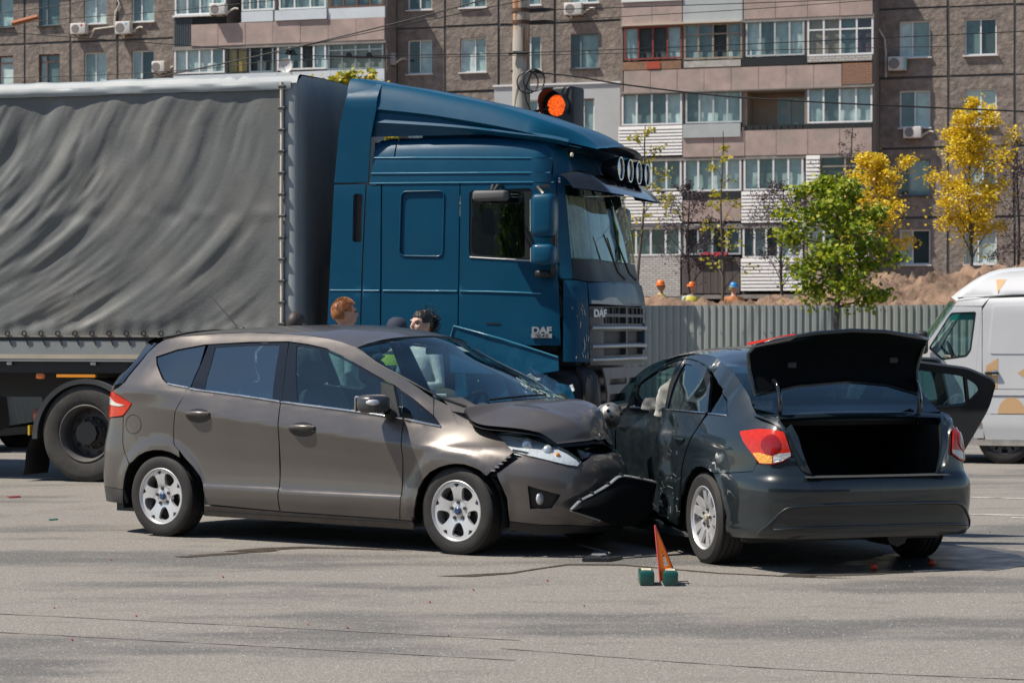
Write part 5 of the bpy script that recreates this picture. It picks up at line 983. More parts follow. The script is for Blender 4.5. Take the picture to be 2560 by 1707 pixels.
    panel('window_frame',[(2.15,.99),(2.21,1.075),(2.32,1.168),(2.42,1.22),(2.55,1.27),(2.75,1.318),(2.97,1.345),(3.05,1.2),(3.125,1.005),(2.55,.985)],f,BLACKG,fd,[fw],res=.04,lip=.02)
    L=crom([(2.10,.985),(2.5,.985),(3.1,1.0)],8); q=f(L[:,0],L[:,1]); q[:,1]+=.004; MB().tube(q,.007,6).build('belt_trim',CHROME,fd,60)
    # burst airbags hanging in the front window
    af=lambda a,b:np.stack([a,.585+.05*fbm(a*8,b*8)+.04*np.sin(a*22+b*9)*sstep(1.3,1.1,b),b],-1)
    panel('curtain_airbag',[(.92,1.26),(1.02,1.27),(1.22,1.20),(1.34,1.12),(1.46,1.08),(1.60,1.06),(1.66,.98),(1.40,.94),(1.15,.90),(.95,.92),(.93,1.1)],af,pm('airbag_cloth',(.40,.40,.37),.85,var=.2,vs=7),T,res=.03,lip=0)
    b=MB(); b.sup((1.70,.26,.93),(.14,.20,.13),.8,.8,20,12); b.build('wheel_airbag',pm('airbag_cream',(.40,.39,.34),.85,var=.2,vs=9),T,60)
    # torn-off door mirror shell
    m=MB(); pr=[(.001,-.075),(.04,-.07),(.075,-.045),(.09,-.005),(.092,.02),(.10,.028),(.10,.034),(.086,.03)]; m.lathe(pr,(0,0,0),'x',24); m.xf(Matrix.Translation((1.57,.90,.945))@Matrix.Rotation(R(11),4,'Z')@Matrix.Rotation(R(28),4,'Y')); m=m.build('broken_mirror',pm('scuffed_silver',(.35,.34,.32),.35,metal=.7,var=.5,vs=22),T,40)
    for k in range(7):
        a=k*.9; q=Matrix.Translation((1.57,.90,.945))@Matrix.Rotation(R(11),4,'Z')@Matrix.Rotation(R(28),4,'Y')@Vector((-.052-.012*math.cos(a*2),.055*math.cos(a),.055*math.sin(a))); MB().sup(tuple(q),(.014,.012,.012),.5,.5,8,6).build('mirror_hole',BLACK,m)
    # roof
    RE=[(float(P(u,z)[0]),z,float(P(u,z)[1])) for u,z in roofe]; RE=sorted(RE); rx=np.array([r[0] for r in RE]);rz=np.array([r[1] for r in RE]);ry=np.array([r[2] for r in RE])
    ez=lambda x:np.interp(x,rx,rz); ey=lambda x:np.interp(x,rx,ry); zc=lambda x:pchip([-.6,-.35,0,.25,.6,1.0,1.35,1.5,1.7,1.95,2.1],[.99,1.045,1.25,1.375,1.43,1.445,1.415,1.35,1.235,1.06,1.0],x)
    def cap(xa,xb,ba,bb):
        def g(s,t):
            v=2*t-1; q=1-v*v; x0=xa+ba*q; x1=xb+bb*q; xe=xa+(xb-xa)*s; x=x0+(x1-x0)*s; e=ez(xe); z=np.maximum(zc(x),e); p=np.stack([x,v*ey(xe),e+(z-e)*(1-np.abs(v)**2.4)],-1); return hurt(p) if False else p
        return g
    gridpart('roof',cap(.05,1.36,.12,.10),40,31,PAINTC,T); gridpart('rear_window',cap(-.50,.05,-.02,.12),24,25,glassm('rear_glass',(.06,.10,.12),.14),T); gridpart('windscreen',cap(1.36,1.95,.08,.10),20,21,GLASST,T)
    # parcel shelf and deck in front of the boot opening
    part('parcel_shelf',DARKIN,T,lambda b:b.box(-.42,.25,-.55,.55,.93,.96))
    b=MB(); b.grid([[(-.475-.02*(1-v*v),v*.66,1.004+.02*(1-v*v)),(-.53-.03*(1-v*v),v*.66,1.0+.02*(1-v*v)),(-.56-.03*(1-v*v),v*.64,.975+.02*(1-v*v)),(-.54-.03*(1-v*v),v*.62,.955+.02*(1-v*v))] for v in np.linspace(-1,1,21)]); b.build('boot_front_rail',PAINTC,T,50)
    for sy in (1,-1):
        b=MB(); E=[(-.50,.70,1.008),(-.60,.69,.992),(-.70,.655,.965),(-.77,.62,.92),(-.80,.59,.86),(-.83,.56,.77),(-.86,.53,.68),(-.88,.48,.64)]
        b.grid([[(x,sy*y,z),(x-.012,sy*(y-.02),z+.006),(x-.005,sy*(y-.045),z-.012),(x+.03,sy*(y-.06),z-.03)] for x,y,z in crom(E,4)]); b.build('boot_gutter',PAINTC,T,50)
        panel('boot_corner',[(4.705,.984),(4.60,.998),(4.545,1.0),(4.66,1.0),(4.80,.985),(4.89,.93),(4.87,.905),(4.62,.922)],fn(sy),PAINTC,T,res=.03)
    # rear bumper
    bp=[(4.157,.614),(4.362,.626),(4.602,.647),(4.632,.700),(4.669,.695),(4.78,.694),(4.855,.709),(4.92,.745),(4.95,.745),(4.993,.665),(5.071,.628),(5.245,.620),(5.517,.620),(5.517,.23),(5.0,.225),(4.70,.225),(4.519,.215),(4.271,.205),(4.31,.28),(4.338,.343),(4.30,.44),(4.271,.509),(4.20,.58)]
    panel('rear_bumper',bp,fn(1),PAINTC,T,res=.035,both=True)
    part('bumper_step',pm('sill_trim',(.05,.055,.058),.45),T,lambda b:b.grid([[(-.865-.02*(1-v*v),v*.50,.628),(-.93-.02*(1-v*v)*.6,v*.52,.618)] for v in np.linspace(-1,1,15)]))
    L=[(4.66,.25),(4.70,.27),(4.776,.325),(4.847,.393),(4.914,.428),(5.05,.438),(5.233,.442),(5.517,.443)]
    for sy in (1,-1):
        L2=crom(L,6); q=P(L2[:,0],L2[:,1]); q[:,1]*=sy; q[:,0]-=.002; MB().tube(q,.013,8,sq=.8).build('bumper_ridge',PAINTC,T,60); L3=crom([(4.80,.285),(5.0,.298),(5.25,.302),(5.517,.303)],6); q=P(L3[:,0],L3[:,1]); q[:,1]*=sy; q[:,0]-=.006; MB().tube(q,.010,8,sq=.8).build('bumper_ridge',PAINTC,T,60)
        panel('diffuser',[(4.66,.245),(4.70,.268),(4.785,.33),(4.853,.392),(4.914,.420),(5.05,.430),(5.517,.435),(5.517,.30),(5.0,.27),(4.75,.245)],P,pm('diffuser_dark',(.010,.013,.015),.35,coat=.5),T,res=.05,inset=-.004,lip=.004,mirror=sy<0)
        MB().sup((-.72,sy*.60,.33),(.012,.02,.03),.6,.6).build('reflector',LENSR,T,40)
    for sy in (1,-1): panel('boot_jamb',[(4.895,.93),(4.906,.85),(4.932,.755),(4.952,.742),(4.99,.668),(5.06,.632),(5.03,.70),(5.0,.78),(4.975,.88),(4.94,.955)],fn(sy),PAINTC,T,res=.03)
    # boot well
    part('boot_lining',pm('boot_black',(.004,.005,.005),.95),T,lambda b:(b.box(-.86,.15,-.62,.62,.42,.45),b.box(.12,.15,-.62,.62,.45,.95),b.box(-.76,.15,.56,.60,.45,.93),b.box(-.76,.15,-.60,-.56,.45,.93),b.box(-.86,-.84,-.56,.56,.45,.60)))
    # boot lid, standing open
    lid=[(.635,1.13),(.665,1.30),(.67,1.40),(.63,1.455),(.54,1.490),(.30,1.535),(.05,1.553),(-.20,1.545),(-.45,1.515),(-.575,1.494),(-.59,1.45),(-.555,1.30),(-.54,1.125),(-.30,1.19),(.0,1.215),(.35,1.19)]
    lf=lambda a,b:np.stack([-.44-.20*sstep(1.36,1.56,b)**2+.06*(a/.65)**2-.03*sstep(1.3,1.12,b),a,b],-1)
    LID=panel('boot_lid',lid,lf,pm('lid_lining',(.004,.006,.007),.9,var=.2,vs=9,spec=.08),T,res=.04,lip=0,ref=(2,0,1.3))
    of=lambda a,b:lf(a,b)+np.array([.035,0,.01]); panel('boot_lid_skin',lid,of,PAINTC,LID,res=.04,lip=.04,ref=(-2,0,1.0))
    b=MB(); b.tube([tuple(lf(np.array([a]),np.array([z]))[0]+np.array([.005,0,.004])) for a,z in lid+lid[:1]],.014,6); b.build('lid_edge',PAINTC,LID,60)
    b=MB(); b.add([tuple(lf(np.array([a]),np.array([z]))[0]+np.array(d)) for a,z,d in ((.70,1.452,(.0,0,.008)),(.42,1.512,(.0,0,.010)),(.42,1.520,(.02,0,.018)),(.69,1.460,(.02,0,.018)))],[(0,1,2,3)]); b.build('lid_lamp',LENSR,LID)
    b=MB(); b.add([tuple(lf(np.array([a]),np.array([z]))[0]+np.array(d)) for a,z,d in ((.69,1.437,(-.012,.0,.0)),(.44,1.492,(-.012,0,.0)),(.42,1.520,(-.012,0,.0)),(.66,1.457,(-.012,0,.0)))],[(0,1,2,3)]); b.build('lid_reflector',pm('grey_reflector',(.32,.33,.33),.4),LID)
    for y in (.52,-.50): MB().tube([tuple(p) for p in crom([(-.43,y,1.23),(-.50,y,1.19),(-.54,y,1.10),(-.53,y,1.0),(-.50,y,.93)],5)],.016,8,sq=1.4).build('lid_hinge',BLACKG,T,60)
    for y,z in ((.40,1.33),(-.34,1.36),(.06,1.47)): MB().box(-.475,-.46,y-.03,y+.03,z-.02,z+.02,.008).build('lid_fitting',BLACK,LID)
    # far-side doors swung open
    def door(hx,L,ang,nm,front=False):
        e=link(bpy.data.objects.new(nm,None),T); e.location=(hx,-.835,0); e.rotation_euler=(0,0,R(ang)); e.empty_display_size=.05   # closed door runs along -x
        lean=lambda z:.0+.28*np.clip(z-.98,0,1)
        f2=lambda a,b:np.stack([-a,lean(b)-.02*0,b],-1); f3=lambda a,b:np.stack([-a,lean(b)-.05+.012*np.sin(b*9),b],-1)
        if not front:
            out=[(0,.30),(0,1.02),(.10,1.20),(.16,1.325),(.45,1.325),(.80,1.28),(L-.03,1.205),(L,1.17),(L-.05,1.0),(L-.16,.80),(L-.28,.60),(L-.40,.36),(L-.5,.28)]; hole=[(.16,1.03),(.22,1.25),(.45,1.27),(.76,1.23),(L-.14,1.17),(L-.12,1.12),(L-.22,1.02),(L-.4,1.0)]
        else:
            out=[(0,.30),(0,1.0),(.25,1.18),(.5,1.30),(.8,1.35),(L-.05,1.34),(L,1.0),(L,.3)]; hole=[(.14,1.02),(.30,1.16),(.52,1.26),(.80,1.30),(L-.12,1.29),(L-.08,1.02)]
        out=rpoly(out,.05); hole=rpoly(hole,.045)
        panel('door_skin',out,f3,PAINTC,e,[hole],res=.05,lip=.0,ref=(-.5,.5,.7)); panel('door_trim',out,f2,pm('door_card',(.012,.015,.017),.6,coat=.2,var=.2,vs=6),e,[hole],res=.05,lip=.05,ref=(-.5,-3,.7)); panel('door_glass',hole,lambda a,b:f2(a,b)-np.array([0,.025,0]),GLASST,e,res=.2,lip=0,ref=(-.5,-3,.7))
        if not front: MB().tube([tuple(f2(np.array([a]),np.array([z]))[0]-np.array([0,.02,0])) for a,z in ((.80,1.0),(.78,1.24))],.018,6).build('window_bar',BLACK,e)
        else: MB().sup((-.12,-.16,1.04),(.09,.13,.075),.5,.6,16,10).build('door_mirror',PAINTC,e,50)
        return e
    door(1.05,1.0,56,'open_rear_door'); door(2.0,1.15,48,'open_front_door',True)
    # bonnet, front bumper, engine bay (out of sight behind the hatchback)
    def bon(s,t):
        v=2*t-1; x=1.98+.10*(1-v*v)+(3.22-1.98)*s; y=v*pchip([0,.5,1],[.72,.70,.56],s); z=pchip([0,.3,.7,1],[.985,.95,.88,.74],s)+.05*(1-v*v); return np.stack([x,y,z],-1)
    gridpart('bonnet',bon,24,21,PAINTC,T)
    panel('front_bumper',[(.0,.70),(.6,.70),(.9,.60),(1.03,.52),(1.0,.22),(0,.2)],P,PAINTC,T,res=.08,both=True)
    part('underbody',BLACK,T,lambda b:(b.box(-.45,3.2,-.70,.70,.17,.23),b.box(1.9,1.98,-.7,.5,.22,.95),b.box(.3,1.9,-.80,-.77,.2,.40),b.box(.3,.95,.72,.75,.2,.93),b.box(2.0,3.1,-.6,.5,.3,.75),b.box(-.80,-.4,-.62,.62,.27,.42),b.box(-.3,.30,.66,.70,.62,.98),b.box(.2,.6,.66,.70,.2,.98),b.box(-.35,-.1,.60,.64,.6,.96),b.tube([(-.7,-.25,.22),(-.3,-.25,.22)],.08,8)))
    for y in (.34,-.34): s=part('front_seat',SEAT,T,lambda b:(b.box(.95,1.5,y-.23,y+.23,.34,.50,.06),b.sup((.92,y,.80),(.10,.24,.32),.5,.6,20,12)),50); part('headrest',SEAT,s,lambda b:b.sup((.86,y,1.19),(.05,.13,.085),.6,.6),50)
    part('rear_seat',SEAT,T,lambda b:(b.box(.15,.7,-.6,.6,.36,.5,.06),b.box(.15,.30,-.6,.6,.5,.97,.06)),50); part('dashboard',DARKIN,T,lambda b:b.box(1.65,1.95,-.65,.5,.6,.95,.06),40)
    for sy in (1,-1):
        make_wheel(T,(0,sy*.74,.305),.305,.212,.20,'blade',sy,spin=R(11),cap=(.40,.36,.28)); make_wheel(T,(2.55,sy*.72,.305),.305,.212,.20,'blade',sy,cap=(.40,.36,.28))
    part('aerial',BLACK,T,lambda b:b.tube([(.28,0,1.41),(.20,0,1.53)],[.005,.003],6))
    return T
build_saloon()
# ------------------------------------------------------------------ spoil heap, hoarding
def fpt(a,d):  # along / behind the hoarding line
    p=np.array([4.0,38.0])+RDX*a+RDY*d; return p
def build_mound():
    A=np.concatenate([np.linspace(-60,-4,40),np.linspace(-3.8,14,260),np.linspace(14.5,50,36)]); Dd=np.concatenate([np.linspace(.3,16,110),np.linspace(16.8,62,34)])
    a,d=np.meshgrid(A,Dd,indexing='ij')
    prof=pchip([-60,-4,-2.2,-.9,.0,.6,1.6,2.8,3.6,4.6,5.8,7.0,8.5,12,50],[1.28,1.28,1.28,1.34,1.76,1.82,1.70,1.82,1.95,1.85,1.62,1.45,1.35,1.35,1.35],a)
    h=.75+1.75*sstep(14,58,d)*1.0; lump=.34*fbm(a*.9,d*.9,3)+.45*fbm(a*2.6+5,d*2.6,4)+.42*np.abs(fbm(a*6,d*6,3))+.22*fbm(a*13,d*13,2)
    z=h*(d>0)+prof*np.exp(-((d-8.5)/5.2)**2)*1.0+lump*np.exp(-((d-8)/7)**2)+.05*fbm(a*3,d*3,3)
    P=np.array([4.0,38.0])+a[...,None]*RDX+d[...,None]*RDY; V=np.concatenate([P,z[...,None]],-1)
    o=MB().grid(V).build('ground_spoil',pm('brown_earth',(.24,.155,.105),.95,var=.5,vs=2.5,col2=(.12,.08,.055),c2s=1.3,bump=.06,bs=9),None,60,fix=False); tag(o,kind='structure'); return o
build_mound()
def build_fence():
    T=thing('hoarding','grey-green corrugated sheet-metal hoarding in front of the earth heap','fence',(*fpt(0,0),0),R(-17))
    mats=[pm('sheet_%d'%i,c,.42,metal=.15,var=.08,vs=1.5) for i,c in enumerate(((.305,.335,.315),(.285,.315,.312),(.32,.345,.322)))]
    pitch=.115; n=10; prof=[(0,0),(.040,0),(.052,-.022),(.103,-.022),(.115,0)]
    V=[];F=[];xs=[]
    for k in range(n):
        for x,y in prof[:-1]: xs.append((k*pitch+x,y))
    xs.append((n*pitch,0))
    for x,y in xs: V+=[(x,y,.02),(x,y,1.945)]
    F=[(2*i,2*i+2,2*i+3,2*i+1) for i in range(len(xs)-1)]
    meshes=[]
    for m in mats:
        o=mesh_obj('fence_sheet',V,F,m,T); meshes.append(o.data); bpy.data.objects.remove(o)
    r=random.Random(2)
    for k in range(-20,16):
        o=link(bpy.data.objects.new('fence_sheet',r.choice(meshes)),T); o.location=(k*1.15,r.uniform(-.006,.006),r.uniform(-.008,.008))
        if k%2==0: bxp('fence_post',STEEL,T,k*1.15-.03,k*1.15+.03,.03,.09,0,1.9)
        for j in range(0,10,3):
            q=MB().lathe([(.001,-.008),(.009,-.007),(.009,0)],(k*1.15+j*pitch+.08,-.024,1.52),'y',8); q.build('fence_screw',STEEL,T)
    bxp('fence_rail',STEEL,T,-23,17.2,.01,.05,1.45,1.5)
build_fence()
# ------------------------------------------------------------------ pole, signal, wires
def px(x,y,Y):   # a pixel measured in the photograph, at a known depth
    return ((x-1280)/6044*Y,Y,1.56-(y-825)/6044*Y)
def build_pole():
    Y=38.2; x=(1303-1280)/6044*Y
    T=thing('concrete_pole','pale concrete lamp pole with rust stains and a coil of black cable','pole',(x,Y,0))
    b=MB(); b.tube([(0,0,z) for z in np.linspace(0,9,24)],[.165-.0015*z*3 for z in np.linspace(0,9,24)],24); 
    m=bpy.data.materials.new('rusty_concrete'); MATS['rusty_concrete']=m; m.use_nodes=True; n=m.node_tree.nodes; l=m.node_tree.links; bs=n['Principled BSDF']; bs.inputs['Roughness'].default_value=.85
    tc=n.new('ShaderNodeTexCoord'); mp=n.new('ShaderNodeMapping'); mp.inputs['Scale'].default_value=(14,14,.9); l.new(tc.outputs['Object'],mp.inputs[0]); t=n.new('ShaderNodeTexNoise'); t.inputs['Scale'].default_value=1.2; t.inputs['Detail'].default_value=5; l.new(mp.outputs[0],t.inputs['Vector'])
    sp=n.new('ShaderNodeSeparateXYZ'); l.new(tc.outputs['Object'],sp.inputs[0]); mr=n.new('ShaderNodeMapRange'); mr.inputs[1].default_value=4.6; mr.inputs[2].default_value=6.4; mr.inputs[3].default_value=-.16; mr.inputs[4].default_value=.16; l.new(sp.outputs['Z'],mr.inputs[0]); ad=n.new('ShaderNodeMath'); l.new(t.outputs['Fac'],ad.inputs[0]); l.new(mr.outputs[0],ad.inputs[1]); m2=n.new('ShaderNodeMapRange'); m2.inputs[1].default_value=.60; m2.inputs[2].default_value=.72; l.new(ad.outputs[0],m2.inputs[0])
    mx=n.new('ShaderNodeMix'); mx.data_type='RGBA'; mx.inputs['A'].default_value=(.45,.41,.35,1); mx.inputs['B'].default_value=(.30,.12,.04,1); l.new(m2.outputs[0],mx.inputs['Factor']); l.new(mx.outputs['Result'],bs.inputs['Base Color'])
    b.build('shaft',m,T,60)
    RUST=pm('rusty_iron',(.10,.05,.03),.8,var=.4,vs=20); DK=pm('old_iron',(.03,.026,.024),.7)
    for z in (6.60,6.41): MB().lathe([(.135,-.03),(.150,-.03),(.150,.03),(.135,.03)],(0,0,z),'z',20).build('band',RUST,T); MB().tube([(.12,-.02,z),(.36,-.02,z+.01),(.52,-.02,z+.02)],[.03,.035,.02],6).build('insulator_arm',DK,T)
    z=5.92; MB().tube([(-.20,-.14,z-.02),(-.12,-.15,z),(.12,-.15,z)],[.02,.03,.025],6).build('wire_clamp',DK,T); MB().tube([(-.16,-.02,5.65),(.30,-.17,5.63)],.02,6).build('cable_hook',DK,T)
    for cx,cz,r,k in ((.10,5.45,.165,0),(.20,5.45,.165,1)): MB().tube([(cx+r*math.cos(a),-.20-.02*k,cz+.03*k+r*1.05*math.sin(a)) for a in np.linspace(0,6.283,28)],.013,6,caps=False).build('cable_coil',BLACK,T,60)
    MB().tube([(.16,-.2,5.6),(.05,-.2,5.3),(.08,-.2,5.15),(.17,-.2,4.95),(.20,-.2,4.5)],.014,6).build('cable_tail',BLACK,T,60)
    MB().tube([(0,0,4.95),(.4,0,5.05),(.55,0,5.15)],.025,8).build('signal_bracket',DK,T)
build_pole()
def build_signal():
    p=px(1390,264,38.1); T=thing('traffic_light','black traffic signal showing a glowing red lamp beside the concrete pole','traffic light',(p[0],p[1],p[2]*(1-1.5)),R(-28)); z=p[2]; T.scale=(1.5,1.5,1.5)
    H=pm('signal_black',(.016,.020,.021),.5)
    MB().box(-.19,.19,.02,.30,z-.98,z+.20,.03).build('housing',H,T,30)
    EM=bpy.data.materials.new('lit_red'); EM.use_nodes=True; n=EM.node_tree.nodes; l=EM.node_tree.links; b=n['Principled BSDF']; b.inputs['Base Color'].default_value=(.6,.03,.01,1); v=n.new('ShaderNodeTexVoronoi'); v.inputs['Scale'].default_value=42; tc=n.new('ShaderNodeTexCoord'); l.new(tc.outputs['Object'],v.inputs['Vector']); mr=n.new('ShaderNodeMapRange'); mr.inputs[1].default_value=.2; mr.inputs[2].default_value=.7; mr.inputs[3].default_value=1.15; mr.inputs[4].default_value=.5; l.new(v.outputs['Distance'],mr.inputs[0]); b.inputs['Emission Color'].default_value=(1,.13,.012,1); l.new(mr.outputs[0],b.inputs['Emission Strength'])
    for k in range(3):
        zz=z-.36*k; m=EM if k==0 else pm('unlit_lens',(.03,.03,.02),.2,coat=.5)
        MB().lathe([(.001,-.022),(.08,-.012),(.142,.012)],(0,.02,zz),'y',28).build('lamp_lens',m,T,50)
        a=np.linspace(R(-35),R(215),24); h=MB(); h.grid([[(.155*math.cos(t),.02,zz+.155*math.sin(t)),(.157*math.cos(t),-.10-.10*max(0,math.sin(t)),zz+.157*math.sin(t))] for t in a]); h.build('hood',H,T,50)
build_signal()
WIRE=pm('wire_black',(.02,.02,.02),.6)
def wire(label,pts,r,Y,Y2=None):
    e=lambda p,q,k:(p[0]+(p[0]-q[0])*k,p[1]+(p[1]-q[1])*k); pts=([e(pts[0],pts[1],4)] if pts[0][0]<0 else [])+list(pts)+([e(pts[-1],pts[-2],5)] if pts[-1][0]>900 else [])
    L=crom([(x,y) for x,y in pts],10); n=len(L); o=MB().tube([px(x,y,Y+((Y2 or Y)-Y)*i/(n-1)) for i,(x,y) in enumerate(L)],r,6).build('overhead_wire',WIRE,None,60); tag(o,label,'wire','overhead wires across the street'); return o
wire('thin span wire with black insulators crossing in front of the apartment windows',[(-300,50),(0,80),(430,112),(720,135),(820,141),(1000,139),(1300,133),(1800,114),(2560,79),(2900,62)],.007,38)
wire('overhead wire climbing steeply from behind the trailer roof towards the upper windows',[(-300,245),(300,205),(425,187),(700,128),(1000,56),(1250,-10)],.011,37)
wire('second climbing wire just under the steep one over the trailer',[(-300,262),(200,215),(430,184),(720,124),(980,70)],.007,37.4)
wire('thick black cable sagging from the concrete pole to the right across the balconies',[(1338,182),(1440,192),(1560,212),(1800,240),(2050,256),(2300,268),(2560,279),(2900,290)],.014,38)
wire('thin wire level with the top of the concrete pole',[(1385,25),(1600,18),(2000,4),(2400,-12)],.007,38)
wire('thin lower wire off the second band of the concrete pole',[(1385,53),(1600,40),(1900,22),(2250,-4)],.006,38)
wire('faint wire crossing the brown windows at roof height',[(-200,42),(0,33),(140,15),(330,-15)],.006,38)
wire('wire slanting over the brown-framed windows and air conditioners',[(-200,75),(0,68),(110,52),(425,28),(640,6),(800,-10)],.006,38)
wire('wire running low over the trailer roof in front of the wooden windows',[(-300,200),(0,196),(300,186),(560,168),(700,152),(980,146)],.006,38)
def insul(x0,x1,y,label,Y=37.9):
    a=px(x0,y,Y);b=px(x1,y+3,Y); T=thing('wire_insulator',label,'insulator',a); L=b[0]-a[0]
    MB().tube([(0,0,0),(L*.45,0,-.01),(L,0,-.02)],[.014,.022,.012],8).build('rod',BLACK,T)
    for q in (.33,.66): MB().lathe([(.001,-.02),(.045,-.02),(.045,.02),(.001,.02)],(L*q,0,.015),'y',14).build('disc',BLACK,T)
insul(822,975,141,'black double-disc insulator strung on the span wire over the treetop'); insul(712,742,134,'short black clamp on the span wire by the round dish')
t=tag(MB().tube([px(30,60,37.8),px(95,43,37.8)],.045,6).build('wire_spreader',pm('rust_bar',(.38,.13,.05),.7),None),'rust-coloured bar clamped to the wires by the brown windows','wire bar')
# ------------------------------------------------------------------ trees
def leafmat(name,c1,c2,c3=None):
    if name in MATS: return MATS[name]
    m=bpy.data.materials.new(name); m.use_nodes=True; n=m.node_tree.nodes; l=m.node_tree.links; n.clear(); o=n.new('ShaderNodeOutputMaterial'); g=n.new('ShaderNodeNewGeometry'); cr=n.new('ShaderNodeValToRGB'); cr.color_ramp.elements[0].color=(*c1,1); cr.color_ramp.elements[1].color=(*c2,1)
    if c3: e=cr.color_ramp.elements.new(.5); e.color=(*c3,1)
    l.new(g.outputs['Random Per Island'],cr.inputs[0]); d=n.new('ShaderNodeBsdfPrincipled'); d.inputs['Roughness'].default_value=.5; t=n.new('ShaderNodeBsdfTranslucent'); mx=n.new('ShaderNodeMixShader'); mx.inputs[0].default_value=.38
    l.new(cr.outputs[0],d.inputs['Base Color']); l.new(cr.outputs[0],t.inputs[0]); l.new(d.outputs[0],mx.inputs[1]); l.new(t.outputs[0],mx.inputs[2]); l.new(mx.outputs[0],o.inputs[0]); MATS[name]=m; return m
LEAF=[(0,0),(.34,.16),(.22,.34),(.48,.52),(.20,.62),(0,1.0),(-.20,.62),(-.48,.52),(-.22,.34),(-.34,.16)]
def tree(name,label,base,trunk_h,crown,leaves,size,mat,bark,seed,cat='tree',lean=0,droop=.5,limbs=9,group=None,tr=.045,clump=.33):
    """crown: function (t in 0..1) -> radius; leaves sit in clumps on twigs"""
    rg=random.Random(seed); T=thing(name,label,cat,base,0,group); top=crown['top']; b=MB()
    stem=[(lean*z+.03*math.sin(z*2+seed),.03*math.cos(z*1.7+seed),z) for z in np.linspace(0,top*.97,14)]
    b.tube(stem,[tr*(1-.85*i/13)+.006 for i in range(14)],8); tips=[]
    S=lambda z:Vector((lean*z+.03*math.sin(z*2+seed),.03*math.cos(z*1.7+seed),z))
    for k in range(limbs):
        f=(k+.5)/limbs; z0=trunk_h+(top-trunk_h)*f*.88; r=crown['r'](f)*rg.uniform(.75,1.1); a=k*2.4+rg.uniform(-.4,.4); p0=S(z0); up=crown.get('up',.5)*rg.uniform(.7,1.3)
        pts=[p0+Vector((math.cos(a)*r*t,math.sin(a)*r*t,r*up*t*(1.2-.4*t))) for t in (0,.3,.6,1)]; b.tube(pts,[tr*.42*(1-.6*f),tr*.3*(1-.6*f),tr*.2*(1-.6*f),.004],5); tips.append((pts,r))
    for i in range(limbs*3):
        pts,r=tips[i%limbs]; t=rg.uniform(.35,.95); p=pts[1].lerp(pts[3],t); a=rg.uniform(0,6.28); q=p+Vector((math.cos(a),math.sin(a),rg.uniform(-.2,.8)))*r*rg.uniform(.25,.5); b.tube([p,q],[.007,.003],4); tips.append(([p,p,q,q],r*.5))
    b.build('trunk',bark,T,50); V=[];F=[]
    for i in range(leaves):
        pts,r=rg.choice(tips); t=rg.random()**.7; c=pts[0].lerp(pts[3],t) if len(pts)<4 else (pts[0].lerp(pts[2],t*1.5) if t<.66 else pts[2].lerp(pts[3],(t-.66)*3))
        c=c+Vector((rg.gauss(0,1),rg.gauss(0,1),rg.gauss(0,.8)))*(clump*r*.45+.02)
        s=size*rg.uniform(.6,1.25); n=Vector((rg.gauss(0,.6),rg.gauss(0,.6)-.35,rg.gauss(.6,.5))).normalized(); d=Vector((rg.gauss(0,1),rg.gauss(0,1),rg.gauss(-droop,.6))); d=(d-n*d.dot(n)).normalized(); e=d.cross(n); k0=len(V); cu=rg.uniform(-.35,.1)
        for x,y in LEAF: V.append(c+e*(x*s)+d*(y*s)+n*(cu*s*(abs(x)*1.4+(y-.4)**2)))
        F.append((k0,k0+1,k0+2,k0+8,k0+9)); F.append((k0+2,k0+3,k0+4,k0+6,k0+7,k0+8)); F.append((k0+4,k0+5,k0+6))
    mesh_obj('crown',V,F,mat,T,True); return T
BARK=pm('young_bark',(.10,.085,.07),.9,var=.3,vs=20); BARKP=pm('purple_bark',(.05,.04,.04),.9)
GREEN=leafmat('maple_green',(.07,.15,.008),(.52,.50,.020),(.24,.32,.012)); YELLOW=leafmat('maple_yellow',(.60,.40,.008),(.82,.64,.03),(.72,.53,.015)); YELG=leafmat('yellow_green',(.40,.36,.02),(.62,.42,.02),(.30,.34,.02)); PURP=leafmat('plum_leaf',(.035,.020,.030),(.085,.055,.06))
tree('maple_tree','young green-leaved maple standing in front of the metal hoarding',(*px(2088,0,36)[:2],0),1.85,{'top':4.0,'r':lambda f:.80*math.sin(math.pi*(.26+.68*f))**.7,'up':.30},6500,.080,GREEN,BARK,3,lean=.01,limbs=20,tr=.06,clump=.42)
tree('yellow_maple','bright yellow maple partly hidden behind the green maple',(*px(2170,0,52)[:2],1.6),1.3,{'top':3.9,'r':lambda f:.95*(1-f)**.6+.08,'up':1.1},6000,.070,YELLOW,BARK,8,limbs=20,lean=.05,clump=.45)
tree('yellow_maple','tall bright yellow maple standing alone against the bare wall panels',(*px(2425,0,50)[:2],1.6),1.35,{'top':4.75,'r':lambda f:.68*math.sin(math.pi*(.20+.74*f))**.8+.06,'up':1.5},9500,.066,YELLOW,BARK,5,limbs=24,clump=.5)
tree('yellow_sapling','sparse yellow-leaved sapling between two dark plum trees',(*px(1805,0,56)[:2],1.7),.6,{'top':4.6,'r':lambda f:.62*(1-f)**.5+.08,'up':1.2},330,.09,YELG,BARK,12,limbs=12,tr=.035,clump=.35)
tree('yellow_sapling','sparse yellow sapling just right of the lorry spotlights',(*px(1590,0,50)[:2],1.4),1.8,{'top':4.5,'r':lambda f:.75*(1-f)**.5+.06,'up':1.0},420,.085,YELG,BARK,15,limbs=11,tr=.035,lean=.05,clump=.3)
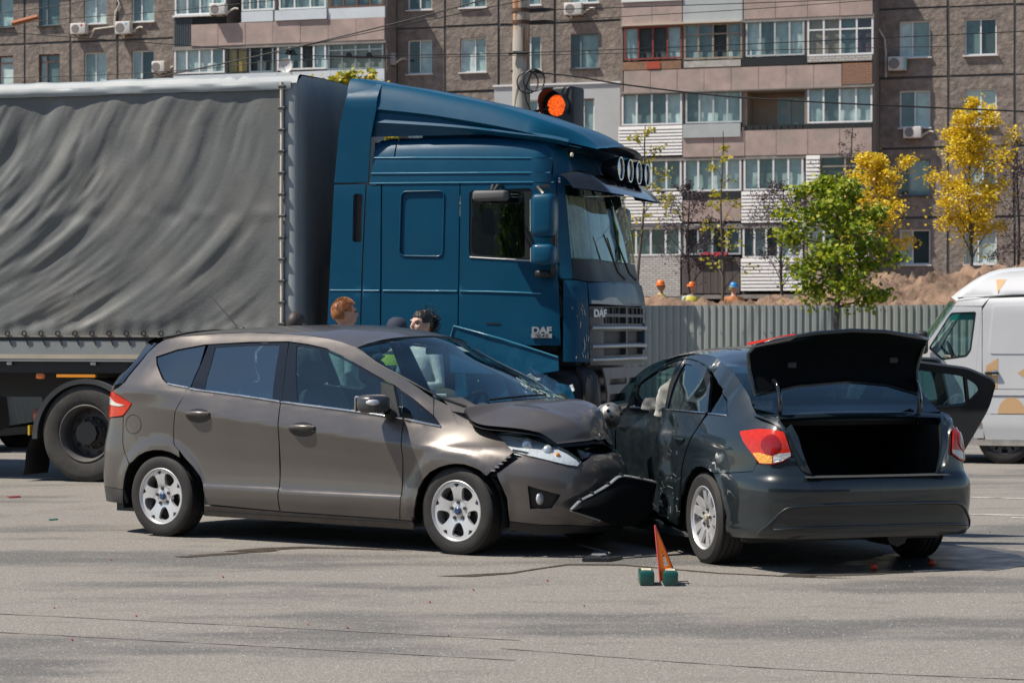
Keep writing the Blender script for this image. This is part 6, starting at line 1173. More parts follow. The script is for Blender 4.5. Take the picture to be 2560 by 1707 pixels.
for i,(x,Y,h,lb) in enumerate(((1722,58,3.4,'dark purple plum tree nearest the lorry, before the brown boarded balcony'),(1955,58,3.3,'dark purple plum tree close beside the green maple'),(2130,62,5.2,'tall thin purple tree rising behind the green maple'),(2545,56,4.4,'dark purple tree above the white van roof'))):
    tree('plum_tree',lb,(*px(x,0,Y)[:2],1.8),.7,{'top':h,'r':lambda f:.85*math.sin(math.pi*(.2+.75*f))+.1,'up':1.2},3200 if i!=2 else 700,.05,PURP,BARKP,20+i,limbs=16,tr=.04,clump=.4)
tree('background_tree','yellow-green treetop showing above the trailer roof',(*px(880,0,46)[:2],0),4.2,{'top':6.55,'r':lambda f:1.15*math.sin(math.pi*(.25+.65*f)),'up':.5},2600,.12,YELG,BARK,31,limbs=16,tr=.08,clump=.45)
# ------------------------------------------------------------------ white delivery van
def build_van():
    T=thing('delivery_van','white high-roof delivery van with peach geometric stickers driving past the hoarding','van',(5.9496,29.0582,0),R(166))
    W=pm('van_white',(.72,.73,.74),.35,coat=.4,var=.03,vs=3); PE=pm('peach_sticker',(.72,.46,.24),.45); GREY=pm('van_grey',(.10,.105,.11),.55,var=.15,vs=6)
    def S(a,b): y=.95-.16*sstep(1.75,2.28,b)**1.6-.10*sstep(.5,1.7,a)**1.5-.03*sstep(.5,.2,b)-.012*np.exp(-((b-1.95)/.02)**2); return np.stack([a,y,b],-1)
    win=rpoly([(.865,1.345),(.645,1.70),(.60,1.765),(.31,1.775),(.37,1.32),(.42,1.245),(.71,1.205)],.03); qs=[(.70,1.23),(.615,1.70)]
    door=[(1.0,1.30),(.94,1.20),(.92,.75),(.70,.62),(.55,.30),(.352,.30),(.335,.8),(.32,1.06),(.25,1.83),(.57,1.835),(.62,1.77),(.76,1.575),(.90,1.385)]
    roofl=[(-3.4,2.27),(-.23,2.255),(-.08,2.245),(.03,2.23),(.16,2.19),(.26,2.13),(.35,2.065),(.45,1.98),(.54,1.895),(.60,1.81),(.76,1.585),(.92,1.375),(1.02,1.285)]
    cab=[(.245,1.84),(.165,1.935),(.45,1.905),(.535,1.888),(.595,1.805),(.575,1.842)]
    for m in (False,True):
        d=panel('front_door',door,S,W,T,[win],res=.07,mirror=m,ref=(0,0,1)); panel('window_seal',win,S,BLACK,d,[rpoly([(.84,1.36),(.645,1.675),(.595,1.745),(.335,1.755),(.39,1.33),(.435,1.265),(.70,1.23)],.03)],res=.1,inset=.01,lip=0,mirror=m,ref=(0,0,1)); panel('door_window',win,S,GLASS,d,res=.2,inset=.02,lip=0,mirror=m,ref=(0,0,1))
        panel('cab_pillar',cab,S,W,T,res=.08,mirror=m,ref=(0,0,1)); panel('roof_side',[(-3.4,1.985),(-.23,1.972),(.16,1.945),(.45,1.913),(.54,1.897),(.45,1.98),(.35,2.065),(.26,2.13),(.16,2.19),(.03,2.23),(-.08,2.245),(-.23,2.255),(-3.4,2.27)],S,W,T,res=.07,mirror=m,ref=(0,0,1))
        panel('load_panel',[(.24,1.80),(.16,1.93),(-.9,1.965),(-.9,.875),(.10,.875),(.24,1.06)],S,W,T,res=.1,mirror=m,ref=(0,0,1)); panel('load_panel',[(-.91,1.965),(-3.4,1.98),(-3.4,.875),(-.91,.875)],S,W,T,res=.2,mirror=m,ref=(0,0,1))
        panel('door_pillar',[(.25,1.82),(.318,1.06),(.33,.8),(.345,.30),(.225,.30),(.243,.58),(.248,.86),(.248,1.06),(.248,1.79)],S,W,T,res=.1,mirror=m,ref=(0,0,1))
        panel('sliding_door_panel',rpoly([(.115,1.84),(.165,1.285),(-.75,1.285),(-.75,1.86)],.04),S,W,T,res=.1,mirror=m,ref=(0,0,1),inset=-.006,lip=.006)
        panel('waist_strip',[(.15,.868),(-3.4,.868),(-3.4,.80),(.14,.80)],S,W,T,res=.2,mirror=m,ref=(0,0,1),inset=-.008,lip=.008); panel('lower_panel',[(.24,.795),(-3.4,.795),(-3.4,.585),(.25,.585)],S,W,T,res=.1,mirror=m,ref=(0,0,1))
        panel('sill_panel',[(.24,.578),(-3.4,.578),(-3.4,.285),(.21,.285),(.235,.42)],S,W,T,res=.1,mirror=m,ref=(0,0,1)); panel('sill_trim',[(.40,.285),(-3.4,.28),(-3.4,.21),(.42,.215)],S,pm('dirty_white',(.42,.40,.36),.6,var=.3,vs=8),T,res=.2,mirror=m,ref=(0,0,1))
        panel('wing',[(1.0,1.295),(.945,1.19),(.925,.745),(.72,.60),(.56,.30),(1.0,.62),(1.15,.66),(1.35,.62),(1.5,.45),(1.55,.25),(1.80,.25),(1.84,.55),(1.78,.86),(1.62,1.0),(1.3,1.13)],S,W,T,res=.1,mirror=m,ref=(0,0,1))
    for z in (1.945,):
        L=np.array([(a,1.972-.035*sstep(-.3,.5,a)) for a in np.linspace(-3.3,.53,20)]); q=S(L[:,0],L[:,1]); MB().tube(q,.008,5).build('roof_seam',GREY,T)
    for z in (.872,.798): q=S(np.linspace(-3.3,.14,6),np.full(6,z)); MB().tube(q,.006,5).build('moulding_gap',GREY,T)
    st=lambda poly:panel('sticker',poly,S,PE,T,res=.1,inset=-.002,lip=0,ref=(0,0,1))
    st([(.09,2.15),(-.03,2.15),(.07,1.99)]); st([(.01,1.77),(.09,1.59),(-.04,1.595)]); st([(.06,1.235),(.20,1.145),(.20,.88),(.07,.88)]); st([(-.16,1.06),(-.36,1.20),(-.36,.92)]); st([(-.09+.155*math.cos(a),.59+.19*math.sin(a)) for a in np.linspace(0,math.pi,14)]); st([(-.20,1.74),(-.20,1.56),(-.42,1.56),(-.36,1.74)])
    MB().box(.05,.215,.945,.985,1.045,1.075,.012).build('door_handle',BLACK,T,30); MB().sup((.10,.965,1.06),(.035,.012,.03),.6,.6).build('handle_key_plate',CHROME,T); MB().sup((.285,.945,.475),(.035,.012,.03),.5,.5).build('side_indicator',pm('amber_marker',(.75,.22,.05),.35),T,40)
    # roof, windscreen, nose, back
    rx=[p[0] for p in roofl];rz=[p[1] for p in roofl]
    def roof(s,t): v=2*t-1; x=-3.4+s*(.535+3.4); z=np.interp(x,rx,rz); y=S(x,z)[...,1]; return np.stack([x+.12*(1-v*v)*s**6,v*y,z+.06*(1-v*v)],-1)
    gridpart('roof',roof,40,13,W,T,ref=(0,0,1))
    def ws(s,t): v=2*t-1; x=.545+s*(1.0-.545); z=np.interp(x,rx,rz); y=S(x,z)[...,1]; return np.stack([x+.14*(1-v*v),v*y,z+.02*(1-v*v)],-1)
    gridpart('windscreen',ws,10,13,GLASS,T,ref=(0,0,1)); 
    def nose(s,t): v=2*t-1; x=np.interp(s,[0,.3,.6,.8,1],[1.0,1.3,1.62,1.78,1.84]); z=np.interp(s,[0,.3,.6,.8,1],[1.295,1.13,1.0,.86,.30]); y=S(x,z)[...,1]; return np.stack([x+.12*(1-v*v),v*y,z+.03*(1-v*v)],-1)
    gridpart('nose',nose,14,11,W,T,ref=(0,0,1)); part('back_doors',W,T,lambda b:b.box(-3.42,-3.40,-.9,.9,.3,2.25)); part('bumper',GREY,T,lambda b:b.box(1.75,1.95,-.85,.85,.25,.55,.06))
    part('bulkhead',DARKIN,T,lambda b:(b.box(-.05,0,-.9,.9,.4,1.9),b.box(-3.3,1.6,-.85,.85,.30,.36)))
    part('dashboard',DARKIN,T,lambda b:b.box(.75,1.15,-.85,.85,.95,1.22,.05),30); MB().tube([(.62+.06*math.cos(a),.42+.19*math.sin(a),1.27+.15*math.cos(a)) for a in np.linspace(0,6.283,20)],.015,6).build('steering_wheel',BLACK,T,50)
    part('driver_seat',SEAT,T,lambda b:(b.box(.02,.4,.2,.66,.75,.9,.05),b.box(.0,.12,.2,.66,.9,1.42,.05)),40)
    part('windscreen_band',pm('teal_band',(.02,.25,.25),.4),T,lambda b:b.grid([[(.33,.90,1.76),(.60,.90,1.752)],[(.345,.90,1.68),(.63,.90,1.675)]]))
    for x in (0.0,-2.75):
        for m in (1,-1): make_wheel(T,(x-.01,m*.80,.31),.31,.2,.2,'blade',m,rim_mat=pm('van_rim',(.10,.10,.10),.6),cap=(.05,.05,.05))
    part('side_mirror',BLACK,T,lambda b:b.box(.86,1.0,1.0,1.16,1.28,1.55,.04),40)
build_van()
# ------------------------------------------------------------------ car half hidden beyond the trailer
def build_darkcar():
    T=thing('parked_car','black car glimpsed under the trailer behind the lorry drive wheel','car',(-8.05,32.05,0),R(-17))
    PB=pm('black_paint',(.006,.007,.008),.3,coat=.8)
    pr=[(-2.0,.30),(-2.05,.6),(-1.95,.92),(-1.55,1.02),(-1.1,1.42),(-.4,1.50),(.35,1.44),(.95,1.02),(1.6,.90),(1.95,.72),(2.0,.35),(1.7,.22),(-1.8,.22)]
    f=lambda m:(lambda a,b:np.stack([a,m*(.86-.22*np.clip(b-.95,0,1)-.06*sstep(1.2,2.0,np.abs(a))),b],-1))
    arch=[[(hx+.36*math.cos(t),.31+.36*math.sin(t)) for t in np.linspace(R(-20),R(200),18)] for hx in (1.3,-1.3)]
    win=[(-1.35,1.02),(-1.0,1.36),(-.4,1.43),(.3,1.38),(.78,1.03)]
    for m in (-1,1):
        s=panel('body_side',pr,f(m),PB,T,[win],res=.12,ref=(0,0,.6)); panel('side_window',win,f(m),GLASSD,s,res=.2,lip=0,inset=.01,ref=(0,0,.6))
        for hx in (1.3,-1.3): MB().lathe([(.001,m*.02),(.36,m*.02),(.37,-m*.1)],(hx,m*.85,.31),'y',28).build('wheel_arch',BLACK,T); make_wheel(T,(hx,m*.80,.31),.31,.21,.2,'star',m,rim_mat=pm('black_rim',(.03,.03,.032),.35,metal=.6),tyre=RUBBERD)
    part('body_shell',PB,T,lambda b:b.grid([[(x,-.80+.22*max(0,z-.95),z),(x,0,z+.03),(x,.80-.22*max(0,z-.95),z)] for x,z in pr[:11]]),50)
    part('floor',BLACK,T,lambda b:b.box(-1.8,1.7,-.8,.8,.2,.3))
build_darkcar()
# ------------------------------------------------------------------ people
from mathutils import kdtree
def person(label,loc,rz,height=1.75,arms=None,skin=(.52,.30,.22),top=(.3,.3,.3),legs=(.03,.035,.05),shoes=(.02,.02,.02),hair=None,hat=None,vest=None,seated=False,vox=.011,female=False,head_turn=0,text=None,name='person',group=None):
    T=thing(name,label,'person',loc,rz,group); k=height/1.75; sh=.155 if female else .18
    pc=[]
    def add(tagn,f): b=MB(); f(b); pc.append((tagn,b))
    def loft(b,sec,n=20):
        V=[];F=[]
        for z,rx,ry,yo in sec:
            for i in range(n): a=2*math.pi*i/n; c,s=math.cos(a),math.sin(a); V.append((rx*math.copysign(abs(c)**.85,c),yo+ry*math.copysign(abs(s)**.85,s),z))
        m=len(sec)
        for j in range(m-1):
            for i in range(n): F.append((j*n+i,j*n+(i+1)%n,(j+1)*n+(i+1)%n,(j+1)*n+i))
        F.append(tuple(range(n))[::-1]); F.append(tuple((m-1)*n+i for i in range(n))); b.add(V,F)
    hp=.17 if not female else .175
    add('top',lambda b:loft(b,[(.86,hp*.97,.115,0),(.95,hp,.12,0),(1.05,.15,.10,0),(1.15,.15,.105,-.005),(1.28,sh*.97,.12,-.01),(1.37,sh*1.02,.11,0),(1.43,sh*.9,.085,.005),(1.47,.09,.065,.01),(1.50,.06,.058,.008)]))
    hm=Matrix.Translation((0,0,1.5))@Matrix.Rotation(head_turn,4,'Z')@Matrix.Translation((0,0,-1.5))
    def headf(b):
        b.tube([(0,.008,1.46),(0,0,1.57)],[.056,.054],14); b.sup((0,.012,1.665),(.076,.095,.10),.95,.95,24,16); b.sup((0,-.022,1.615),(.060,.072,.070),.9,.85,20,12); b.sup((0,-.055,1.575),(.032,.030,.024),.9,.9)
        b.tube([(0,-.088,1.685),(0,-.105,1.655),(0,-.112,1.637),(0,-.096,1.628)],[.009,.012,.016,.010],8); b.sup((0,-.090,1.597),(.026,.012,.012),.9,.9,12,6)
        for s in (-1,1): b.sup((s*.078,.012,1.65),(.010,.020,.032),.9,.9,10,8); b.sup((s*.033,-.083,1.690),(.024,.012,.008),.9,.9,10,6); b.sup((s*.042,-.068,1.635),(.022,.022,.020),1,1,10,6)
        b.xf(hm)
    add('skin',headf)
    arms=arms or [((.26,.02,1.16),(.27,-.06,.92)),((-.26,.02,1.16),(-.27,-.06,.92))]
    for s,(el,wr) in zip((1,-1),arms):
        a=Vector((s*sh*1.02,.005,1.41)); e=Vector(el); w_=Vector(wr); add('top',lambda b:b.tube([a-Vector((s*.04,0,0)),a,a.lerp(e,.5),e,e.lerp(w_,.4),w_],[.055,.058,.050,.043,.042,.031],12))
        d=(w_-e).normalized(); sd=d.cross(Vector((0,0,1))); sd=sd.normalized() if sd.length>.1 else Vector((0,1,0)); up=sd.cross(d)
        def hand(b):
            b.tube([w_-d*.02,w_+d*.03,w_+d*.085],[.026,.036,.036],10,sq=.55)
            for i,ln in enumerate((.062,.072,.068,.052)):
                o=sd*((i-1.5)*.018); p0=w_+d*.075+o; b.tube([p0,p0+d*ln*.45-up*.004,p0+d*ln*.8-up*.018,p0+d*ln*.95-up*.032],[.0095,.009,.0085,.007],7)
            p0=w_+d*.025+sd*.028*s; b.tube([p0,p0+d*.03+sd*.022*s-up*.008,p0+d*.06+sd*.026*s-up*.02],[.012,.011,.009],7)
        add('skin',hand)
    for s in (1,-1):
        if seated: pts=[(s*.09,0,.90),(s*.11,-.22,.92),(s*.12,-.44,.90),(s*.12,-.46,.7),(s*.12,-.44,.48)]
        else: pts=[(s*.085,0,.93),(s*.095,-.005,.72),(s*.10,-.005,.50),(s*.10,.015,.30),(s*.10,.02,.07)]
        add('legs',lambda b:b.tube(pts,[.092,.083,.062,.056,.045],14)); f=pts[-1]
        add('shoes',lambda b:b.sup((f[0],f[1]-.06,max(.04,f[2]-.03)),(.045,.13,.042),.7,.8,16,8))
    allb=MB(); tags=[]
    for tg,b in pc: allb.add(b.V,b.F); tags+=[tg]*len(b.V)
    kd=kdtree.KDTree(len(allb.V)); [kd.insert(Vector(v),i) for i,v in enumerate(allb.V)]; kd.balance()
    o=allb.build('body',BLACK,None); md=o.modifiers.new('r','REMESH'); md.mode='VOXEL'; md.voxel_size=vox; sm=o.modifiers.new('s','SMOOTH'); sm.iterations=2; sm.factor=.5
    dg=bpy.context.evaluated_depsgraph_get(); me=bpy.data.meshes.new_from_object(o.evaluated_get(dg)); bpy.data.objects.remove(o); me.name='body'
    mats={'skin':pm('skin_%g'%skin[0],skin,.5,var=.08,vs=30),'top':pm('top_%g_%g'%(top[0],top[2]),top,.85,var=.12,vs=9,bump=.01,bs=14),'legs':pm('legs_%g'%legs[2],legs,.85),'shoes':pm('shoes',shoes,.6)}; order=list(mats); me.materials.clear()
    for q in order: me.materials.append(mats[q])
    idx=np.zeros(len(me.polygons),dtype=np.int32)
    for i,p in enumerate(me.polygons):
        c=p.center; t=tags[kd.find(c)[1]]
        if t=='top' and c.z<.93 and abs(c.x)<.2 and not seated: t='legs'
        if t=='top' and c.z>1.475: t='skin'
        idx[i]=order.index(t)
    me.polygons.foreach_set('material_index',idx); me.polygons.foreach_set('use_smooth',np.ones(len(me.polygons),dtype=bool))
    body=link(bpy.data.objects.new('body',me),T)
    for s in (-1,1):
        e=MB(); e.sup((s*.033,-.0845,1.668),(.014,.008,.0075),1,1,10,6); e.xf(hm); e.build('eye',pm('eye_dark',(.03,.02,.015),.2),T,60)
    e=MB(); e.sup((0,-.101,1.598),(.024,.004,.005),1,1,10,6); e.xf(hm); e.build('mouth',pm('lip',(.34,.12,.10),.5),T,60)
    rg=np.random.default_rng(int(height*1000))
    if hair:
        col,style=hair; V=[];F=[]; nu,nv=48,26
        for i in range(nv+1):
            ph=-math.pi/2+math.pi*i/nv
            for j in range(nu):
                q=2*math.pi*j/nu; d=Vector((math.cos(ph)*math.cos(q),math.cos(ph)*math.sin(q),math.sin(ph))); r=1+.025*float(rg.random())+(.10 if style=='curly' else 0)*float(rg.random()) + (.06*max(0,-d.y)*max(0,d.z) if style=='short' else 0)
                V.append((d.x*.082*r,.016+d.y*.101*r,1.668+d.z*.108*r))
        for i in range(nv):
            for j in range(nu):
                c=(Vector(V[i*nu+j])+Vector(V[(i+1)*nu+(j+1)%nu]))/2; y,z=c.y,c.z-1.665
                if (y<-.045 and z<.060) or (y<.03 and z<.005) or (z<-.055): continue
                F.append((i*nu+j,i*nu+(j+1)%nu,(i+1)*nu+(j+1)%nu,(i+1)*nu+j))
        b=MB(); b.add(V,F)
        if style=='curly':
            r2=random.Random(6)
            for q in range(380):
                c=Vector((r2.gauss(0,.036),.098+r2.gauss(0,.030),1.668+r2.gauss(0,.045))); a=r2.uniform(0,6.28); b.tube([c+Vector((.022*math.cos(a+t*2.2),.018*math.sin(a+t*2.2),.02*(t-1.5))) for t in np.linspace(0,3,7)],.0022,3)
        if style=='short':
            r2=random.Random(9)
            for q in range(900):
                ph=r2.uniform(.1,1.5); a=r2.uniform(0,6.28); d=Vector((math.cos(ph)*math.cos(a),math.cos(ph)*math.sin(a),math.sin(ph))); 
                if d.y<-.5 and d.z<.55: continue
                p=Vector((d.x*.083,.016+d.y*.102,1.668+d.z*.11)); b.tube([p,p+d*.012+Vector((r2.gauss(0,.006),-.010,.003))],[.0018,.0008],3,caps=False)
        b.xf(hm); b.build('hair',pm('hair_%g'%col[0],col,.55,var=.35,vs=60),T,50)
    if hat:
        kind,col=hat; b=MB(); hmt=pm('hat_%g_%g'%(col[0],col[2]),col,.35 if kind=='helmet' else .85)
        if kind=='helmet': b.lathe([(.001,.135),(.05,.13),(.09,.10),(.112,.05),(.12,.0),(.138,-.008),(.138,-.014),(.118,-.012)],(0,.008,1.685),'z',24); b.xf(Matrix.Translation((0,0,1.69))@Matrix.Scale(.88,4)@Matrix.Translation((0,0,-1.69)))
        else: b.lathe([(.001,.115),(.04,.112),(.075,.09),(.096,.045),(.101,.0),(.097,-.03)],(0,.015,1.675),'z',24); b.add([(x,-.085-.075*(1-(x/.08)**2),1.665-.012*(1-(x/.08)**2)) for x in np.linspace(-.08,.08,9)]+[(x,-.075,1.672) for x in np.linspace(-.08,.08,9)],[(i,i+1,10+i,9+i) for i in range(8)])
        b.xf(hm); b.build('helmet' if kind=='helmet' else 'cap',hmt,T,50)
    if vest:
        b=MB(); n=28; sec=[(.90,.182,.130),(1.05,.170,.122),(1.15,.170,.125),(1.28,sh*1.03+.005,.138),(1.38,sh*1.02,.126),(1.445,sh*.80,.096)]
        b.grid([[(rx*1.03*math.cos(2*math.pi*i/n),-.004+ry*1.03*math.sin(2*math.pi*i/n),z) for i in range(n+1)] for z,rx,ry in sec]); vv=b.build('vest',pm('hi_vis_%g'%vest[0],vest,.7,var=.08,vs=10),T,60)
        for z in (1.02,1.14): MB().grid([[(.182*math.cos(a),-.004+.132*math.sin(a),z+dz) for a in np.linspace(0,6.283,25)] for dz in (0,.045)]).build('reflective_band',pm('silver_band',(.6,.62,.62),.4),vv,60)
        if text: bp=bxp('back_print',pm('print_navy',(.05,.09,.14),.7),vv,-.13,.13,.137,.141,1.26,1.345); text_part('lettering',text,.085,WHITEP,bp,frame3((0,.1425,1.302),(-1,0,0),(0,0,1)),extrude=.001)
    T.scale=(k,k,k); return T
def pxg(x,Y,z=0): return ((x-1280)/6044*Y,Y,z)
# faces local -y; rz turns it
person('ginger-haired man in pale green jacket talking behind the hatchback roof',pxg(862,20.6),R(112),1.80,skin=(.55,.30,.22),top=(.33,.40,.37),hair=((.34,.13,.045),'short'),arms=[((.27,.05,1.17),(.24,-.10,.95)),((-.27,.05,1.17),(-.24,-.12,.95))])
person('dark curly-haired woman in pale grey long-sleeved top writing behind the hatchback',pxg(1053,20.2),R(-38),1.70,skin=(.58,.36,.27),top=(.36,.38,.40),hair=((.012,.010,.010),'curly'),female=True,arms=[((.25,-.04,1.14),(.10,-.28,1.10)),((-.25,-.02,1.14),(-.08,-.27,1.08))],head_turn=R(-8))
person('officer in navy cap and yellow reflective vest standing with back to the camera',pxg(992,20.9),R(188),1.635,top=(.03,.045,.07),hair=((.02,.015,.012),'plain'),hat=('cap',(.030,.038,.062)),vest=(.62,.72,.06),text='TRU',arms=[((.26,-.04,1.16),(.14,-.28,1.08)),((-.26,-.04,1.16),(-.14,-.28,1.08))])
person('person with cropped dark hair mostly hidden behind the hatchback roof',pxg(741,21.5),R(160),1.70,skin=(.40,.23,.16),top=(.06,.06,.065),hair=((.035,.027,.024),'plain'))
tag(bxp('clipboard',WHITEP,None,-.70-.16,-.70+.16,19.72,19.90,1.02,1.035),'white clipboard of papers held by the curly-haired woman','clipboard')
HV=(.72,.62,.06)
person('worker in orange helmet and yellow vest beside the lorry grille',pxg(1652,58,.93),R(60),1.78,top=(.55,.50,.10),hat=('helmet',(.75,.16,.02)),vest=HV,vox=.02,skin=(.30,.17,.12))
person('worker in orange helmet bending behind the thin dark trunk on the earth heap',pxg(1729,58,.90),R(20),1.78,top=(.45,.55,.45),hat=('helmet',(.75,.16,.02)),vest=(.70,.62,.08),vox=.02)
person('worker in bright blue helmet almost sunk behind the earth heap',pxg(1834,57,.88),R(180),1.76,top=(.5,.2,.08),hat=('helmet',(.03,.22,.55)),vox=.02)
_v=Matrix.Translation((5.9496,29.0582,0))@Matrix.Rotation(R(166),4,'Z'); _p=_v@Vector((.18,.42,-.02))
person('van driver with dark hair and teal sleeves holding the steering wheel',tuple(_p),R(166)+R(90),1.72,top=(.03,.12,.15),hair=((.015,.012,.012),'plain'),seated=True,arms=[((.26,-.12,1.12),(.17,-.42,1.26)),((-.26,-.12,1.12),(-.17,-.42,1.26))])
# ------------------------------------------------------------------ warning triangle, debris, stains
def gp(x,y): Y=6044*1.56/(y-825); return ((x-1280)/6044*Y,Y)
def build_triangle():
    p=gp(1650,1462); T=thing('warning_triangle','small orange warning triangle standing between two dark green weighted feet','warning triangle',(p[0],p[1],0),0)
    OR=leafmat('orange_cloth',(.90,.20,.008),(.90,.20,.008)); RD=pm('red_rod',(.55,.06,.05),.3,coat=.5); GB=pm('green_box',(.008,.075,.062),.35,coat=.3,var=.1,vs=14)
    k=.94
    # the triangle stands across the two feet, seen nearly edge-on
    ax=Vector((.30,.95,0)); A=Vector((-.055,-.10,.02)); B=A+ax*.40; C=(A+B)/2+Vector((-.085,-.05,.35))
    A=Vector((.0,-.02,.02)); B=Vector((.095,.15,.07)); C=Vector((-.028,.06,.36))
    for a,b in ((A,C),(C,B)): MB().tube([a,b],.006,6).build('rod',RD,T)
    ce=(A+B+C)/3; inn=[ce+(q-ce)*.36+Vector((.015,0,-.02)) for q in (A,B,C)]; V=[A,B,C]+inn
    MB().add(V,[(0,1,4,3),(1,2,5,4),(2,0,3,5)]).build('cloth',OR,T)
    fl=MB(); fl.add([A,B,ce+(B-ce)*.5,ce+(A-ce)*.3],[(0,1,2,3)]); fl.build('lower_band',OR,T)
    for x0,y0 in ((-.082,.02),(.062,.0)):
        f=MB(); f.box(x0-.046,x0+.046,y0-.07,y0+.15,.0,.092,.016); f=f.build('foot',GB,T,40); MB().box(x0-.030,x0+.030,y0-.03,y0+.09,.0925,.0945).build('foot_label',pm('foot_label',(.62,.55,.40),.6,var=.6,vs=40),f)
    MB().tube([(.10,.0,.02),(.17,.0,.025),(.175,.0,.005)],.004,5).build('wire_stand',STEEL,T)
build_triangle()
def shard(name,label,cat,pts,mat,z=.004,h=.004,group=None):
    V=[(*gp(x,y),z) for x,y in pts]+[(*gp(x,y),z+h) for x,y in pts]; n=len(pts)
    o=mesh_obj(name,V,[tuple(range(n))[::-1],tuple(range(n,2*n))]+[(k,(k+1)%n,n+(k+1)%n,n+k) for k in range(n)],mat); return tag(o,label,cat,group)
DEB=pm('broken_plastic',(.03,.034,.038),.35,var=.4,vs=20)
shard('plastic_debris','flat black broken trim lying on the road in front of the two cars','debris',[(1455,1404),(1475,1394),(1530,1396),(1557,1398),(1520,1404)],DEB,h=.02)
shard('plastic_debris','grey triangular plastic scrap lying on top of the black broken trim','debris',[(1478,1396),(1485,1386),(1512,1392),(1520,1399)],pm('grey_scrap',(.22,.23,.24),.4),z=.025)
o=MB().tube([(*gp(1440,1376),.05),(*gp(1475,1384),.045),(*gp(1525,1393),.03)],.008,5).build('bent_trim',pm('trim_edge',(.30,.31,.31),.4,metal=.5),None); tag(o,'thin bent metal trim strip resting over the broken plastic','trim strip')
shard('plastic_debris','small flat green plastic strip on the bare road by the hatchback tail','debris',[(121,1299),(143,1297),(145,1299),(124,1301)],pm('teal_bit',(.02,.14,.12),.5))
shard('lamp_shard','long dark red shard of tail lamp on the road below the trailer','shard',[(17,1242),(50,1240),(52,1243),(25,1245)],LENSR,group='red lamp shards scattered on the road')
rg=random.Random(21)
for (x,y) in ((276,1400),(557,1443),(340,1540),(135,1520),(770,1562),(868,1570),(1074,1506),(1183,1475),(1368,1452),(1460,1515),(1844,1565),(2330,1299),(2070,1325),(2475,1330),(180,1600),(1120,1590)):
    s=rg.uniform(1.5,3.2); shard('lamp_shard','tiny red plastic shard on the asphalt','shard',[(x-s,y),(x+s*.2,y-s*.5),(x+s,y+.5),(x+s*.1,y+s*.4)],LENSR,group='red lamp shards scattered on the road')
for (x,y) in ((2185,1425),(2330,1414)):
    q=gp(x,y); o=MB().sup((q[0],q[1],.022),(.025,.022,.022),1,1,14,8).build('berry',pm('orange_red',(.62,.06,.02),.4),None,60); tag(o,'small orange-red berry-like ball on the road behind the saloon','ball','orange-red balls behind the saloon')
rg2=random.Random(5); gm=MB()
for k in range(160):
    x,y=rg2.uniform(1100,2500),rg2.uniform(1380,1640)
    if rg2.random()<.5: x,y=rg2.uniform(0,1300),rg2.uniform(1270,1650)
    q=gp(x,y); s=rg2.uniform(.002,.0045); gm.sup((q[0],q[1],.004),(s,s,s*.7),.4,.4,5,3)
tag(gm.build('glass_crumbs',pm('glass_crumb',(.75,.78,.76),.1,spec=1),None),kind='stuff')
OIL=pm('wet_asphalt',(.075,.068,.060),.38,spec=.5,var=.25,vs=3,rvar=.12); OILD=pm('damp_trail',(.050,.036,.024),.55,var=.6,vs=14)
def stain(name,label,pts,mat,z,seed=0,jag=.03,res=.06):
    P=np.array([gp(x,y) for x,y in pts]); P=resamp([tuple(p) for p in P],res); n=len(P); c=P.mean(0); t=np.arange(n)
    P=P+np.stack([fbm(t*.35+seed,t*0.+seed,3),fbm(t*.3+seed+50,t*0.+1,3)],1)*jag
    V2,T=tri2d([tuple(p) for p in P],(),.12); o=mesh_obj(name,[(a,b,z) for a,b in V2],T,mat); tag(o,label,'stain'); return o
stain('fluid_puddle','shiny wet puddle spreading from under the dark saloon',[(1950,1442),(2100,1440),(2260,1432),(2330,1420),(2480,1426),(2560,1415),(2620,1390),(2480,1368),(2340,1362),(2250,1380),(2100,1410)],OIL,.003,3,.12)
stain('fluid_trail','brown fluid trail leaking out beside the hatchback front wheel',[(560,1378),(640,1370),(760,1366),(900,1370),(1040,1377),(900,1373),(760,1370),(680,1376),(600,1379)],OILD,.003,8,.06)
stain('fluid_trail','thin broken fluid streak in front of the brown trail',[(430,1391),(520,1385),(640,1378),(700,1376),(640,1381),(540,1388),(470,1393)],OILD,.003,18,.05)
for _i,(_a,_b,_c) in enumerate((((-40,1532),(700,1568),(1300,1600)),((-40,1578),(600,1612),(1290,1650)),((1250,1620),(1900,1668),(2600,1700)))):
    _L=crom([gp(*_a),gp(*_b),gp(*_c)],12); _n=len(_L); tag(mesh_obj('tar_seam',[(q[0],q[1]-.010-.006*math.sin(i*1.7),.004) for i,q in enumerate(_L)]+[(q[0],q[1]+.010+.006*math.sin(i*2.3),.004) for i,q in enumerate(_L)],[(i,i+1,_n+i+1,_n+i) for i in range(_n-1)],pm('tar_line',(.205,.19,.172),.85,var=.3,vs=12)),kind='structure')
stain('fluid_trail','thin dark fluid line running past the warning triangle',[(1090,1440),(1280,1431),(1340,1421),(1420,1410),(1560,1411),(1800,1432),(2000,1441),(2160,1446),(2000,1443),(1800,1434),(1560,1413),(1420,1412.5),(1340,1423.5),(1280,1434),(1180,1442)],OILD,.0035,12,.03)
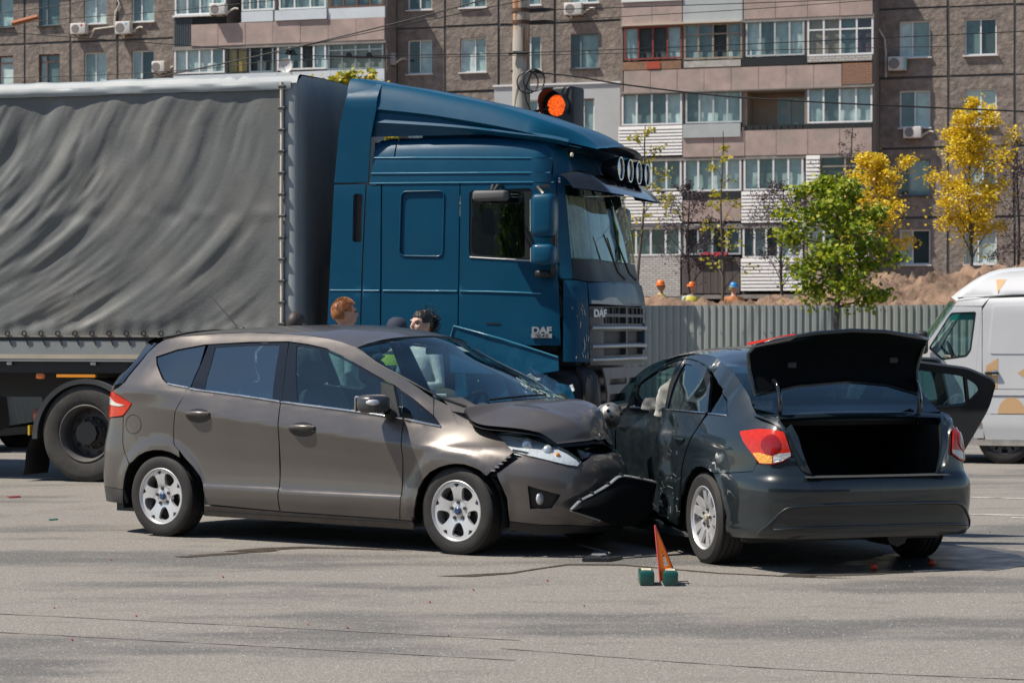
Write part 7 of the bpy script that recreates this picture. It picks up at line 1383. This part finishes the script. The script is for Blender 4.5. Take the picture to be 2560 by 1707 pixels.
# bumper section torn loose and wedged between the cars
def build_torn():
    p=gp(1500,1330); T=thing('torn_bumper','torn black bumper skin wedged between the two crashed cars','bumper piece',(0,0,0))
    Y=16.40; L=[(1428,1274),(1450,1252),(1480,1236),(1520,1212),(1552,1190),(1600,1196),(1640,1206),(1634,1216)]
    top=crom([px(x,y,Y+.50*i/7) for i,(x,y) in enumerate(L)],4); n=len(top)
    low=crom([px(x,y,Y+.50*i/7) for i,(x,y) in enumerate([(1428,1276),(1470,1290),(1500,1300),(1530,1310),(1560,1315),(1590,1310),(1620,1290),(1634,1240)])],4)
    G=[[tuple(a),tuple(a+(b-a)*.35+np.array([0,-.06,0])),tuple(a+(b-a)*.7+np.array([0,-.05,0])),tuple(b)] for a,b in zip(top,low)]
    b=MB(); b.grid(G); b.build('skin',pm('torn_black',(.006,.007,.008),.8,spec=.08),T,60,fix=True)
    MB().tube([tuple(q) for q in top],.014,6,sq=.7).build('edge',pm('trim_edge2',(.26,.28,.29),.3,metal=.3,var=.4,vs=16),T,60)
    MB().tube([tuple(q) for q in low[:9]],.007,5).build('lower_edge',pm('trim_edge3',(.35,.36,.37),.35,metal=.3),T,60)
    rr=random.Random(14)
    for k in range(7):
        a=px(1560+rr.uniform(-20,75),1215+rr.uniform(-10,40),Y+.42); pts=[Vector(a)+Vector((rr.uniform(-.06,.06),rr.uniform(-.03,.03),rr.uniform(-.09,.05)))*t for t in (0,.5,1)]; MB().tube(pts,.004,4).build('torn_strip',pm('trim_edge3',(.35,.36,.37),.35,metal=.3),T)
    for k in range(5): q=top[4+k*4]; MB().box(q[0]-.012,q[0]+.012,q[1]-.01,q[1]+.01,q[2],q[2]+.022,.004).build('clip',BLACK,T)
    MB().tube([px(1600,1190,Y+.05),px(1612,1198,Y+.05),px(1628,1180,Y+.05)],.005,5).build('wire',BLACK,T) if 0 else None
build_torn()
# ------------------------------------------------------------------ block and trees added out of view behind the camera, for reflections only
def build_reflection_block():
    T=thing('reflection_block','unseen brown apartment block added behind the camera for reflections','building',(0,-48,0),R(-17))
    bxp('wall',pm('far_wall',(.20,.175,.15),.9,var=.2,vs=1),T,-70,70,-12,0,0,15)
    b=MB()
    for k in range(-22,23):
        for f in range(5): b.box(k*3.1-.7,k*3.1+.7,.0,.05,1.4+2.8*f,2.9+2.8*f)
    tag(b.build('window_grid',pm('far_window',(.06,.08,.09),.2),T),kind='stuff')
build_reflection_block()
BGR=leafmat('reflection_green',(.03,.06,.01),(.08,.13,.02))  # unseen trees, added only to be mirrored in paint and glass
for i,(x,y) in enumerate(((-26,-22),(-15,-25),(-6,-28),(4,-31),(15,-33),(27,-38))):
    tree('reflection_tree','unseen green tree added behind the camera for reflections',(x,y,0),2.2,{'top':8.5+(i%3),'r':lambda f:3.0*math.sin(math.pi*(.15+.78*f)),'up':.4},1600,.55,BGR,BARK,60+i,limbs=14,tr=.2,clump=.5,group='unseen trees added behind the camera for reflections')
